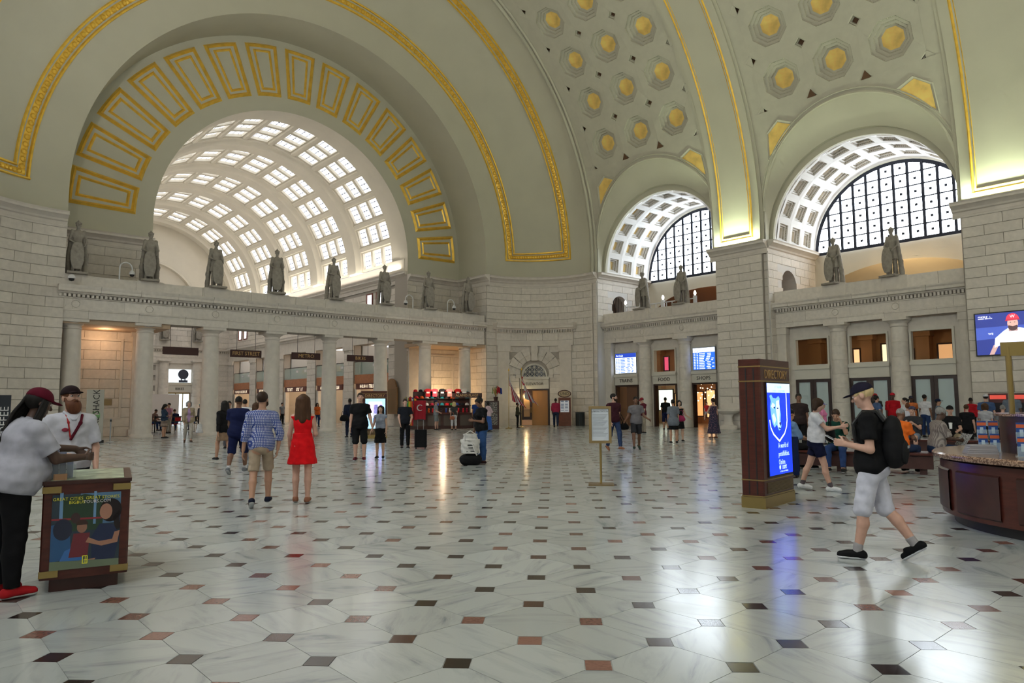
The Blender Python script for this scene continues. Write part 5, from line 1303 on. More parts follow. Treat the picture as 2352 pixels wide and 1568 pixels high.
def statue(loc, rz, sc, label, group):
    o = empty('legionnaire_statue', loc, rz); o.scale = (sc,)*3; tag(o, label, 'statue', group)
    for nm, me in LEG: put(nm, me, None, o)
ORD = ('first', 'second', 'third', 'fourth', 'fifth', 'sixth', 'seventh', 'eighth')
for i, s in enumerate(WCOL): statue((s, 38.62, 7.9), pi + radians(random.uniform(-14, 14)), 1.42, 'stone legionnaire with shield, %s colonnade statue from the coffee banner corner' % ORD[i], 'legionnaires on the west parapet')
for i, (s, who) in enumerate(((29.3, 'between the TRAINS and FOOD doorways'), (26.2, 'between the FOOD and SHOPS doorways'), (16.45, 'over the closed doors, beside the arched niche'), (13.5, 'over the closed doors, beside the television pier'))):
    statue((37.85, s, 7.85), pi/2 + radians(random.uniform(-16, 16)), 1.40, 'dark stone legionnaire with shield ' + ('above ' if i < 2 else '') + who, 'legionnaires on the north parapets')
for i, s in enumerate((20.75, 23.95)): statue((s, 76.1, 8.25), pi, 1.42, 'sunlit legionnaire at the far end of the inner hall', 'legionnaires of the inner hall')
# ================================================================== furniture, kiosks, signs
def flat(name, M, m, pts, parent, z=0.0):
    k = MB(); k.poly([(x, y, z) for x, y in pts]); o = put(name, k.mesh(name), m, parent, M); return o
def ellp(cx, cy, rx, ry, n=20, a0=0, a1=2*pi): return [(cx + rx*cos(a0 + (a1-a0)*i/n), cy + ry*sin(a0 + (a1-a0)*i/n)) for i in range(n if a1-a0 > 6.2 else n+1)]
def glow(nm, c, e=1.0): return mat('glow_' + nm, c, .3, emit=e)
def rbox(name, m, x0, x1, y0, y1, z0, z1, parent=None, bev=.01):
    k = MB(); b = bev
    k.prism([(x0+b, y0), (x1-b, y0), (x1, y0+b), (x1, y1-b), (x1-b, y1), (x0+b, y1), (x0, y1-b), (x0, y0+b)], 2, z0, z1); return k.build(name, m, parent)
# ---- directory kiosks
def directory(loc, rz, label, W=1.19, D=.34, H=2.2):
    o = empty('directory_kiosk', loc, rz); tag(o, label, 'kiosk', 'wooden directory kiosks')
    rbox('body', MAHOG, -W/2, W/2, 0, D, .16, H, o, .02)
    rbox('plinth', BRASS, -W/2 - .015, W/2 + .015, -.015, D + .015, 0, .16, o, .02)
    for z in (H - .12, H - .34, .40, .165): rbox('brass_band', BRASS, -W/2 - .006, W/2 + .006, -.006, D + .006, z, z + .018, o, .02)
    for x in (-W/2 - .004, W/2 - .006):
        for q in (.09, .21): k = MB(); k.box(x, x + .01, q, q + .018, .2, H - .14); k.build('groove', BLACK, o)
    k = MB()
    for i in range(9): k.box(-W/2 + .12, W/2 - .08, -.012, 0, .21 + .018*i, .22 + .018*i)
    g = k.build('vent_grille', BRONZE, o); g['kind'] = 'stuff'
    text('DIRECTORY', .19, LETG, o, basis((.02, -.004, H - .23), (1, 0, 0), (0, 0, 1)), sx=.88)
    k = MB(); k.box(-W/2 + .17, W/2 - .07, -.02, 0, .44, 1.86); s = k.build('screen', BLACK, o)
    return o, s, basis((.05, -.0215, 1.15), (1, 0, 0), (0, 0, 1))
o, s, M = directory((10.27, 5.44, 0), radians(6.8), 'tall mahogany directory kiosk with blue screen beside the waiting benches')
B1 = glow('blue', (.0, .035, .85), .85); B2 = glow('pale', (.55, .75, .98), .9); B3 = glow('sky', (.16, .42, .95), .9); B4 = glow('navy', (.0, .01, .22), .5); WG = glow('white', (.95, .97, 1), 1.0)
flat('picture', M, B1, [(-.46, -.69), (.46, -.69), (.46, .69), (-.46, .69)], s)
flat('picture_bar', M, B2, [(-.46, .55), (.46, .55), (.46, .69), (-.46, .69)], s, .001)
sh = [(.30, .55), (.30, .12), (.27, .02), (.18, -.08), (.06, -.14), (-.04, -.19), (-.14, -.14), (-.26, -.08), (-.36, .02), (-.39, .12), (-.39, .14)]
k = MB()
for i in range(len(sh) - 1):
    (a, b), (c, d) = sh[i], sh[i+1]; L_ = hypot(c-a, d-b); nx, ny = -(d-b)/L_*.014, (c-a)/L_*.014; k.poly([(a-nx, b-ny, .0012), (c-nx, d-ny, .0012), (c+nx, d+ny, .0012), (a+nx, b+ny, .0012)])
put('shield_outline', k.mesh('shield_outline'), WG, s, M)
hd = [(-.34, .22), (-.36, .34), (-.33, .42), (-.37, .50), (-.30, .52), (-.24, .47), (-.12, .46), (-.02, .50), (.03, .46), (.0, .36), (.05, .22), (.03, .12), (.06, .04), (.02, -.02), (-.05, -.03), (-.12, .06), (-.22, .02), (-.30, .10)]
flat('lion_head', M, B3, hd, s, .0014)
for pts in ([(-.12, .42), (.0, .44), (.02, .30), (-.02, .12), (.03, .08), (.0, .02), (-.08, .02), (-.10, .16), (-.14, .28)], [(-.33, .34), (-.26, .40), (-.16, .36), (-.24, .30)], [(-.30, .20), (-.22, .24), (-.14, .14), (-.22, .06)]): flat('lion_highlight', M, B2, pts, s, .0018)
for c_ in ((-.07, .31), (-.20, .32)): flat('lion_eye', M, B4, ellp(*c_, .035, .012, 10), s, .0022)
flat('lion_nose', M, B4, [(-.03, .09), (.05, .10), (.03, .05), (-.01, .04)], s, .0022); flat('lion_mouth', M, B4, [(-.05, .02), (.04, .0), (.02, -.012), (-.05, .0)], s, .0022)
for i, t in enumerate(('A world of', 'possibilities.', 'Online.')): text(t, .115, B2, s, M @ Matrix.Translation((-.10, -.26 - .125*i, .002)), ext=.0004, align='LEFT', sx=.8)
flat('crest', M, B2, ellp(-.06, -.585, .032, .036, 12), s, .002); blurred(s, M @ Matrix.Translation((.11, -.575, .002)), B2, .2, .032); blurred(s, M @ Matrix.Translation((.11, -.607, .002)), B2, .2, .02); blurred(s, M @ Matrix.Translation((.08, -.65, .002)), B2, .36, .022)
blurred(s, M @ Matrix.Translation((0, .635, .002)), B3, .3, .035); blurred(s, M @ Matrix.Translation((0, .575, .002)), B3, .5, .024)
o2, s, M = directory((17.05, 28.9, 0), radians(-24), 'distant mahogany directory kiosk with a bright shopping picture on its screen')
flat('picture', M, glow('lilac', (.40, .66, .95), .8), [(-.46, -.69), (.46, -.69), (.46, .69), (-.46, .69)], s)
for nm, c, pts in (('window_shape', (.9, .95, 1), [(-.36, -.2), (.36, -.2), (.30, .55), (-.30, .55)]), ('magenta_shape', (.9, .08, .45), [(-.34, .05), (-.05, .10), (-.02, .5), (-.3, .46)]), ('dark_shape', (.05, .03, .2), [(-.1, -.5), (.16, -.55), (.12, .42), (-.06, .40)]), ('violet_shape', (.45, .25, .85), [(.16, -.2), (.34, -.2), (.32, .44), (.18, .46)]), ('white_figure', (1, 1, 1), [(-.05, -.6), (.1, -.6), (.06, -.02), (-.02, 0)])):
    flat(nm, M, glow(nm, c, .75), pts, s, .001)
# ---- arrivals and departures boards above the doors
def board(di, ys, head, label, light):
    o = empty('train_board', (37.98, sum(ys)/2, 4.27)); tag(o, label, 'screen', 'train time boards'); Wd, Hh = (ys[1] - ys[0]), 1.45
    k = MB(); k.box(0, .1, -Wd/2, Wd/2, -Hh/2, Hh/2); k.build('casing', GREYP, o)
    M = basis((-.004, 0, 0), (0, -1, 0), (0, 0, 1)); a, b = Wd/2 - .05, Hh/2 - .05
    blu, wht = glow('board_blue', (.02, .12, .62), 1.0), glow('board_white', (.75, .85, 1), 1.25)
    base, ink = (wht, blu) if light else (blu, wht)
    flat('display', M, base, [(-a, -b), (a, -b), (a, b), (-a, b)], o)
    hb = glow('head_blue', (.015, .05, .40), .9) if light else wht
    flat('header', M, hb, [(-a, b - .28), (a, b - .28), (a, b), (-a, b)], o, .001)
    text(head, .2, wht if light else glow('head_blue', (.015, .05, .40), .9), o, M @ Matrix.Translation((-a + .06, b - .14, .002)), ext=.0005, align='LEFT')
    rnd = random.Random(5 + di); k = MB()
    for r in range(10):
        y = b - .36 - r*.102; x = -a + .06
        for w_ in (.14, .12, .36 + rnd.random()*.15, .3, .18):
            k.poly([(x, y - .03, .002), (x + w_*.85, y - .03, .002), (x + w_*.85, y + .02, .002), (x, y + .02, .002)]); x += w_*1.12 + .05
            if x > a - .2: break
    t = put('timetable_rows', k.mesh('timetable_rows'), ink, o, M); t['kind'] = 'stuff'
board(0, (30.05, 31.95), 'Arrivals', 'white arrivals board over the TRAINS doorway', True)
board(1, (23.95, 25.62), 'Departures', 'blue departures board over the SHOPS doorway', False)
# ---- television on the pier
o = empty('television', (36.8, 8.1, 4.5)); tag(o, 'wide wall television showing a bearded ball player in a red cap', 'television')
k = MB(); k.box(0, .09, -1.72, 1.72, -.97, .97); k.build('casing', BLACK, o)
M = basis((-.004, 0, 0), (0, -1, 0), (0, 0, 1))
for nm, c, e, pts, z in (('backdrop', (.02, .035, .23), .8, [(-1.67, -.92), (1.67, -.92), (1.67, .92), (-1.67, .92)], 0), ('band', (.05, .09, .42), .8, [(-1.67, -.25), (1.67, -.1), (1.67, .35), (-1.67, .3)], .001),
        ('jersey', (.62, .66, .85), .9, [(-1.0, -.62), (-.95, -.2), (-.62, .1), (-.42, .24), (.0, .22), (.32, .10), (.62, -.25), (.7, -.8), (.1, -.92), (-.62, -.92), (-.7, -.5)], .002), ('arm', (.6, .38, .35), .7, [(-1.02, -.5), (-.82, -.5), (-1.02, -.92), (-1.2, -.92)], .002),
        ('neck', (.45, .27, .24), .7, [(-.42, .08), (-.08, .08), (-.12, .4), (-.4, .4)], .003), ('face', (.62, .38, .32), .8, ellp(-.26, .42, .2, .27), .004), ('beard', (.10, .05, .05), .5, ellp(-.26, .26, .18, .17, 14, pi, 2*pi) + [(-.1, .34), (-.26, .28), (-.42, .34)], .005), ('cap', (.62, .03, .06), .9, ellp(-.26, .56, .25, .3, 14, 0, pi), .006), ('cap_brim', (.45, .02, .05), .8, [(-.54, .53), (.02, .56), (-.02, .62), (-.5, .6)], .007)):
    flat(nm, M, glow('tv_' + nm, c, e), pts, o, z)
text('W', .18, WG, o, M @ Matrix.Translation((-.26, .72, .008)), ext=.0005); text('WE', .13, WG, o, M @ Matrix.Translation((-1.1, .0, .008)), ext=.0005); text('NATIONALS', .13, WG, o, M @ Matrix.Translation((.05, .03, .008)), ext=.0005); blurred(o, M @ Matrix.Translation((-1.3, .78, .008)), WG, .5, .06); blurred(o, M @ Matrix.Translation((-1.3, .70, .008)), WG, .55, .04)
for q in (-1, 1):
    for e_ in (.12, ): flat('eye', M, BLACK, ellp(-.26 + q*.08, .46, .03, .014, 8), o, .0085)
# ---- hanging signs below the architrave
for i, (x0, x1, t) in enumerate(((10.55, 12.31, ''), (13.99, 15.72, 'FIRST STREET'), (17.51, 19.29, 'METRO'), (21.07, 22.9, 'BIKES'))):
    o = empty('hanging_sign', ((x0+x1)/2, 39.0, 4.43)); tag(o, 'brown hanging sign ' + ('with a blank face between the columns' if not t else 'lettered %s between the columns' % t), 'sign', 'hanging signs of the colonnade')
    w_ = (x1 - x0)/2; k = MB(); k.box(-w_, w_, -.03, .03, -.2, .2); k.build('board', SIGNBR, o)
    for x in (-w_*.6, w_*.6): k = MB(); k.cyl(x, 0, .2, 1.3, .012, 6); k.build('rod', BLACK, o)
    if t: text(t, .30, LETG, o, basis((0, -.034, 0), (1, 0, 0), (0, 0, 1)), sx=.86 if len(t) > 6 else 1.0)
# ---- bus tour stand with poster
o = empty('tour_stand', (1.353, 7.077, 0), radians(-12.3)); tag(o, 'mahogany tour stand with brass corners and a bus tour poster', 'stand')
w_ = .325; rbox('plinth', MAHOG2, -w_ + .07, w_ - .07, .05, 1.1, 0, .12, o); rbox('cabinet', MAHOG, -w_, w_, 0, 1.2, .11, .90, o, .012); rbox('top', MAHOG2, -w_ - .01, w_ + .01, -.01, 1.22, .90, .93, o, .01)
rbox('map_top', mat('map_print', (.36, .42, .30), .4, noise=.35, nscale=9), -w_ + .05, w_ - .05, .04, 1.15, .93, .933, o)
for x in (-w_ - .004, w_ - .135):
    for z in (.13, .83): rbox('corner_plate', BRASS, x, x + .139, -.012, .05, z, z + .055, o, .004)
M = basis((0, -.004, .50), (1, 0, 0), (0, 0, 1)); pw_, ph_ = .255, .315
for nm, c, pts, z in (('poster', (.03, .05, .07), [(-pw_, -ph_), (pw_, -ph_), (pw_, ph_), (-pw_, ph_)], 0), ('poster_sky', (.10, .20, .34), [(-.05, .05), (pw_, .05), (pw_, ph_), (-.05, ph_)], .0004), ('poster_trees', (.03, .06, .035), [(-.2, 0), (.12, 0), (.13, .28), (-.02, .31), (-.2, .27)], .0008),
        ('poster_post', (.16, .30, .50), [(-.20, .05), (-.175, .05), (-.175, .33), (-.20, .33)], .0012), ('poster_post', (.16, .30, .50), [(.05, .05), (.07, .05), (.07, .33), (.05, .33)], .0012), ('poster_rail', (.30, .04, .05), [(-pw_, .10), (.16, .09), (.16, .105), (-pw_, .115)], .0014),
        ('poster_bus_seat', (.03, .10, .24), [(-pw_, -.25), (-.1, -.22), (-.12, .02), (-.18, .08), (-pw_, .06)], .0016), ('poster_tyre', (.02, .025, .05), ellp(-.17, .02, .07, .09), .002), ('poster_seat_cover', (.05, .16, .42), [(-.2, -.28), (.0, -.27), (-.06, -.12), (-.15, -.16)], .0022),
        ('poster_child_head', (.05, .03, .03), ellp(-.08, .11, .035, .045), .0024), ('poster_girl_dress', (.17, .03, .04), [(-.12, -.22), (.02, -.22), (.03, -.02), (-.09, -.02)], .0026), ('poster_girl_head', (.30, .15, .10), ellp(-.03, .03, .038, .048), .003), ('poster_girl_hair', (.05, .025, .02), ellp(-.03, .05, .045, .045, 12, 0, pi), .0032),
        ('poster_woman_hair', (.015, .01, .012), ellp(.18, .16, .085, .10), .0026), ('poster_ponytail', (.015, .01, .012), [(.2, .1), (.25, .16), (.255, .0), (.22, -.02)], .0026), ('poster_woman_top', (.02, .03, .075), [(.05, -.26), (.22, -.26), (.255, -.05), (.20, .04), (.10, .05), (.04, -.06)], .003), ('poster_woman_face', (.42, .21, .14), ellp(.145, .15, .048, .068), .0034), ('poster_woman_arm', (.40, .20, .13), [(.0, -.10), (.12, -.14), (.24, -.12), (.255, -.02), (.215, -.03), (.2, -.09), (.1, -.10), (.02, -.06)], .0038),
        ('poster_knee', (.36, .19, .13), [(-.16, -.31), (.05, -.29), (.08, -.24), (-.06, -.25)], .004), ('poster_strip', (.16, .20, .13), [(-pw_, -ph_), (pw_, -ph_), (pw_, -ph_ + .055), (-pw_, -ph_ + .075)], .0042)):
    flat(nm, M, mat('print_' + nm, c, .25), pts, o, z)
YL_, WL_ = mat('print_yellow', (.75, .72, .05), .4), mat('print_white', (.75, .75, .75), .4)
text('GREAT CITIES. GREAT STORIES.', .036, YL_, o, M @ Matrix.Translation((.0, .275, .005)), ext=.0006); text('BIGBUS', .036, YL_, o, M @ Matrix.Translation((-.075, .243, .005)), ext=.0006); text('TOURS.COM', .036, WL_, o, M @ Matrix.Translation((.075, .243, .005)), ext=.0006)
k = MB()
for a, b, c, d in ((-.02, -.28, -.012, -.21), (-.012, -.28, .02, -.272), (-.012, -.217, .02, -.209), (.014, -.275, .022, -.245), (.014, -.245, .022, -.215), (-.005, -.25, .018, -.242), (.0, -.272, .007, -.217)): k.poly([(a, b, .005), (c, b, .005), (c, d, .005), (a, d, .005)])
put('poster_emblem', k.mesh('poster_emblem'), YL_, o, M)
bh = empty('brochure_holder', (1.20, 7.33, .933), radians(-12.3)); tag(bh, 'clear acrylic holder of grey leaflets on the tour stand', 'brochure holder')
rbox('tray', GLASS, -.10, .10, -.03, .09, 0, .12, bh); 
for i, (x, t) in enumerate(((-.055, .25), (.0, .23), (.055, .20))):
    k = MB(); k.box(x - .024, x + .024, -.01, .05, .005, t); k.build('leaflet_stack', mat('leaflet', (.22, .24, .33), .5, var=.2), bh)
wb = rbox('wooden_block', mat('pale_wood', (.48, .27, .14), .6), -.05, .05, -.03, .03, 0, .05); wb.location = (1.165, 7.20, .933); wb.rotation_euler = (0, 0, -.2); tag(wb, 'small pale wooden block on the tour stand', 'block')
# ---- sign stand on the floor
o = empty('poster_stand', (10.34, 9.1, 0), radians(-48)); tag(o, 'gold framed notice on a slim pole with square foot', 'sign stand')
rbox('foot', BRONZE, -.24, .24, -.2, .2, 0, .025, o); k = MB(); k.cyl(0, 0, .02, .82, .022, 10); k.build('pole', BRASS, o)
k = MB()
k.frame(-.215, .215, -.03, .03, .79, 1.5, .05)
k.build('frame', mat('dull_gold', (.34, .24, .11), .4, metal=.6), o); rbox('notice', mat('paper', (.62, .66, .70), .5), -.17, .17, -.012, .012, .83, 1.46, o)
M = basis((0, -.0135, 1.15), (1, 0, 0), (0, 0, 1)); text('UNION STATION', .05, LETK, o, M @ Matrix.Translation((0, .25, 0)), ext=.0005, sx=.8); k = MB()
for i in range(18): k.poly([(-.145, .19 - .024*i, .0005), (.145 - (i % 5)*.02, .19 - .024*i, .0005), (.145 - (i % 5)*.02, .182 - .024*i, .0005), (-.145, .182 - .024*i, .0005)])
t = put('small_print', k.mesh('small_print'), mat('grey_ink', (.30, .32, .35), .6), o, M); t['kind'] = 'stuff'
# ---- vertical burger sign, stanchion, plaques, coffee banner
o = empty('vertical_sign', (6.85, 35.1, 0), radians(-12)); tag(o, 'upright cream board with sideways SHAKE SHACK lettering and burger mark', 'sign')
rbox('foot', BLACK, -.38, .38, -.25, .25, 0, .12, o); rbox('panel', mat('cream_board', (.42, .40, .34), .6), -.33, .33, -.06, .06, .12, 2.3, o)
M = basis((.05, -.064, 0), (0, 0, 1), (-1, 0, 0)); text('SHAKE', .36, LETK, o, M @ Matrix.Translation((.62, 0, 0)), sx=.92); text('SHACK', .36, LETK, o, M @ Matrix.Translation((1.78, 0, 0)), sx=.92)
GRN = mat('burger_green', (.10, .36, .08), .5)
Mv = basis((.05, -.064, 1.19), (1, 0, 0), (0, 0, 1))
k = MB()
for i in range(12): a, b = pi*i/12, pi*(i+1)/12; k.poly([(.15*cos(a), .02 + .15*sin(a), 0), (.15*cos(b), .02 + .15*sin(b), 0), (.12*cos(b), .02 + .12*sin(b), 0), (.12*cos(a), .02 + .12*sin(a), 0)])
for z in (-.02, -.07, -.12): k.box(-.15, .15, z, z + .03, 0, .004)
put('burger_mark', k.mesh('burger_mark'), GRN, o, M.__class__.Identity(4) @ Mv)
o = empty('stanchion', (7.5, 35.2, 0)); tag(o, 'grey belt stanchion beside the upright burger sign', 'stanchion')
k = MB(); k.lathe([(0, 0), (.17, 0), (.17, .02), (.03, .04), (.03, .98), (.045, .99), (.045, 1.03), (0, 1.03)], 0, 0, 14); k.build('post', GREYP, o); k = MB(); k.box(-.03, .03, -.05, .05, .9, .98); k.build('belt_head', BLACK, o)
for i, (x0, x1, z0, z1) in enumerate(((8.08, 8.37, 1.62, 1.87), (8.48, 8.87, 1.62, 1.96))):
    k = MB(FL); k.box(x0, x1, .035, .06, z0, z1); o = k.build('wall_plaque', BRONZE); tag(o, ('small' if i == 0 else 'larger') + ' bronze plaque on the granite wall behind the screen', 'plaque')
    k = MB(FL); [k.box(x0 + .05, x1 - .05, .06, .064, z0 + .05*(j + 1) - .01, z0 + .05*(j + 1)) for j in range(int((z1 - z0)/.05) - 1)]; k.build('plaque_lines', BRASS, o)
o = empty('coffee_banner', (2.86, 29.5, 0), radians(-6)); tag(o, 'dark upright banner lettered COFFEE in white', 'banner')
k = MB(); k.box(-.36, .36, -.02, .02, .05, 1.98); k.build('cloth', mat('banner_dark', (.02, .025, .035), .7), o); rbox('foot', BLACK, -.38, .38, -.2, .2, 0, .05, o); text('COFFEE', .34, WL_, o, basis((.2, -.025, 1.0), (0, 0, 1), (-1, 0, 0)))
# ---- bronze tablet in the side bay
o = empty('bronze_tablet', (26.9, 43.2, 0), radians(90)); tag(o, 'arched bronze tablet of names on the jamb beside the souvenir stall', 'tablet')
k = MB(); k.prism([(-.75, .9), (.75, .9), (.75, 2.75)] + [(.6*cos(pi*i/12), 2.8 + .6*sin(pi*i/12)) for i in range(13)] + [(-.75, 2.75)], 1, -.05, .06); k.build('tablet', mat('bronze_wood', (.30, .17, .08), .5), o)
k = MB(); [k.box(-.6, .6, .06, .08, 1.05 + .12*j, 1.09 + .12*j) for j in range(14)]; t = k.build('tablet_lines', BRONZE, o); t['kind'] = 'stuff'
# ---- menu stand, bins, basin
o = empty('menu_stand', (35.2, 34.2, 0), radians(-42)); tag(o, 'wooden menu stand with oval sign beside the elevator', 'menu stand')
rbox('cabinet', mat('red_wood', (.17, .05, .025), .4, noise=.2), -.42, .42, -.12, .12, 0, 1.95, o); k = MB(); k.prism(ellp(0, 2.22, .46, .26, 24), 1, -.06, .06); k.build('oval_sign', MAHOG, o)
k = MB(); k.prism(ellp(0, 2.22, .40, .20, 24), 1, -.07, .065); k.build('oval_face', mat('oval_cream', (.55, .42, .25), .5), o); text('UNO', .27, LETK, o, basis((0, -.075, 2.22), (1, 0, 0), (0, 0, 1)))
rbox('menu', mat('menu_paper', (.7, .72, .76), .5, emit=.15), -.30, .30, -.14, -.12, .95, 1.75, o); k = MB(); rnd = random.Random(2)
for j in range(14): x = -.26 + (j % 2)*.28; z = 1.66 - (j//2)*.1; k.box(x, x + .2, -.145, -.141, z, z + .05*rnd.random() + .02)
t = k.build('menu_print', mat('menu_ink', (.16, .22, .36), .6), o); t['kind'] = 'stuff'
for i, (x, y) in enumerate(((36.0, 33.5), (35.55, 32.4))):
    if i: continue
    o = empty('litter_bin', (x, y, 0)); tag(o, 'dark ribbed litter bin beside the menu stand', 'bin'); k = MB(); k.lathe([(0, 0), (.3, 0), (.3, .85), (.33, .87), (.33, .93), (.2, .95), (.18, .9), (0, .9)], 0, 0, 16); k.build('drum', mat('bin_green', (.02, .03, .03), .5), o)
    k = MB(); [k.box(.3*cos(a) - .012, .3*cos(a) + .012, .3*sin(a) - .012, .3*sin(a) + .012, .05, .84) for a in [2*pi*j/16 for j in range(16)]]; t = k.build('ribs', BLACK, o); t['kind'] = 'stuff'
o = empty('stone_basin', (36.45, 22.3, 0), radians(90)); tag(o, 'carved granite drinking basin on a pedestal against the pier', 'basin')
k = MB(); k.lathe([(0, 0), (.55, 0), (.55, .18), (.34, .26), (.26, .45), (.26, .7), (.36, .85), (.8, 1.02), (.85, 1.06), (.85, 1.14), (.8, 1.16), (.7, 1.05), (0, .98)], 0, 0, 20, sy=.6); k.build('bowl', STONE2, o, 30); k = MB(); k.box(-.7, .7, -.48, -.38, 1.1, 1.5); k.build('back_slab', STONE2, o)
# ---- gooseneck cameras on the parapet
for i, (x, sg) in enumerate(((8.3, 1), (25.5, -1), (28.3, 1))):
    o = empty('security_camera', (x, 38.45, 7.8)); tag(o, 'white gooseneck security camera on the parapet ' + ('by the first statue', 'before the sixth and seventh statues', 'after the seventh statue')[i], 'camera', 'parapet cameras')
    k = MB(); k.tube([(0, 0, 0), (0, 0, .6)] + [(sg*.28*(1 - cos(a)), 0, .6 + .28*sin(a)) for a in (.5, 1.0, 1.57, 2.1, 2.7, 3.14)] + [(sg*.56, 0, .5)], .035, 6); k.build('neck', WHITE, o)
    k = MB(); k.lathe([(0, .52), (.07, .5), (.14, .38), (.14, .3), (0, .3)], sg*.56, 0, 12); k.build('housing', WHITE, o); k = MB(); k.lathe([(.11, .3), (.09, .22), (0, .18)], sg*.56, 0, 12); k.build('dome', BLACK, o)
o = empty('security_camera', (6.2, 37.95, 7.6)); tag(o, 'white dome security camera at the corner pier above the screen', 'camera', 'parapet cameras'); k = MB(); k.lathe([(0, .15), (.1, .12), (.17, 0), (.15, -.06), (0, -.06)], 0, 0, 12); k.build('housing', WHITE, o); k = MB(); k.lathe([(.13, -.06), (.1, -.16), (0, -.19)], 0, 0, 12); k.build('dome', BLACK, o)
# ---- gallery railing with lamps behind the statues over the doorways
o = empty('gallery_railing', (38.6, 27.9, 7.15)); tag(o, 'white gallery railing with small lamps behind the statues', 'railing')
k = MB(); k.box(-.03, .03, -2.2, 3.6, 1.05, 1.12); k.box(-.03, .03, -2.2, 3.6, .1, .16); k.build('rail', WHITE, o)
for i in range(14): k = MB(); y = -2.2 + .44*i; k.box(-.02, .02, y, y + .04, .1, 1.1); k.build('baluster', WHITE, o)
for y in (-2.2, .3, 2.2, 3.5):
    k = MB(); k.box(-.09, .09, y - .09, y + .09, 0, 1.25); k.build('post', WHITE, o); k = MB(); k.lathe([(0, 1.25), (.05, 1.27), (.1, 1.4), (.06, 1.55), (0, 1.6)], 0, y, 8); k.build('lamp', mat('lamp_white', (1, .95, .85), .5, emit=1.5), o)
# ---- round information desk
o = empty('information_desk', (11.3, 1.4, 0)); tag(o, 'round mahogany information desk with granite counter', 'desk')
k = MB(); k.lathe([(1.92, 0), (1.92, .13)], 0, 0, 64); k.build('toe_kick', BLACK, o, 40)
k = MB(); k.lathe([(1.92, .12), (2.05, .13), (2.05, .8)], 0, 0, 64); k.build('front', MAHOG, o, 40)
for i in range(14):
    a = 2*pi*i/14; k = MB(); n = 6; a0, a1 = a + .05, a + 2*pi/14 - .05
    k.grid([[(r*cos(a0 + (a1-a0)*j/n), r*sin(a0 + (a1-a0)*j/n), z) for r, z in ((2.05, .18), (2.075, .2), (2.075, .68), (2.05, .7))] for j in range(n+1)]); k.build('panel', MAHOG2, o, 30)
k = MB(); k.lathe([(1.2, .83), (2.13, .83), (2.14, .85), (2.14, .88), (2.12, .90), (1.2, .90)], 0, 0, 64); k.build('counter', two_tone('brown_granite', (.16, .09, .06), (.42, .27, .18), .15, 45), o, 30)
k = MB(); k.lathe([(1.36, .9), (1.36, 1.36), (1.22, 1.36), (1.22, .9)], 0, 0, 64); k.build('inner_wall', MAHOG2, o, 30); k = MB(); k.lathe([(1.18, 1.36), (1.42, 1.36), (1.42, 1.39), (1.18, 1.39)], 0, 0, 64); k.build('ledge', two_tone('brown_granite', (.2, .1, .1), (.3, .2, .2)), o, 30)
def leaflet_rack(loc, rz, n, lab):
    r = empty('leaflet_rack', loc, rz); tag(r, lab, 'brochure holder', 'leaflet racks on the information desk')
    for j in range(n):
        for q, (y, z) in enumerate(((-.05, 0), (.02, .16))):
            x = (j - (n-1)/2)*.125; k = MB(); k.box(x - .05, x + .05, y, y + .03, z, z + .23); lf = k.build('leaflet', mat('leaflet_blue', (.02, .07, .26), .4), r)
            k = MB(); k.box(x - .05, x + .05, y - .002, y, z + .17, z + .21); k.build('leaflet_band', mat('leaflet_orange', (.6, .12, .04), .4), lf); k = MB(); k.box(x - .018, x + .018, y - .003, y, z + .06, z + .15); k.build('leaflet_picture', mat('leaflet_pale', (.45, .55, .65), .4), lf)
            k = MB(); k.box(x - .058, x + .058, y - .012, y - .006, z - .01, z + .12); k.build('pocket', GLASS, r)
    k = MB(); k.box(-.066*n, .066*n, -.08, .08, -.005, .01); k.build('tray', GLASS, r)
leaflet_rack((10.58, 2.75, .905), radians(-68), 2, 'clear rack of blue leaflets by the inner wall of the information desk')
leaflet_rack((9.95, 2.12, .905), radians(-74), 3, 'clear rack of blue leaflets near the rim of the information desk')
ps = empty('paper_stack', (10.22, 2.72, .9), radians(-60)); tag(ps, 'stack of grey folded maps on the information desk', 'papers')
for j in range(5): rbox('folded_map', mat('grey_paper', (.33, .32, .33), .6, var=.15), -.2 + .01*j, .14 - .006*j, -.11, .11, .022*j, .022*j + .02, ps, .003)
bs = empty('brass_sign_post', (10.9, 2.55, 1.39), radians(-76)); tag(bs, 'brass post carrying a plain brass board on the information desk', 'sign')
k = MB(); k.cyl(0, 0, 0, .86, .035, 14); k.build('post', BRASS, bs); rbox('board', BRASS, -.08, 1.0, -.03, .03, .74, .92, bs)
# ---- benches
def bench(a, b, lab):
    L_ = hypot(b[0]-a[0], b[1]-a[1]); o = empty('waiting_bench', ((a[0]+b[0])/2, (a[1]+b[1])/2, 0), atan2(b[1]-a[1], b[0]-a[0])); tag(o, lab, 'bench', 'waiting benches')
    rbox('seat', MAHOG, -L_/2, L_/2, -.42, .42, .41, .455, o); rbox('box_base', MAHOG2, -L_/2 + .06, L_/2 - .06, -.36, .36, .12, .41, o)
    for x in (-L_/2 + .25, 0, L_/2 - .25): rbox('leg', MAHOG2, x - .07, x + .07, -.3, .3, 0, .12, o)
bench((15.75, 8.9), (16.85, 5.35), 'long dark bench whose end seats a man in a striped shirt')
bench((21.9, 9.2), (23.1, 5.2), 'long dark bench under the man holding a white cup')
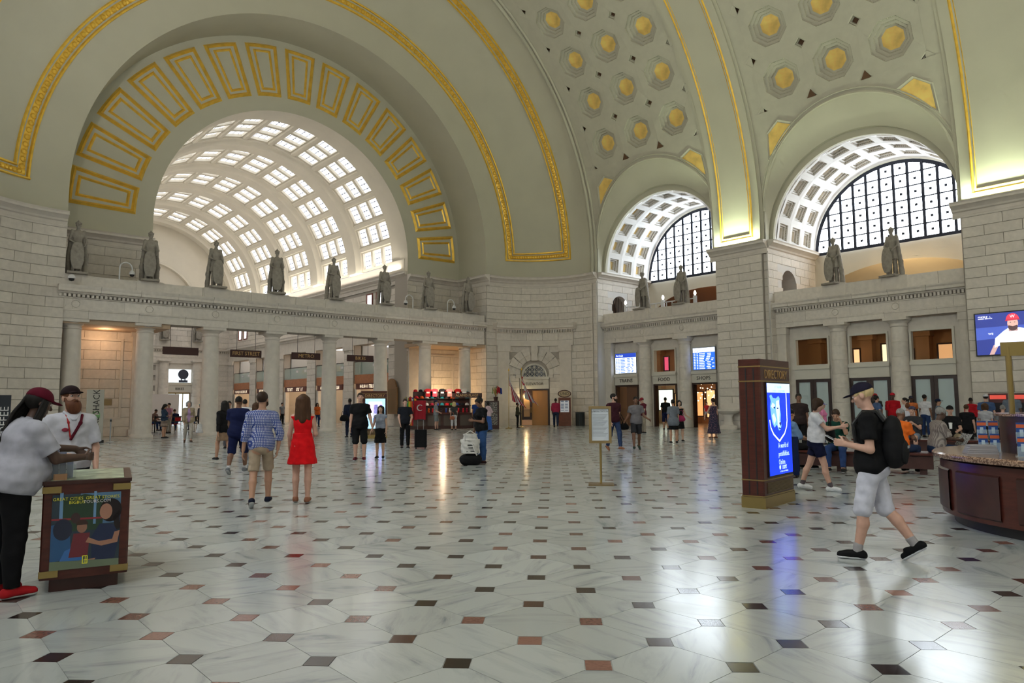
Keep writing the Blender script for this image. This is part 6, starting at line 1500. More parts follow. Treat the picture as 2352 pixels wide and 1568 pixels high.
# ---- fallen? floor luggage
def suitcase(loc, rz, c, lab, W=.42, D=.24, H=.62, handle=.35):
    o = empty('suitcase', loc, rz); tag(o, lab, 'suitcase'); rbox('shell', cloth(c), -W/2, W/2, -D/2, D/2, .05, .05 + H, o, .04)
    rbox('front_pocket', cloth(tuple(v*1.3 for v in c)), -W/2 + .05, W/2 - .05, -D/2 - .03, -D/2, .12, .05 + H*.55, o, .02)
    for x in (-.1, .1): k = MB(); k.cyl(x, D/2 - .04, .05 + H, .05 + H + handle, .009, 6); k.build('handle_bar', STEEL, o)
    k = MB(); k.box(-.12, .12, D/2 - .06, D/2 - .02, .05 + H + handle - .02, .05 + H + handle + .015); k.build('handle', BLACK, o)
    for x in (-W/2 + .05, W/2 - .05): k = MB(); k.prism(ellp(D/2 - .05, .035, .035, .035, 10), 0, x - .015, x + .015); k.build('wheel', BLACK, o); k = MB(); k.prism(ellp(-D/2 + .05, .035, .035, .035, 10), 0, x - .015, x + .015); k.build('wheel', BLACK, o)
    return o
suitcase((14.25, 20.95, 0), radians(140), (.008, .008, .009), 'black upright suitcase beside the man in a black printed shirt')
suitcase((14.2, 7.35, 0), radians(60), (.01, .02, .07), 'large navy suitcase standing behind the walking woman in white', .52, .30, .78, .05)
F = Field(); F.cone((-.15, 0, .14), (.15, 0, .14), .14, .14, .02, [((0, 0, 0.0), (0, 0, -1))]); F.cone((-.1, 0, .26), (.1, 0, .26), .025, .025, .02)
o = empty('duffel_bag', (11.30, 14.35, 0), radians(-38)); tag(o, 'black duffel bag on the floor under a white tote', 'bag'); simple(F, 'bag_body', cloth((.009, .009, .01)), .012, .004, o)
k = MB(); k.tube([(-.14, -.1, .27), (-.1, -.14, .36), (.1, -.14, .36), (.14, -.1, .27)], .014, 6); k.build('bag_handle', BLACK, o)
F = Field(); F.skirt(.30, .66, .22, .25, (0, 0, 0), (0, 0, 0), .55, .02, 5, .08); F.skirt(.55, .8, .17, .19, (0, 0, 0), (0, 0, 0), .4, .02, 4, .1)
o = empty('tote_bag', (11.27, 14.33, 0), radians(-38)); tag(o, 'white canvas tote standing on the black duffel bag', 'bag'); simple(F, 'bag_body', cloth((.62, .6, .56)), .012, .006, o)
k = MB(); k.tube([(-.14, -.12, .62), (-.13, -.16, .8), (0, -.16, .88), (.13, -.16, .8), (.14, -.12, .62)], .012, 6); k.tube([(.05, -.14, .6), (.1, -.17, .4), (.16, -.17, .26), (.24, -.15, .32), (.22, -.13, .5)], .010, 6); k.build('strap', cloth((.66, .64, .6)), o); k = MB(); k.box(-.07, .09, -.135, -.128, .5, .53); k.box(-.05, .07, -.135, -.128, .44, .46); k.build('bag_print', LETK, o)
# ---- flags on poles
def flagm(nm, c): return mat('flag_' + nm, c, .8)
FR, FWH, FB_ = flagm('red', (.42, .012, .03)), flagm('white', (.62, .60, .60)), flagm('blue', (.014, .018, .10))
def flag(loc, rz, us, lab, Hp=3.6):
    o = empty('flag', loc, rz); tag(o, lab, 'flag', 'tall flags beside the elevator')
    k = MB(); k.tube([(0, 0, 0), (.02, 0, Hp)], .02, 8); k.lathe([(0, 0), (.22, 0), (.22, .03), (.05, .08), (.03, .12)], 0, 0, 14); k.build('pole', BRASS, o)
    k = MB(); k.lathe([(0, Hp), (.05, Hp + .03), (.03, Hp + .1), (0, Hp + .2)], .02, 0, 8); k.build('finial', GOLD, o)
    nu, nv = 26, 18; k = MB(); rows = []
    for i in range(nu + 1):
        u = i/nu; r = []
        for j in range(nv + 1):
            v = j/nv; fold = .07*sin(u*15 + v*3)*v + .03*sin(u*31)*v
            r.append((.03 + v*(.18 + .95*u) + fold*.5, -.03 + fold, Hp - .12 - .75*u - v*(1.72 - .25*u)))
        rows.append(r)
    k.grid(rows); me = k.mesh('flag_cloth', 60)
    for m_ in (FR, FWH, FB_): me.materials.append(m_)
    for p in me.polygons:
        i, j = divmod(p.index, nv); u, v = (i + .5)/nu, (j + .5)/nv
        if us: p.material_index = 2 if (u < .54 and v < .42) else int(u*13) % 2
        else: p.material_index = 0 if (.34 < u < .56 or .72 < u < .94) else 1
    put('flag_cloth', me, None, o)
    def at(u, v): fold = .07*sin(u*15 + v*3)*v + .03*sin(u*31)*v; return Vector((.03 + v*(.18 + .95*u) + fold*.5, -.035 + fold, Hp - .12 - .75*u - v*(1.72 - .25*u)))
    k = MB(); S_pts = [(u, v, .035) for u in (.07, .19, .31, .43) for v in (.05, .13, .21, .29, .37)] if us else [(.15, .14, .085), (.15, .42, .085), (.15, .70, .085)]
    for u, v, r in S_pts:
        c = at(u, v); k.poly([(c.x + r*(1 if q % 2 == 0 else .42)*sin(pi*q/5), c.y - .03, c.z + r*(1 if q % 2 == 0 else .42)*cos(pi*q/5)) for q in range(10)])
    k.build('stars', FWH if us else FR, o)
flag((29.3, 33.35, 0), radians(-42), True, 'flag with red and white stripes and starred blue canton beside the elevator')
flag((31.35, 34.4, 0), radians(-42), False, 'white flag with two red bars and red stars beside the elevator', 3.75)
# ---- souvenir stall
o = empty('souvenir_stall', (26.5, 36.9, 0), radians(-18)); tag(o, 'dark wooden souvenir stall with lit glass counters', 'stall')
rbox('counter', MAHOG2, -2.2, 2.3, -.45, .35, .0, .95, o); rbox('counter_top', MAHOG, -2.25, 2.35, -.5, .4, .95, 1.0, o)
for x in (-1.9, -.9, .15, 1.25): rbox('glass_front', mat('stall_glass', (.10, .08, .07), .1, spec=.8, emit=.0), x, x + .85, -.47, -.45, .2, .85, o, .002)
rbox('back_shelf', MAHOG2, -1.6, 2.2, .3, .5, 1.0, 2.35, o); rbox('shelf', MAHOG, -1.6, 2.2, .05, .32, 1.45, 1.48, o); rbox('shelf', MAHOG, -1.6, 2.2, .05, .32, 1.9, 1.93, o)
for x, z in ((-1.2, .72), (-.2, .8), (.7, .74), (1.7, .7), (1.2, .82)): rbox('counter_lamp', glow('stall', (1, .62, .25), 6), x, x + .22, -.44, -.38, z, z + .06, o, .004)
point('stall_lamp', (26.3, 36.2, 2.3), 45, (1, .75, .5), .15)
rnd = random.Random(11)
HC = [(.45, .02, .03), (.02, .02, .025), (.03, .06, .25), (.5, .5, .52), (.02, .2, .25), (.6, .1, .02), (.05, .2, .06), (.3, .02, .05)]
hat_me = {}
def hat(loc, c, lab):
    key = c
    if key not in hat_me:
        k = MB(); k.lathe([(.10, 0), (.105, .04), (.085, .10), (.03, .13), (0, .132)], 0, 0, 12); k.prism(ellp(0, -.11, .075, .08, 12), 2, 0, .012); me = k.mesh('ball_cap', 50); me.materials.append(cloth(c)); hat_me[key] = me
    h = put('ball_cap', hat_me[key]); h.location = loc; h.rotation_euler = (0, 0, rnd.uniform(-.6, .6)); h.scale = (1.25,)*3; tag(h, lab, 'cap', 'caps for sale on the souvenir stall')
ca, sa = cos(radians(-18)), sin(radians(-18))
def stall(x, y, z): return (26.5 + x*ca - y*sa, 36.9 + x*sa + y*ca, z)
cn = ('red', 'black', 'navy', 'white', 'teal', 'orange', 'green', 'crimson')
for z, ys in ((1.482, .17), (1.932, .17), (2.352, .4)):
    for j in range(11):
        c = rnd.randrange(8) if z < 2.3 else (0, 1, 0, 4, 1, 6, 0)[j % 7]; hat(stall(-1.45 + .34*j, ys, z), HC[c], '%s ball cap on the %s shelf of the souvenir stall' % (cn[c], 'lower' if z < 1.5 else ('upper' if z < 2 else 'top')))
tees = ((-.75, (.45, .02, .03)), (-.3, (.5, .06, .1)), (.2, (.015, .015, .02)), (.7, (.62, .3, .3)), (1.25, (.5, .02, .02)), (1.7, (.6, .58, .55)))
for j, (x, c) in enumerate(tees):
    k = MB(); k.prism([(-.15, 0), (.15, 0), (.15, .36), (.2, .32), (.23, .42), (.1, .5), (-.1, .5), (-.23, .42), (-.2, .32), (-.15, .36)], 1, -.015, .015); me = k.build('souvenir_shirt', cloth(c)); me.location = stall(x, -.02, 2.05); me.rotation_euler = (0, 0, radians(-18)); tag(me, ('dark red', 'rose red', 'black', 'pink', 'bright red', 'cream')[j] + ' shirt hung above the souvenir stall', 'shirt', 'shirts hung on the souvenir stall')
    k = MB(); k.box(-.1, .1, -.02, -.016, .2, .3); k.build('shirt_print', WL_, me)
for j in range(14):
    x = -1.9 + .29*j; c = HC[rnd.randrange(8)]; F = Field(); F.ell((0, 0, .1), (.07, .06, .1), None, .02); F.ell((0, -.01, .24), (.055, .05, .06), None, .02); F.ell((-.04, 0, .3), (.02, .015, .02), None, .01); F.ell((.04, 0, .3), (.02, .015, .02), None, .01)
    t = simple(F, 'toy_figure', cloth(c), .018); t.location = stall(x, -.15 + .1*(j % 2), 1.0); tag(t, '%s toy figure on the souvenir counter' % cn[HC.index(c)], 'toy', 'toys on the souvenir counter')
def flagbunch(loc, n, lab, r=.32, h=.95):
    o = empty('flag_bunch', loc); tag(o, lab, 'flags'); k = MB(); k.lathe([(0, 0), (.12, 0), (.15, .25), (0, .25)], 0, 0, 10); k.build('pot', MAHOG2, o)
    cs = [(.4, .02, .03), (.02, .04, .22), (.55, .55, .55), (.5, .3, .02), (.02, .2, .08)]
    for j in range(n):
        a = 2*pi*j/n*2.4; rr = r*(.3 + .7*(j/n)); ex, ey = rr*cos(a), rr*sin(a)*.5; k = MB(); k.tube([(0, 0, .2), (ex, ey, h - rr*.5)], .007, 4); s_ = k.build('flag_stick', BRASS, o)
        k = MB(); z = h - rr*.5; k.add([(ex, ey, z), (ex*1.05, ey - .02, z - .42), (ex + .07 + ex*.2, ey - .05, z - .40), (ex + .06 + ex*.2, ey - .03, z - .05)], [(0, 1, 2, 3)]); k.build('small_flag', cloth(cs[j % 5]), s_)
flagbunch(stall(-2.05, -.05, 1.0), 16, 'bunch of small flags at the rainbow flag end of the souvenir stall', .5, 1.15); flagbunch((28.75, 33.95, 1.75), 14, 'bunch of small flags on top of the postcard rack', .42, 1.0)
o = empty('rainbow_flag', stall(-2.2, -.7, 0), radians(-30)); tag(o, 'rainbow striped flag hanging at the end of the souvenir stall', 'flag')
for j, c in enumerate(((.03, .05, .30), (.02, .10, .45), (.03, .3, .08), (.75, .6, .03), (.7, .22, .02), (.5, .02, .03))): k = MB(); x = -.3 + .1*j; k.grid([[(x + q, .03*sin((x + q)*25), z) for q in (0, .034, .067, .1)] for z in (.25, 1.75)]); k.build('stripe', flagm('rb%d' % j, c), o, 60)
k = MB(); k.tube([(-.32, 0, 1.77), (.32, 0, 1.77)], .015, 6); k.build('cross_bar', BLACK, o)
o = empty('red_flag', stall(-1.45, -.62, 0), radians(-30)); tag(o, 'red flag with a white crescent hanging on the souvenir stall', 'flag'); k = MB(); k.grid([[(-.36 + .06*q, .03*sin(q*1.4), z) for q in range(13)] for z in (.6, 1.8)]); k.build('flag_cloth', FR, o, 60)
k = MB(); n = 14
for q in range(n): a, b = pi*.25 + 1.5*pi*q/n, pi*.25 + 1.5*pi*(q+1)/n; k.poly([(.2*cos(a), -.05, 1.35 + .2*sin(a)), (.2*cos(b), -.05, 1.35 + .2*sin(b)), (.03 + .15*cos(b), -.05, 1.35 + .15*sin(b)), (.03 + .15*cos(a), -.05, 1.35 + .15*sin(a))])
k.build('crescent', FWH, o)
o = empty('postcard_rack', (28.55, 34.1, 0), radians(-42)); tag(o, 'tall dark postcard rack beside the souvenir stall', 'rack'); rbox('cabinet', MAHOG2, -.45, .45, -.2, .3, 0, 1.75, o); k = MB(); rnd = random.Random(4)
for j in range(7):
    for q in range(11): x = -.4 + .11*j; z = .25 + .13*q; c = .01*rnd.random(); k.box(x, x + .09, -.215 - c, -.2, z, z + .11)
t = k.build('postcards', two_tone('card_print', (.05, .06, .07), (.40, .36, .30), .5, 14), o); t['kind'] = 'stuff'
o = empty('stall_sign', (27.55, 35.35, 0), radians(-42)); tag(o, 'dark board lettered ALAMO FLAGS above the souvenir stall', 'sign'); rbox('board', SIGNBR, -.95, .95, -.03, .03, 1.95, 2.25, o); text('ALAMO FLAGS', .22, LETG, o, basis((0, -.034, 2.1), (1, 0, 0), (0, 0, 1)))
for x in (-.9, .9): k = MB(); k.cyl(x, 0, 0, 1.95, .025, 8); k.build('post', MAHOG2, o)
# ---- inner hall furniture
def cafe_chair(loc, rz, c, lab):
    o = empty('cafe_chair', loc, rz); tag(o, lab, 'chair', 'cafe chairs in the inner hall'); rbox('seat', cloth(c), -.21, .21, -.21, .21, .43, .47, o); rbox('backrest', cloth(c), -.2, .2, -.23, -.2, .62, .86, o)
    for x in (-.19, .19):
        for y in (-.19, .19): k = MB(); k.cyl(x, y, 0, .86 if y < 0 else .44, .015, 6); k.build('leg', BRONZE, o)
def cafe_table(loc, lab):
    o = empty('cafe_table', loc); tag(o, lab, 'table', 'cafe tables in the inner hall'); k = MB(); k.cyl(0, 0, .72, .75, .4, 18); k.build('top', BLACK, o); k = MB(); k.cyl(0, 0, .03, .72, .03, 8); k.build('stem', BLACK, o); k = MB(); k.cyl(0, 0, 0, .03, .25, 14); k.build('base', BLACK, o)
RD = (.45, .02, .02)
cafe_table((13.2, 47.6, 0), 'black cafe table with a red chair near the barrier belt'); cafe_table((16.3, 48.2, 0), 'black cafe table near the woman carrying a white bag'); cafe_table((25.6, 50.6, 0), 'black cafe table beside the arcade pilaster')
cafe_chair((13.6, 46.9, 0), .3, RD, 'red cafe chair under the hunched diner in navy'); cafe_chair((12.6, 48.3, 0), 2.2, RD, 'red cafe chair facing the hunched diner'); cafe_chair((14.9, 47.9, 0), 1.6, (.02, .02, .02), 'black cafe chair beside the reading diner'); cafe_chair((17.2, 48.6, 0), -1.2, (.16, .07, .05), 'brown cafe chair near the column'); cafe_chair((25.0, 50.2, 0), 1.2, RD, 'red cafe chair of the diner in grey by the arcade'); cafe_chair((26.1, 51.4, 0), 3.0, RD, 'red cafe chair of the diner in white by the arcade')
o = empty('barrier_belt', (12.0, 45.4, 0)); tag(o, 'black double belt barrier fencing the cafe tables', 'barrier'); k = MB(); k.box(0, 4.2, -.01, .01, .88, .96); k.box(0, 4.2, -.01, .01, .62, .68); k.build('belt', BLACK, o)
for x in (0, 2.1, 4.2): k = MB(); k.cyl(x, 0, 0, 1.0, .035, 10); k.cyl(x, 0, 0, .02, .18, 14); k.build('post', WHITE if x == 4.2 else BLACK, o)
o = empty('white_partition', (17.1, 62.5, 0)); tag(o, 'plain white partition panel before the far doorway', 'partition'); rbox('panel', mat('panel_pink', (.72, .66, .63), .6), -1.2, 1.2, -.05, .05, .1, 2.55, o)
for x in (-1.0, 1.0): rbox('foot', GREYP, x - .05, x + .05, -.3, .3, 0, .1, o)
for i, yb in enumerate((46.6, 53.4, 60.0, 66.4, 72.6)):
    o = empty('gallery_table', (28.6, yb, 3.9)); tag(o, 'dining table with chairs behind the gallery glass', 'table', 'gallery dining tables'); k = MB(); k.cyl(0, 0, .72, .76, .5, 14); k.build('top', mat('table_wood', (.3, .2, .12), .5), o); k = MB(); k.cyl(0, 0, 0, .72, .05, 8); k.build('stem', BLACK, o)
    for y in (-.75, .75): rbox('chair_seat', mat('chair_cream', (.42, .36, .26), .6), -.22, .22, y - .2, y + .2, .42, .47, o); rbox('chair_back', mat('chair_cream', (.42, .36, .26), .6), -.22, .22, y + (.16 if y > 0 else -.2), y + (.2 if y > 0 else -.16), .45, .95, o)
o = empty('red_shoe', (.55, 6.45, 0)); 
bpy.data.objects.remove(o)
# ================================================================== people
WL = dict(legL=((.03, .40, -1), (0, .10, -1)), legR=((.03, -.20, -1), (0, -.50, -1)), footR=.5, armL=((.12, -.22, -1), (.02, .0, -1)), armR=((.12, .25, -1), (.0, .45, -1)))
WR = dict(legR=((.03, .40, -1), (0, .10, -1)), legL=((.03, -.20, -1), (0, -.50, -1)), footL=.5, armR=((.12, -.22, -1), (.02, .0, -1)), armL=((.12, .25, -1), (.0, .45, -1)))
PHONE = dict(armL=((.12, .25, -1), (-.35, 1, .15)), armR=((.12, .25, -1), (-.35, 1, .15)), head=(0, -.45))
FOLD = dict(armL=((.1, .22, -1), (-.6, .8, -.35)), armR=((.1, .22, -1), (-.6, .8, -.35)))
SIT = dict(sit=.47, legL=((.14, 1, -.06), (0, .06, -1)), legR=((.14, 1, -.06), (0, .06, -1)), armL=((.14, .45, -1), (-.35, 1, -.2)), armR=((.14, .45, -1), (-.35, 1, -.2)))
def who(x, y, rz, H, skin, label, b=1.0, fem=False, top=None, bot=None, sh=(.02, .02, .02), hair=('short', 'black'), cap=None, beard=None, dress=None, sock=None, grp=None, pose=None, vox=None, jacket=None, sole=(.5, .5, .5), z=0.0, done=None):
    d = x*_f.x + y*_f.y; vx = vox or (.009 if d < 13 else .0125 if d < 21 else .016 if d < 32 else .02)
    f = Fig(H, b, fem, vox=vx, **(pose or {})); f.body(SKIN[skin], face=d < 34)
    if dress: f.shirt(dress[0], dress[2] if len(dress) > 2 else 0, .95, .012, .0, 'dress_top', .0015, dress[3] if len(dress) > 3 else 1.40); f.skirt(dress[0], dress[1], 1.12, dress[4] if len(dress) > 4 else .23, .004, 'dress_skirt', amp=.045)
    if bot:
        if bot[0] == 'skirt': f.skirt(*bot[1:])
        else: f.legs(bot[0], bot[1], bot[2] if len(bot) > 2 else .012, 'trousers' if bot[1] > 1.2 else 'shorts')
    if top: f.shirt(*top)
    if jacket: f.shirt(jacket, 1.9, .82, .034, .02, 'jacket', .004, 1.47, .055)
    f.shoes(sh, sole, sock)
    if hair: f.hair(*hair)
    if cap: f.cap(*cap) if isinstance(cap, list) else f.cap(cap)
    if beard: f.beard(*beard)
    if done: done(f)
    o = f.build((x, y, z), radians(rz), label, grp); return f, o
K, NV, WT, GY, RD_, JE = (.008, .008, .009), (.008, .012, .045), (.66, .66, .70), (.20, .21, .23), (.72, .008, .012), (.025, .05, .14)
# --- walkers in the middle of the floor
GING = two_tone('gingham', (.52, .55, .66), (.03, .06, .27), .8, 40, 'gingham')
who(4.43, 10.90, 333, 1.75, 'tan', 'man in a blue checked shirt and khaki shorts walking away', top=(GING, 1.45, .845, .016, .018, 'shirt', .002), bot=((.40, .31, .22), .92, .003), hair=('short', 'dark'), beard=('dark',), pose=dict(WR, armL=((.2, -.1, -1), (.12, .12, -1)), armR=((.34, .0, -1), (-.12, .12, -1)), head=(.25, 0)), sh=(.012, .014, .03))
who(5.12, 10.92, 330, 1.72, 'fair', 'woman in a red sleeveless dress with long brown hair', fem=True, dress=(RD_, .62, 0, 1.40, .235), hair=('long', 'brown', .24), pose=dict(legL=((.02, .12, -1), (0, -.05, -1)), legR=((.02, -.12, -1), (0, -.12, -1)), armL=((.18, .05, -1), (.0, .2, -1)), armR=((.16, .15, -1), (-.15, .9, -.2))), sh=(.28, .12, .07))
who(6.13, 16.44, 320, 1.76, 'brown', 'man in a navy shirt with white shoulder stripe and white socks', b=1.16, top=((.008, .012, .05), .6, .80, .025, .02), bot=((.008, .012, .05), 1.02), hair=('buzz', 'black'), sock=(.6, .6, .62), sh=(.16, .17, .19), pose=WR)
who(7.16, 20.30, 6, 1.68, 'tan', 'woman in a black jacket and tan skirt with dark shoulder length hair', fem=True, top=(K, 1.95, .80, .02, .012), bot=('skirt', (.25, .16, .10), .60, 1.0, .19), hair=('long', 'black', .10), pose=WL)
who(8.45, 21.27, 338, 1.64, 'tan', 'woman in a dark red top with very long brown hair', fem=True, top=((.10, .02, .018), .9), bot=((.02, .02, .03), 1.95), hair=('long', 'brown', .26))
who(9.86, 25.86, 339, 1.77, 'tan', 'man in a plain white shirt seen from behind near the columns', top=(WT, .6), bot=(JE, 1.95))
who(9.45, 26.3, 160, 1.71, 'tan', 'man in a white shirt coming toward the walkers near the columns', top=(WT, .6), bot=((.1, .1, .12), 1.95))
who(11.43, 28.23, 338, 1.66, 'tan', 'person in an orange shirt behind the walking couple', top=((.6, .16, .03), .6), bot=(NV, 1.95))
who(10.08, 17.85, 146, 1.88, 'fair', 'tall man in black shirt and black shorts holding hands', b=1.06, top=(K, .62, .82, .024, .016), bot=(K, 1.02), hair=('short', 'dark'), sh=(.10, .012, .02), pose=dict(armR=((.18, .0, -1), (.05, .2, -1)), armL=((.28, .05, -1), (.25, .15, -1)), head=(-.1, .05)))
who(10.83, 17.99, 139, 1.52, 'asian', 'woman in a grey sleeveless blouse and black slit skirt', b=.92, fem=True, top=((.26, .29, .36), .12, .98, .014, .006), bot=('skirt', K, .52, 1.04, .20), hair=('long', 'black', .22), pose=dict(armR=((.28, .05, -1), (.35, .2, -1)), legL=((.03, .15, -1), (0, -.05, -1))))
who(16.6, 30.4, 351, 1.85, 'dark', 'man in a navy suit carrying a black shoulder bag', top=((.35, .45, .65), 1.9), jacket=(.012, .016, .035), bot=((.012, .016, .035), 1.97), hair=('buzz', 'black'))
who(13.87, 21.38, 152, 1.74, 'fair', 'man in a black printed shirt and black trousers beside a suitcase', top=((.012, .014, .02), .62), bot=(K, 1.95), hair=('short', 'dark'), pose=dict(armR=((.15, .1, -1), (-.15, .5, -1)), armL=((.2, .12, -1), (-.2, .6, -.6))))
who(24.9, 35.0, 225, 1.78, 'fair', 'man in grey shirt, grey shorts and navy cap browsing souvenirs', top=((.26, .29, .32), .6), bot=((.22, .24, .25), .95), cap=NV, pose=dict(FOLD, legL=((.05, .2, -1), (0, 0, -1))))
who(25.5, 34.0, 338, 1.68, 'fair', 'blonde woman in charcoal shirt and white capri trousers', fem=True, b=1.08, top=((.05, .05, .05), .6), bot=((.62, .62, .64), 1.55), hair=('long', 'blond', .08), sh=(.02, .02, .02))
who(11.73, 14.45, 81, 1.72, 'brown', 'woman in black polo and blue jeans reading her phone', b=1.12, fem=True, top=(K, .62, .86), bot=((.03, .075, .20), 1.97), hair=('bun', 'black'), pose=dict(PHONE, armR=((.12, .1, -1), (.02, .35, -1))), sh=(.03, .012, .015))
who(25.2, 30.4, 260, 1.70, 'dark', 'woman in a pale pink top and long blue skirt by the postcard rack', fem=True, top=((.6, .45, .48), 1.0), bot=('skirt', (.04, .11, .38), .12, 1.0, .27), hair=('bob', 'black'), pose=dict(armR=((.2, .5, -1), (.0, 1, -.2))))
who(30.0, 33.3, 229, 1.60, 'brown', 'child in dark green jacket holding bright souvenirs by the flags', b=.95, top=((.05, .05, .03), 1.9), bot=(K, 1.95), pose=FOLD)
who(27.2, 34.0, 322, 1.80, 'tan', 'man in a blue polo shirt at the souvenir counter', top=((.02, .05, .2), .6), bot=((.05, .05, .06), 1.95))
who(31.76, 31.64, 315, 1.86, 'dark', 'man in a crimson shirt and jeans walking to the elevator', top=((.36, .03, .07), 1.4), bot=((.02, .03, .06), 1.95), hair=('buzz', 'black'), pose=WL)
who(17.93, 15.17, 160, 1.84, 'fair', 'bearded man in maroon shirt with a tan bag strap', top=((.045, .012, .02), .62), bot=((.03, .05, .12), 1.95), beard=('dark',), hair=('short', 'black'), sh=(.25, .10, .05), pose=dict(WL, head=(-.8, 0)))
who(18.75, 14.91, 133, 1.74, 'brown', 'man in grey shirt and charcoal shorts with a crossbody bag', top=((.17, .16, .17), .62, .84), bot=((.03, .03, .035), .92), hair=('short', 'black'), sh=(.04, .06, .05), pose=dict(WR, armR=((.3, .1, -1), (.4, .5, -.5)), armL=((.3, .15, -1), (.45, .6, -.35))))
who(29.0, 22.6, 68, 1.80, 'fair', 'man in a maroon polo and maroon cap near the TRAINS doorway', top=((.12, .02, .035), .6), bot=((.3, .26, .2), 1.95), cap=(.3, .03, .04), pose=PHONE)
who(22.67, 16.23, 316, 1.66, 'tan', 'woman in a long grey top and black skirt with a pink bag', fem=True, b=1.08, top=((.16, .18, .21), .75, .70, .03, .03), bot=('skirt', K, .55, .95, .2), hair=('short', 'black'))
who(23.83, 16.76, 135, 1.63, 'asian', 'woman in a black sleeveless dress gesturing to her companion', fem=True, dress=(K, .55, 0, 1.40, .2), hair=('bob', 'black'), pose=dict(armL=((.4, .1, -1), (.5, .5, -.4))))
who(33.5, 24.5, 306, 1.84, 'tan', 'man in dark clothes entering under the FOOD sign', top=(K, .6), bot=(NV, 1.0), hair=('short', 'black'))
FLOR = two_tone('floral', (.34, .15, .20), (.016, .016, .045), .8, 26, 'voronoi', .22, .34)
who(26.74, 17.07, 338, 1.72, 'fair', 'woman in a dark floral maxi dress carrying a small child', fem=True, b=1.06, dress=(FLOR, .22, 0, 1.40, .30), hair=('pony', 'dark'), pose=dict(armL=((.3, .4, -1), (-.2, 1, .3))), sh=(.2, .1, .06))
who(26.62, 17.3, 150, .85, 'fair', 'small dark haired child in red carried in the arms of the floral dress woman', b=1.1, top=((.5, .03, .03), .5), bot=((.3, .3, .35), .8), hair=('short', 'black'), pose=dict(legL=((.5, .5, -.6), (0, -.2, -1)), legR=((.5, .5, -.6), (0, -.2, -1))), z=.78)
# --- walkers near the kiosk and the desk
who(12.37, 5.83, 210, 1.63, 'fair', 'woman in white shirt and navy shorts walking in white trainers', fem=True, b=1.04, top=(WT, .5, .92, .02, .012), bot=((.006, .008, .03), .62), hair=('bob', 'dark'), sh=(.7, .7, .7), sock=(.10, .08, .09), sole=(.8, .8, .8), pose=dict(legL=((.02, -.32, -1), (0, -.38, -1)), legR=((.02, .28, -1), (0, .22, -1)), footL=.1, armL=((.15, .75, -.75), (-.45, .9, .05)), armR=((.12, .7, -.8), (-.1, 1, .22)), head=(0, -.4)), vox=.009)
BL = who(7.42, 2.95, 14, 1.74, 'fair', 'blond man in black shirt and white shorts walking with a phone', b=1.02, top=(K, .68, .84, .022, .012), bot=((.60, .60, .68), 1.0), hair=None, sh=K, sole=(.7, .7, .72), sock=(.35, .33, .33),
    pose=dict(legL=((.03, .20, -1), (0, .16, -1)), legR=((.03, -.22, -1), (0, -.75, -1)), footR=.62, armL=((.16, -.06, -1), (-.35, .9, .16)), armR=((.16, -.04, -1), (-.45, .9, .14)), head=(.1, -.35)), vox=.0085,
    done=lambda f: (f.hair('short', 'blond'), f.cap((.014, .012, .026))))
# backpack on the blond man's back
bp = empty('backpack', (7.42, 2.95, 0), radians(14)); tag(bp, 'black backpack worn by the blond man in white shorts', 'backpack')
F = Field(); F.ell((0, -.205, 1.17), (.15, .10, .25), None, .03); F.ell((0, -.21, 1.06), (.155, .105, .16), None, .05); simple(F, 'pack', cloth((.012, .012, .013)), .012, .003, bp)
F = Field(); F.ell((0, -.30, 1.06), (.115, .04, .12), None, .03); simple(F, 'front_pocket', cloth((.016, .016, .017)), .010, .002, bp)
for sg in (-1, 1): k = MB(); k.tube([(sg*.09, -.14, 1.36), (sg*.115, -.08, 1.455), (sg*.13, .04, 1.445), (sg*.14, .125, 1.33), (sg*.145, .11, 1.15), (sg*.15, -.05, 1.02)], .02, 6); k.build('strap', BLACK, bp)
k = MB(); k.box(-.06, .06, -.342, -.334, 1.10, 1.125); k.build('maker_tag', GREYP, bp)
k = MB(); k.box(-.036, .036, -.004, .004, -.07, .07); ph = k.build('mobile_phone', mat('phone_white', (.6, .6, .62), .2)); f_ = BL[0]; ph.location = world(f_, (7.42, 2.95), radians(14), (f_.wr['L'] + f_.hd['L']*.13 + f_.wr['R'] + f_.hd['R']*.13)/2 + np.array([0, .03, .03])); ph.rotation_euler = (radians(-60), 0, radians(14)); tag(ph, 'white phone held by the blond man in white shorts', 'phone')
k = MB(); k.box(-.036, .036, -.006, -.003, -.062, .062); k.build('phone_screen', BLACK, ph)
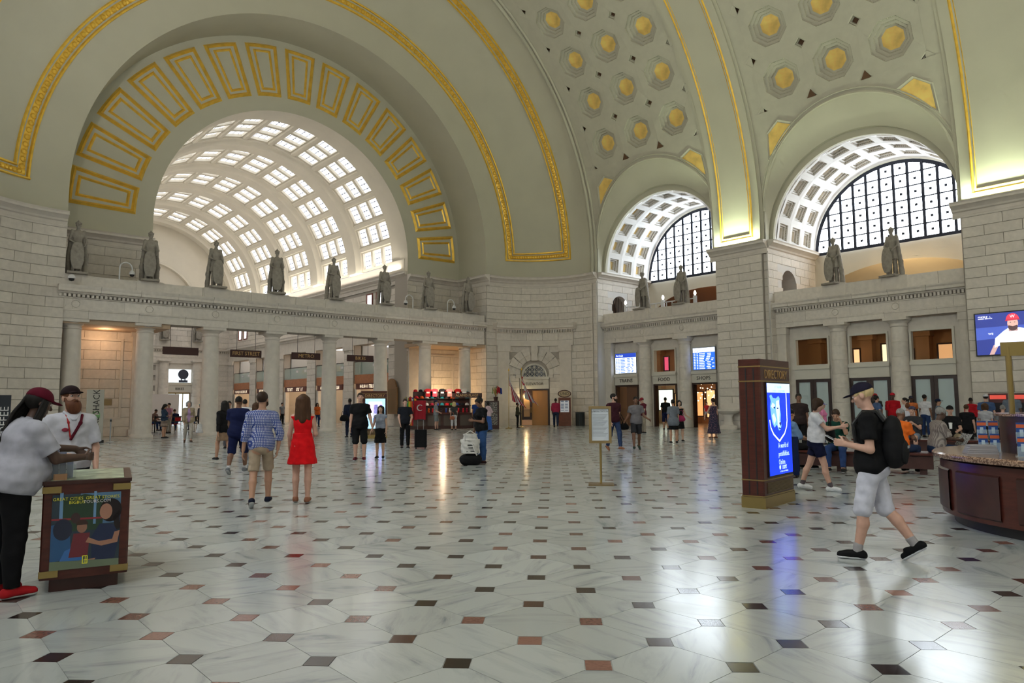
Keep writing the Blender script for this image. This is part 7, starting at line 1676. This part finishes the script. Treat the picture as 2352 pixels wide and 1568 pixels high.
# --- the two staff at the tour stand
who(.82, 7.28, 285, 1.72, 'dark', 'staff member in maroon cap and white shirt leaning on the tour stand', b=1.38, fem=True, top=((.44, .44, .50), .78, .86, .03, .02), bot=(K, 1.98), hair=('dreads', 'black'), cap=[(.10, .006, .018)], sh=(.42, .015, .02), pose=dict(lean=(0, .26), armL=((.12, .85, -.62), (-.2, 1, -.06), (-.2, .7, -.6)), armR=((.2, .6, -1), (-.2, 1, .0)), head=(.0, -.1), curl=.9), vox=.009, done=lambda f: f.collar((.44, .44, .50), .04))
def badge(f):
    f.collar((.56, .56, .62))
    F = Field(); F.ell(f.T((.085, .138, 1.30)), (.034, .007, .022), f.R); f.add('shirt_badge', F, cloth((.30, .04, .07)), .005)
    for sg in (-1, 1): F = Field(); F.cone(f.T((sg*.10, -.01, 1.455)), f.T((sg*.17, -.01, 1.415)), .022, .02); f.add('epaulette', F, cloth((.06, .01, .02)), .008)
    F = Field(); F.cone(f.T((-.09, .06, 1.452)), f.T((-.06, .128, 1.37)), .015, .015); F.cone(f.T((-.06, .128, 1.37)), f.T((.03, .148, 1.20)), .015, .015); f.add('bag_strap', F, cloth((.09, .008, .018)), .007)
    F = Field(); F.cone(f.T((.065, .06, 1.455)), f.T((.055, .128, 1.38)), .008, .008); F.cone(f.T((.055, .128, 1.38)), f.T((.035, .148, 1.21)), .008, .008); f.add('lanyard', F, cloth((.4, .03, .03)), .006)
who(1.52, 8.95, 185, 1.76, 'fair', 'bearded staff man in white shirt and dark cap behind the tour stand', b=1.06, top=((.56, .56, .62), .85, .9, .022, .014), bot=(K, 1.97), hair=('short', 'auburn'), beard=('auburn', .03), cap=[(.02, .01, .012)], pose=dict(armL=((.22, .1, -1), (-.1, .55, -1)), armR=((.15, .2, -1), (-.3, .9, -.2)), head=(-.2, .12)), vox=.009, done=badge)
# --- people by the columns
who(10.2, 37.0, 235, 1.66, 'tan', 'woman in denim jacket and patterned skirt leaning on a column', fem=True, top=((.03, .05, .09), 1.5), bot=('skirt', two_tone('banded_skirt', (.06, .03, .03), (.45, .36, .28), .8, 5, 'Z'), .60, 1.0, .23), hair=('long', 'black', .1), pose=dict(PHONE, lean=(0, -.05)))
who(9.69, 31.68, 168, 1.75, 'fair', 'grey haired woman in a lilac top and beige trousers with white bag', fem=True, top=((.42, .27, .46), .8), bot=((.44, .40, .35), 1.85), jacket=(.36, .29, .20), hair=('bob', 'grey'), sh=(.10, .06, .04), pose=WL)
F = Field(); F.skirt(.42, .78, .15, .10, (0, 0, 0), (0, 0, 0), .5, .02, 5, .1)
o = empty('white_bag', (10.05, 31.35, 0)); tag(o, 'white plastic bag carried by the grey haired woman', 'bag'); simple(F, 'bag_body', cloth((.65, .65, .66)), .02, .004, o); k = MB(); k.tube([(-.06, 0, .76), (0, 0, .86), (.06, 0, .76)], .012, 5); k.build('bag_handle', WHITE, o)
# --- cafe guests in the inner hall
for x, y, rz, skin, c, hr, lab in ((13.55, 46.9, 0, 'fair', NV, 'brown', 'hunched diner in navy on a red cafe chair'), (12.65, 48.2, 215, 'tan', (.2, .12, .1), 'dark', 'diner in brown facing the hunched diner in navy'), (14.9, 47.9, 120, 'tan', K, 'black', 'reading diner in black behind the belt barrier'), (17.1, 48.5, 170, 'fair', (.35, .02, .03), 'dark', 'diner in black and red beside the column'), (25.0, 50.2, 300, 'tan', GY, 'dark', 'diner in grey on a red chair by the arcade'), (26.0, 51.3, 150, 'tan', WT, 'dark', 'diner in white on a red chair by the arcade')):
    who(x, y, rz, 1.74, skin, lab, top=(c, .7), bot=(JE, 1.95), hair=('short', hr), pose=dict(SIT, lean=(0, .18), head=(0, -.3)))
who(23.4, 47.6, 170, 1.70, 'tan', 'woman in an orange top standing by the arcade', fem=True, top=((.65, .14, .03), .6), bot=(JE, 1.95), hair=('long', 'black', .1)); who(24.2, 55.5, 200, 1.75, 'tan', 'man in a grey shirt walking far inside the arcade hall', top=(GY, .6), bot=(K, 1.95)); who(16.2, 50.5, 30, 1.68, 'tan', 'woman in a turquoise headscarf near the far doorway', fem=True, top=((.1, .1, .12), 1.9), bot=(K, 1.95), hair=None, cap=[(.05, .5, .55), False, False])
who(12.3, 43.8, 120, 1.72, 'fair', 'person in pink shirt partly hidden by the second column', top=((.6, .3, .42), .6), bot=((.4, .36, .3), 1.95))
# --- waiting crowd on and behind the benches
ST = two_tone('striped_shirt', (.30, .26, .23), (.16, .13, .12), .8, 9, 'X')
who(16.0, 7.05, 105, 1.76, 'tan', 'seated man in a dark green polo and jeans rubbing his brow', top=((.008, .045, .03), .6), bot=(JE, 1.95), hair=('short', 'dark'), pose=dict(SIT, armL=((.1, .75, -.5), (-.3, .35, 1)), lean=(0, .12), head=(0, -.35)))
who(16.45, 5.95, 260, 1.78, 'brown', 'seated man in a bright orange polo and jeans', b=1.12, top=((.80, .16, .02), .68), bot=((.03, .05, .11), 1.97), hair=('buzz', 'grey'), pose=dict(SIT, lean=(0, .15), head=(.2, -.2)))
who(16.9, 5.35, 222, 1.80, 'dark', 'seated older man in a grey striped shirt reading a newspaper', b=1.08, top=(ST, .9), bot=((.012, .025, .06), 1.97), hair=('short', 'grey'), pose=dict(SIT, lean=(0, .12), head=(0, -.25)))
k = MB(); k.grid([[(x, .03*cos(x*8), z) for x in (-.22, -.11, 0, .11, .22)] for z in (0, .15, .3)]); o = k.build('newspaper', two_tone('newsprint', (.45, .45, .45), (.15, .14, .14), .8, 30), None, 60); o.location = (17.05, 4.95, .62); o.rotation_euler = (radians(-35), 0, radians(222)); tag(o, 'folded newspaper in the hands of the striped shirt man', 'newspaper')
who(15.6, 8.0, 240, 1.74, 'tan', 'seated man in a pale blue shirt behind the directory kiosk', top=((.16, .26, .42), 1.0), bot=(K, 1.95), pose=dict(SIT, lean=(0, .1)))
who(22.55, 6.75, 112, 1.76, 'fair', 'seated man in black shirt and khaki shorts holding a white cup', b=1.05, top=(K, .68), bot=((.36, .29, .19), .9), hair=('short', 'grey'), cap=K, sock=(.5, .5, .5), sh=(.08, .05, .04), pose=dict(SIT, legL=((.3, 1, -.06), (0, .06, -1)), legR=((.3, 1, -.06), (0, .06, -1))))
k = MB(); k.lathe([(0, 0), (.035, 0), (.045, .14), (.047, .15), (0, .15)], 0, 0, 12); o = empty('paper_cup', (22.1, 6.62, .78)); tag(o, 'white paper cup held by the seated man in khaki shorts', 'cup'); k.build('cup', WHITE, o); k = MB(); k.lathe([(.048, .145), (.048, .165), (0, .17)], 0, 0, 12); k.build('cup_lid', WHITE, o)
who(22.3, 7.65, 95, 1.74, 'fair', 'seated youth in a dark printed shirt and patterned beanie eating', b=1.1, top=((.035, .035, .04), .68), bot=((.2, .25, .33), .9), hair=('short', 'brown'), cap=[(.08, .07, .12), False, False], pose=dict(SIT, armR=((.1, .5, -.8), (-.4, .8, .6)), armL=((.1, .5, -.8), (-.4, .8, .5))))
crowd = [(30.6, 11.2, 110, 1.86, 'dark', dict(top=((.40, .008, .015), .95), bot=(K, 1.95), cap=(.45, .015, .03)), 'man in red shirt and red cap standing behind the benches'),
 (29.0, 10.2, 40, 1.66, 'fair', dict(fem=True, top=(WT, .5), bot=(JE, 1.95), hair=('pony', 'black')), 'woman in a white top with dark ponytail among the crowd'),
 (30.3, 11.7, 231, 1.76, 'fair', dict(top=((.07, .12, .25), .6), bot=(JE, 1.95), fem=True, hair=('bun', 'black')), 'woman in a slate blue shirt standing before the closed doors'),
 (33.0, 12.8, 111, 1.86, 'brown', dict(top=((.03, .03, .03), .6), bot=(K, 1.95), cap=(.5, .02, .03)), 'person in a red cap against the closed doors'),
 (33.2, 11.4, 119, 1.74, 'dark', dict(top=((.62, .17, .05), .6), bot=(K, 1.95), cap=(.03, .03, .05)), 'man in orange shirt and dark cap against the doors'),
 (33.0, 10.8, 258, 1.80, 'brown', dict(top=(WT, .6), bot=(JE, 1.95), hair=('short', 'black')), 'person in white shirt with bag strap facing the doors'),
 (30.3, 9.45, 197, 1.60, 'tan', dict(top=((.12, .16, .22), .6), bot=(JE, 1.95), cap=(.008, .014, .04)), 'man in navy cap turned in profile among the crowd'),
 (34.6, 9.55, 275, 1.66, 'dark', dict(top=((.4, .012, .02), 1.9), bot=(K, 1.95), hair=('buzz', 'black')), 'person in a red hooded jacket at the ticket machines'),
 (30.4, 7.9, 285, 1.76, 'fair', dict(b=1.2, top=((.05, .09, .20), .7), bot=(JE, 1.95), cap=(.6, .6, .62)), 'heavy man in blue shirt and white cap at the ticket machines'),
 (30.6, 7.15, 283, 1.86, 'dark', dict(b=1.15, top=((.14, .17, .22), .7), bot=(K, 1.95), hair=('short', 'black')), 'tall man in a grey shirt beyond the brass sign post'),
 (24.3, 6.83, 266, 1.42, 'fair', dict(top=(K, .6), bot=(K, 1.9), hair=('short', 'brown')), 'brown haired child behind the information desk'),
 (24.5, 6.40, 275, 1.46, 'fair', dict(top=((.4, .4, .42), .6), bot=(K, 1.9), hair=('bob', 'brown'), fem=True), 'child with bobbed light brown hair behind the information desk'),
 (24.75, 6.02, 284, 1.40, 'fair', dict(top=(GY, .6), bot=(K, 1.9), hair=('short', 'grey')), 'grey haired person behind the information desk'),
 (23.7, 8.25, 289, 1.46, 'fair', dict(fem=True, top=((.55, .55, .62), .6), bot=(K, 1.9), hair=('bun', 'auburn')), 'auburn haired woman in pale shirt seen from behind'),
 (25.2, 11.6, 200, 1.50, 'fair', dict(fem=True, top=((.7, .22, .42), .6), bot=(JE, 1.95), hair=('bob', 'dark'), cap=[(.25, .22, .6)]), 'girl in pink shirt and violet cap behind the benches'),
 (20.2, 10.0, 120, 1.78, 'brown', dict(top=((.03, .02, .02), .6), bot=(K, 1.95), hair=('short', 'black')), 'man in dark clothes standing beside the directory kiosk')]
for x, y, rz, H, sk, kw, lab in crowd: who(x, y, rz, H, sk, lab, grp='waiting crowd by the north doors', **kw)
# ---- red ticket machines by the pier
for i, y in enumerate((8.9, 8.1, 7.3)):
    o = empty('ticket_machine', (36.3, y, 0), radians(90)); tag(o, 'dark red ticket machine against the pier below the television', 'ticket machine', 'ticket machines'); rbox('cabinet', mat('machine_red', (.09, .012, .012), .4), -.36, .36, -.3, .3, 0, 1.85, o); rbox('screen', mat('machine_black', (.02, .02, .025), .2), -.22, .22, .3, .31, 1.05, 1.45, o); rbox('header', glow('machine', (.5, .06, .04), .7), -.3, .3, .3, .315, 1.6, 1.78, o)
# ---- bags worn or held
def satchel(loc, rz, c, lab, s_=1.0, strap=None):
    o = empty('shoulder_bag', loc, rz); tag(o, lab, 'bag'); F = Field(); F.ell((0, 0, 0), (.2*s_, .075*s_, .14*s_), None, .02); F.cone((-.15*s_, 0, -.06*s_), (.15*s_, 0, -.06*s_), .07*s_, None, .04); simple(F, 'bag_body', cloth(c), .016, .002, o)
    k = MB(); k.tube(strap or [(-.16*s_, 0, .06), (-.1*s_, 0, .3), (.1*s_, 0, .3), (.16*s_, 0, .06)], .012, 5); k.build('strap', cloth(c), o)
satchel((16.25, 30.25, .95), radians(0), K, 'black bag on the shoulder of the suited man', 1.1)
satchel((18.45, 15.2, .78), radians(133), K, 'black crossbody bag of the man in grey shirt', .8, [(-.1, 0, .06), (.12, .12, .45), (.35, .15, .68), (.35, -.1, .66), (.1, -.1, .3), (.0, 0, .06)])
satchel((22.95, 16.1, .95), radians(316), (.35, .03, .10), 'pink bag on the arm of the woman in grey', .85)
satchel((12.75, 5.75, .98), radians(210), K, 'black handbag held before the woman in white shirt', 1.05)
satchel((25.2, 33.75, .75), 0, (.45, .15, .08), 'coral handbag of the blonde woman', .8)
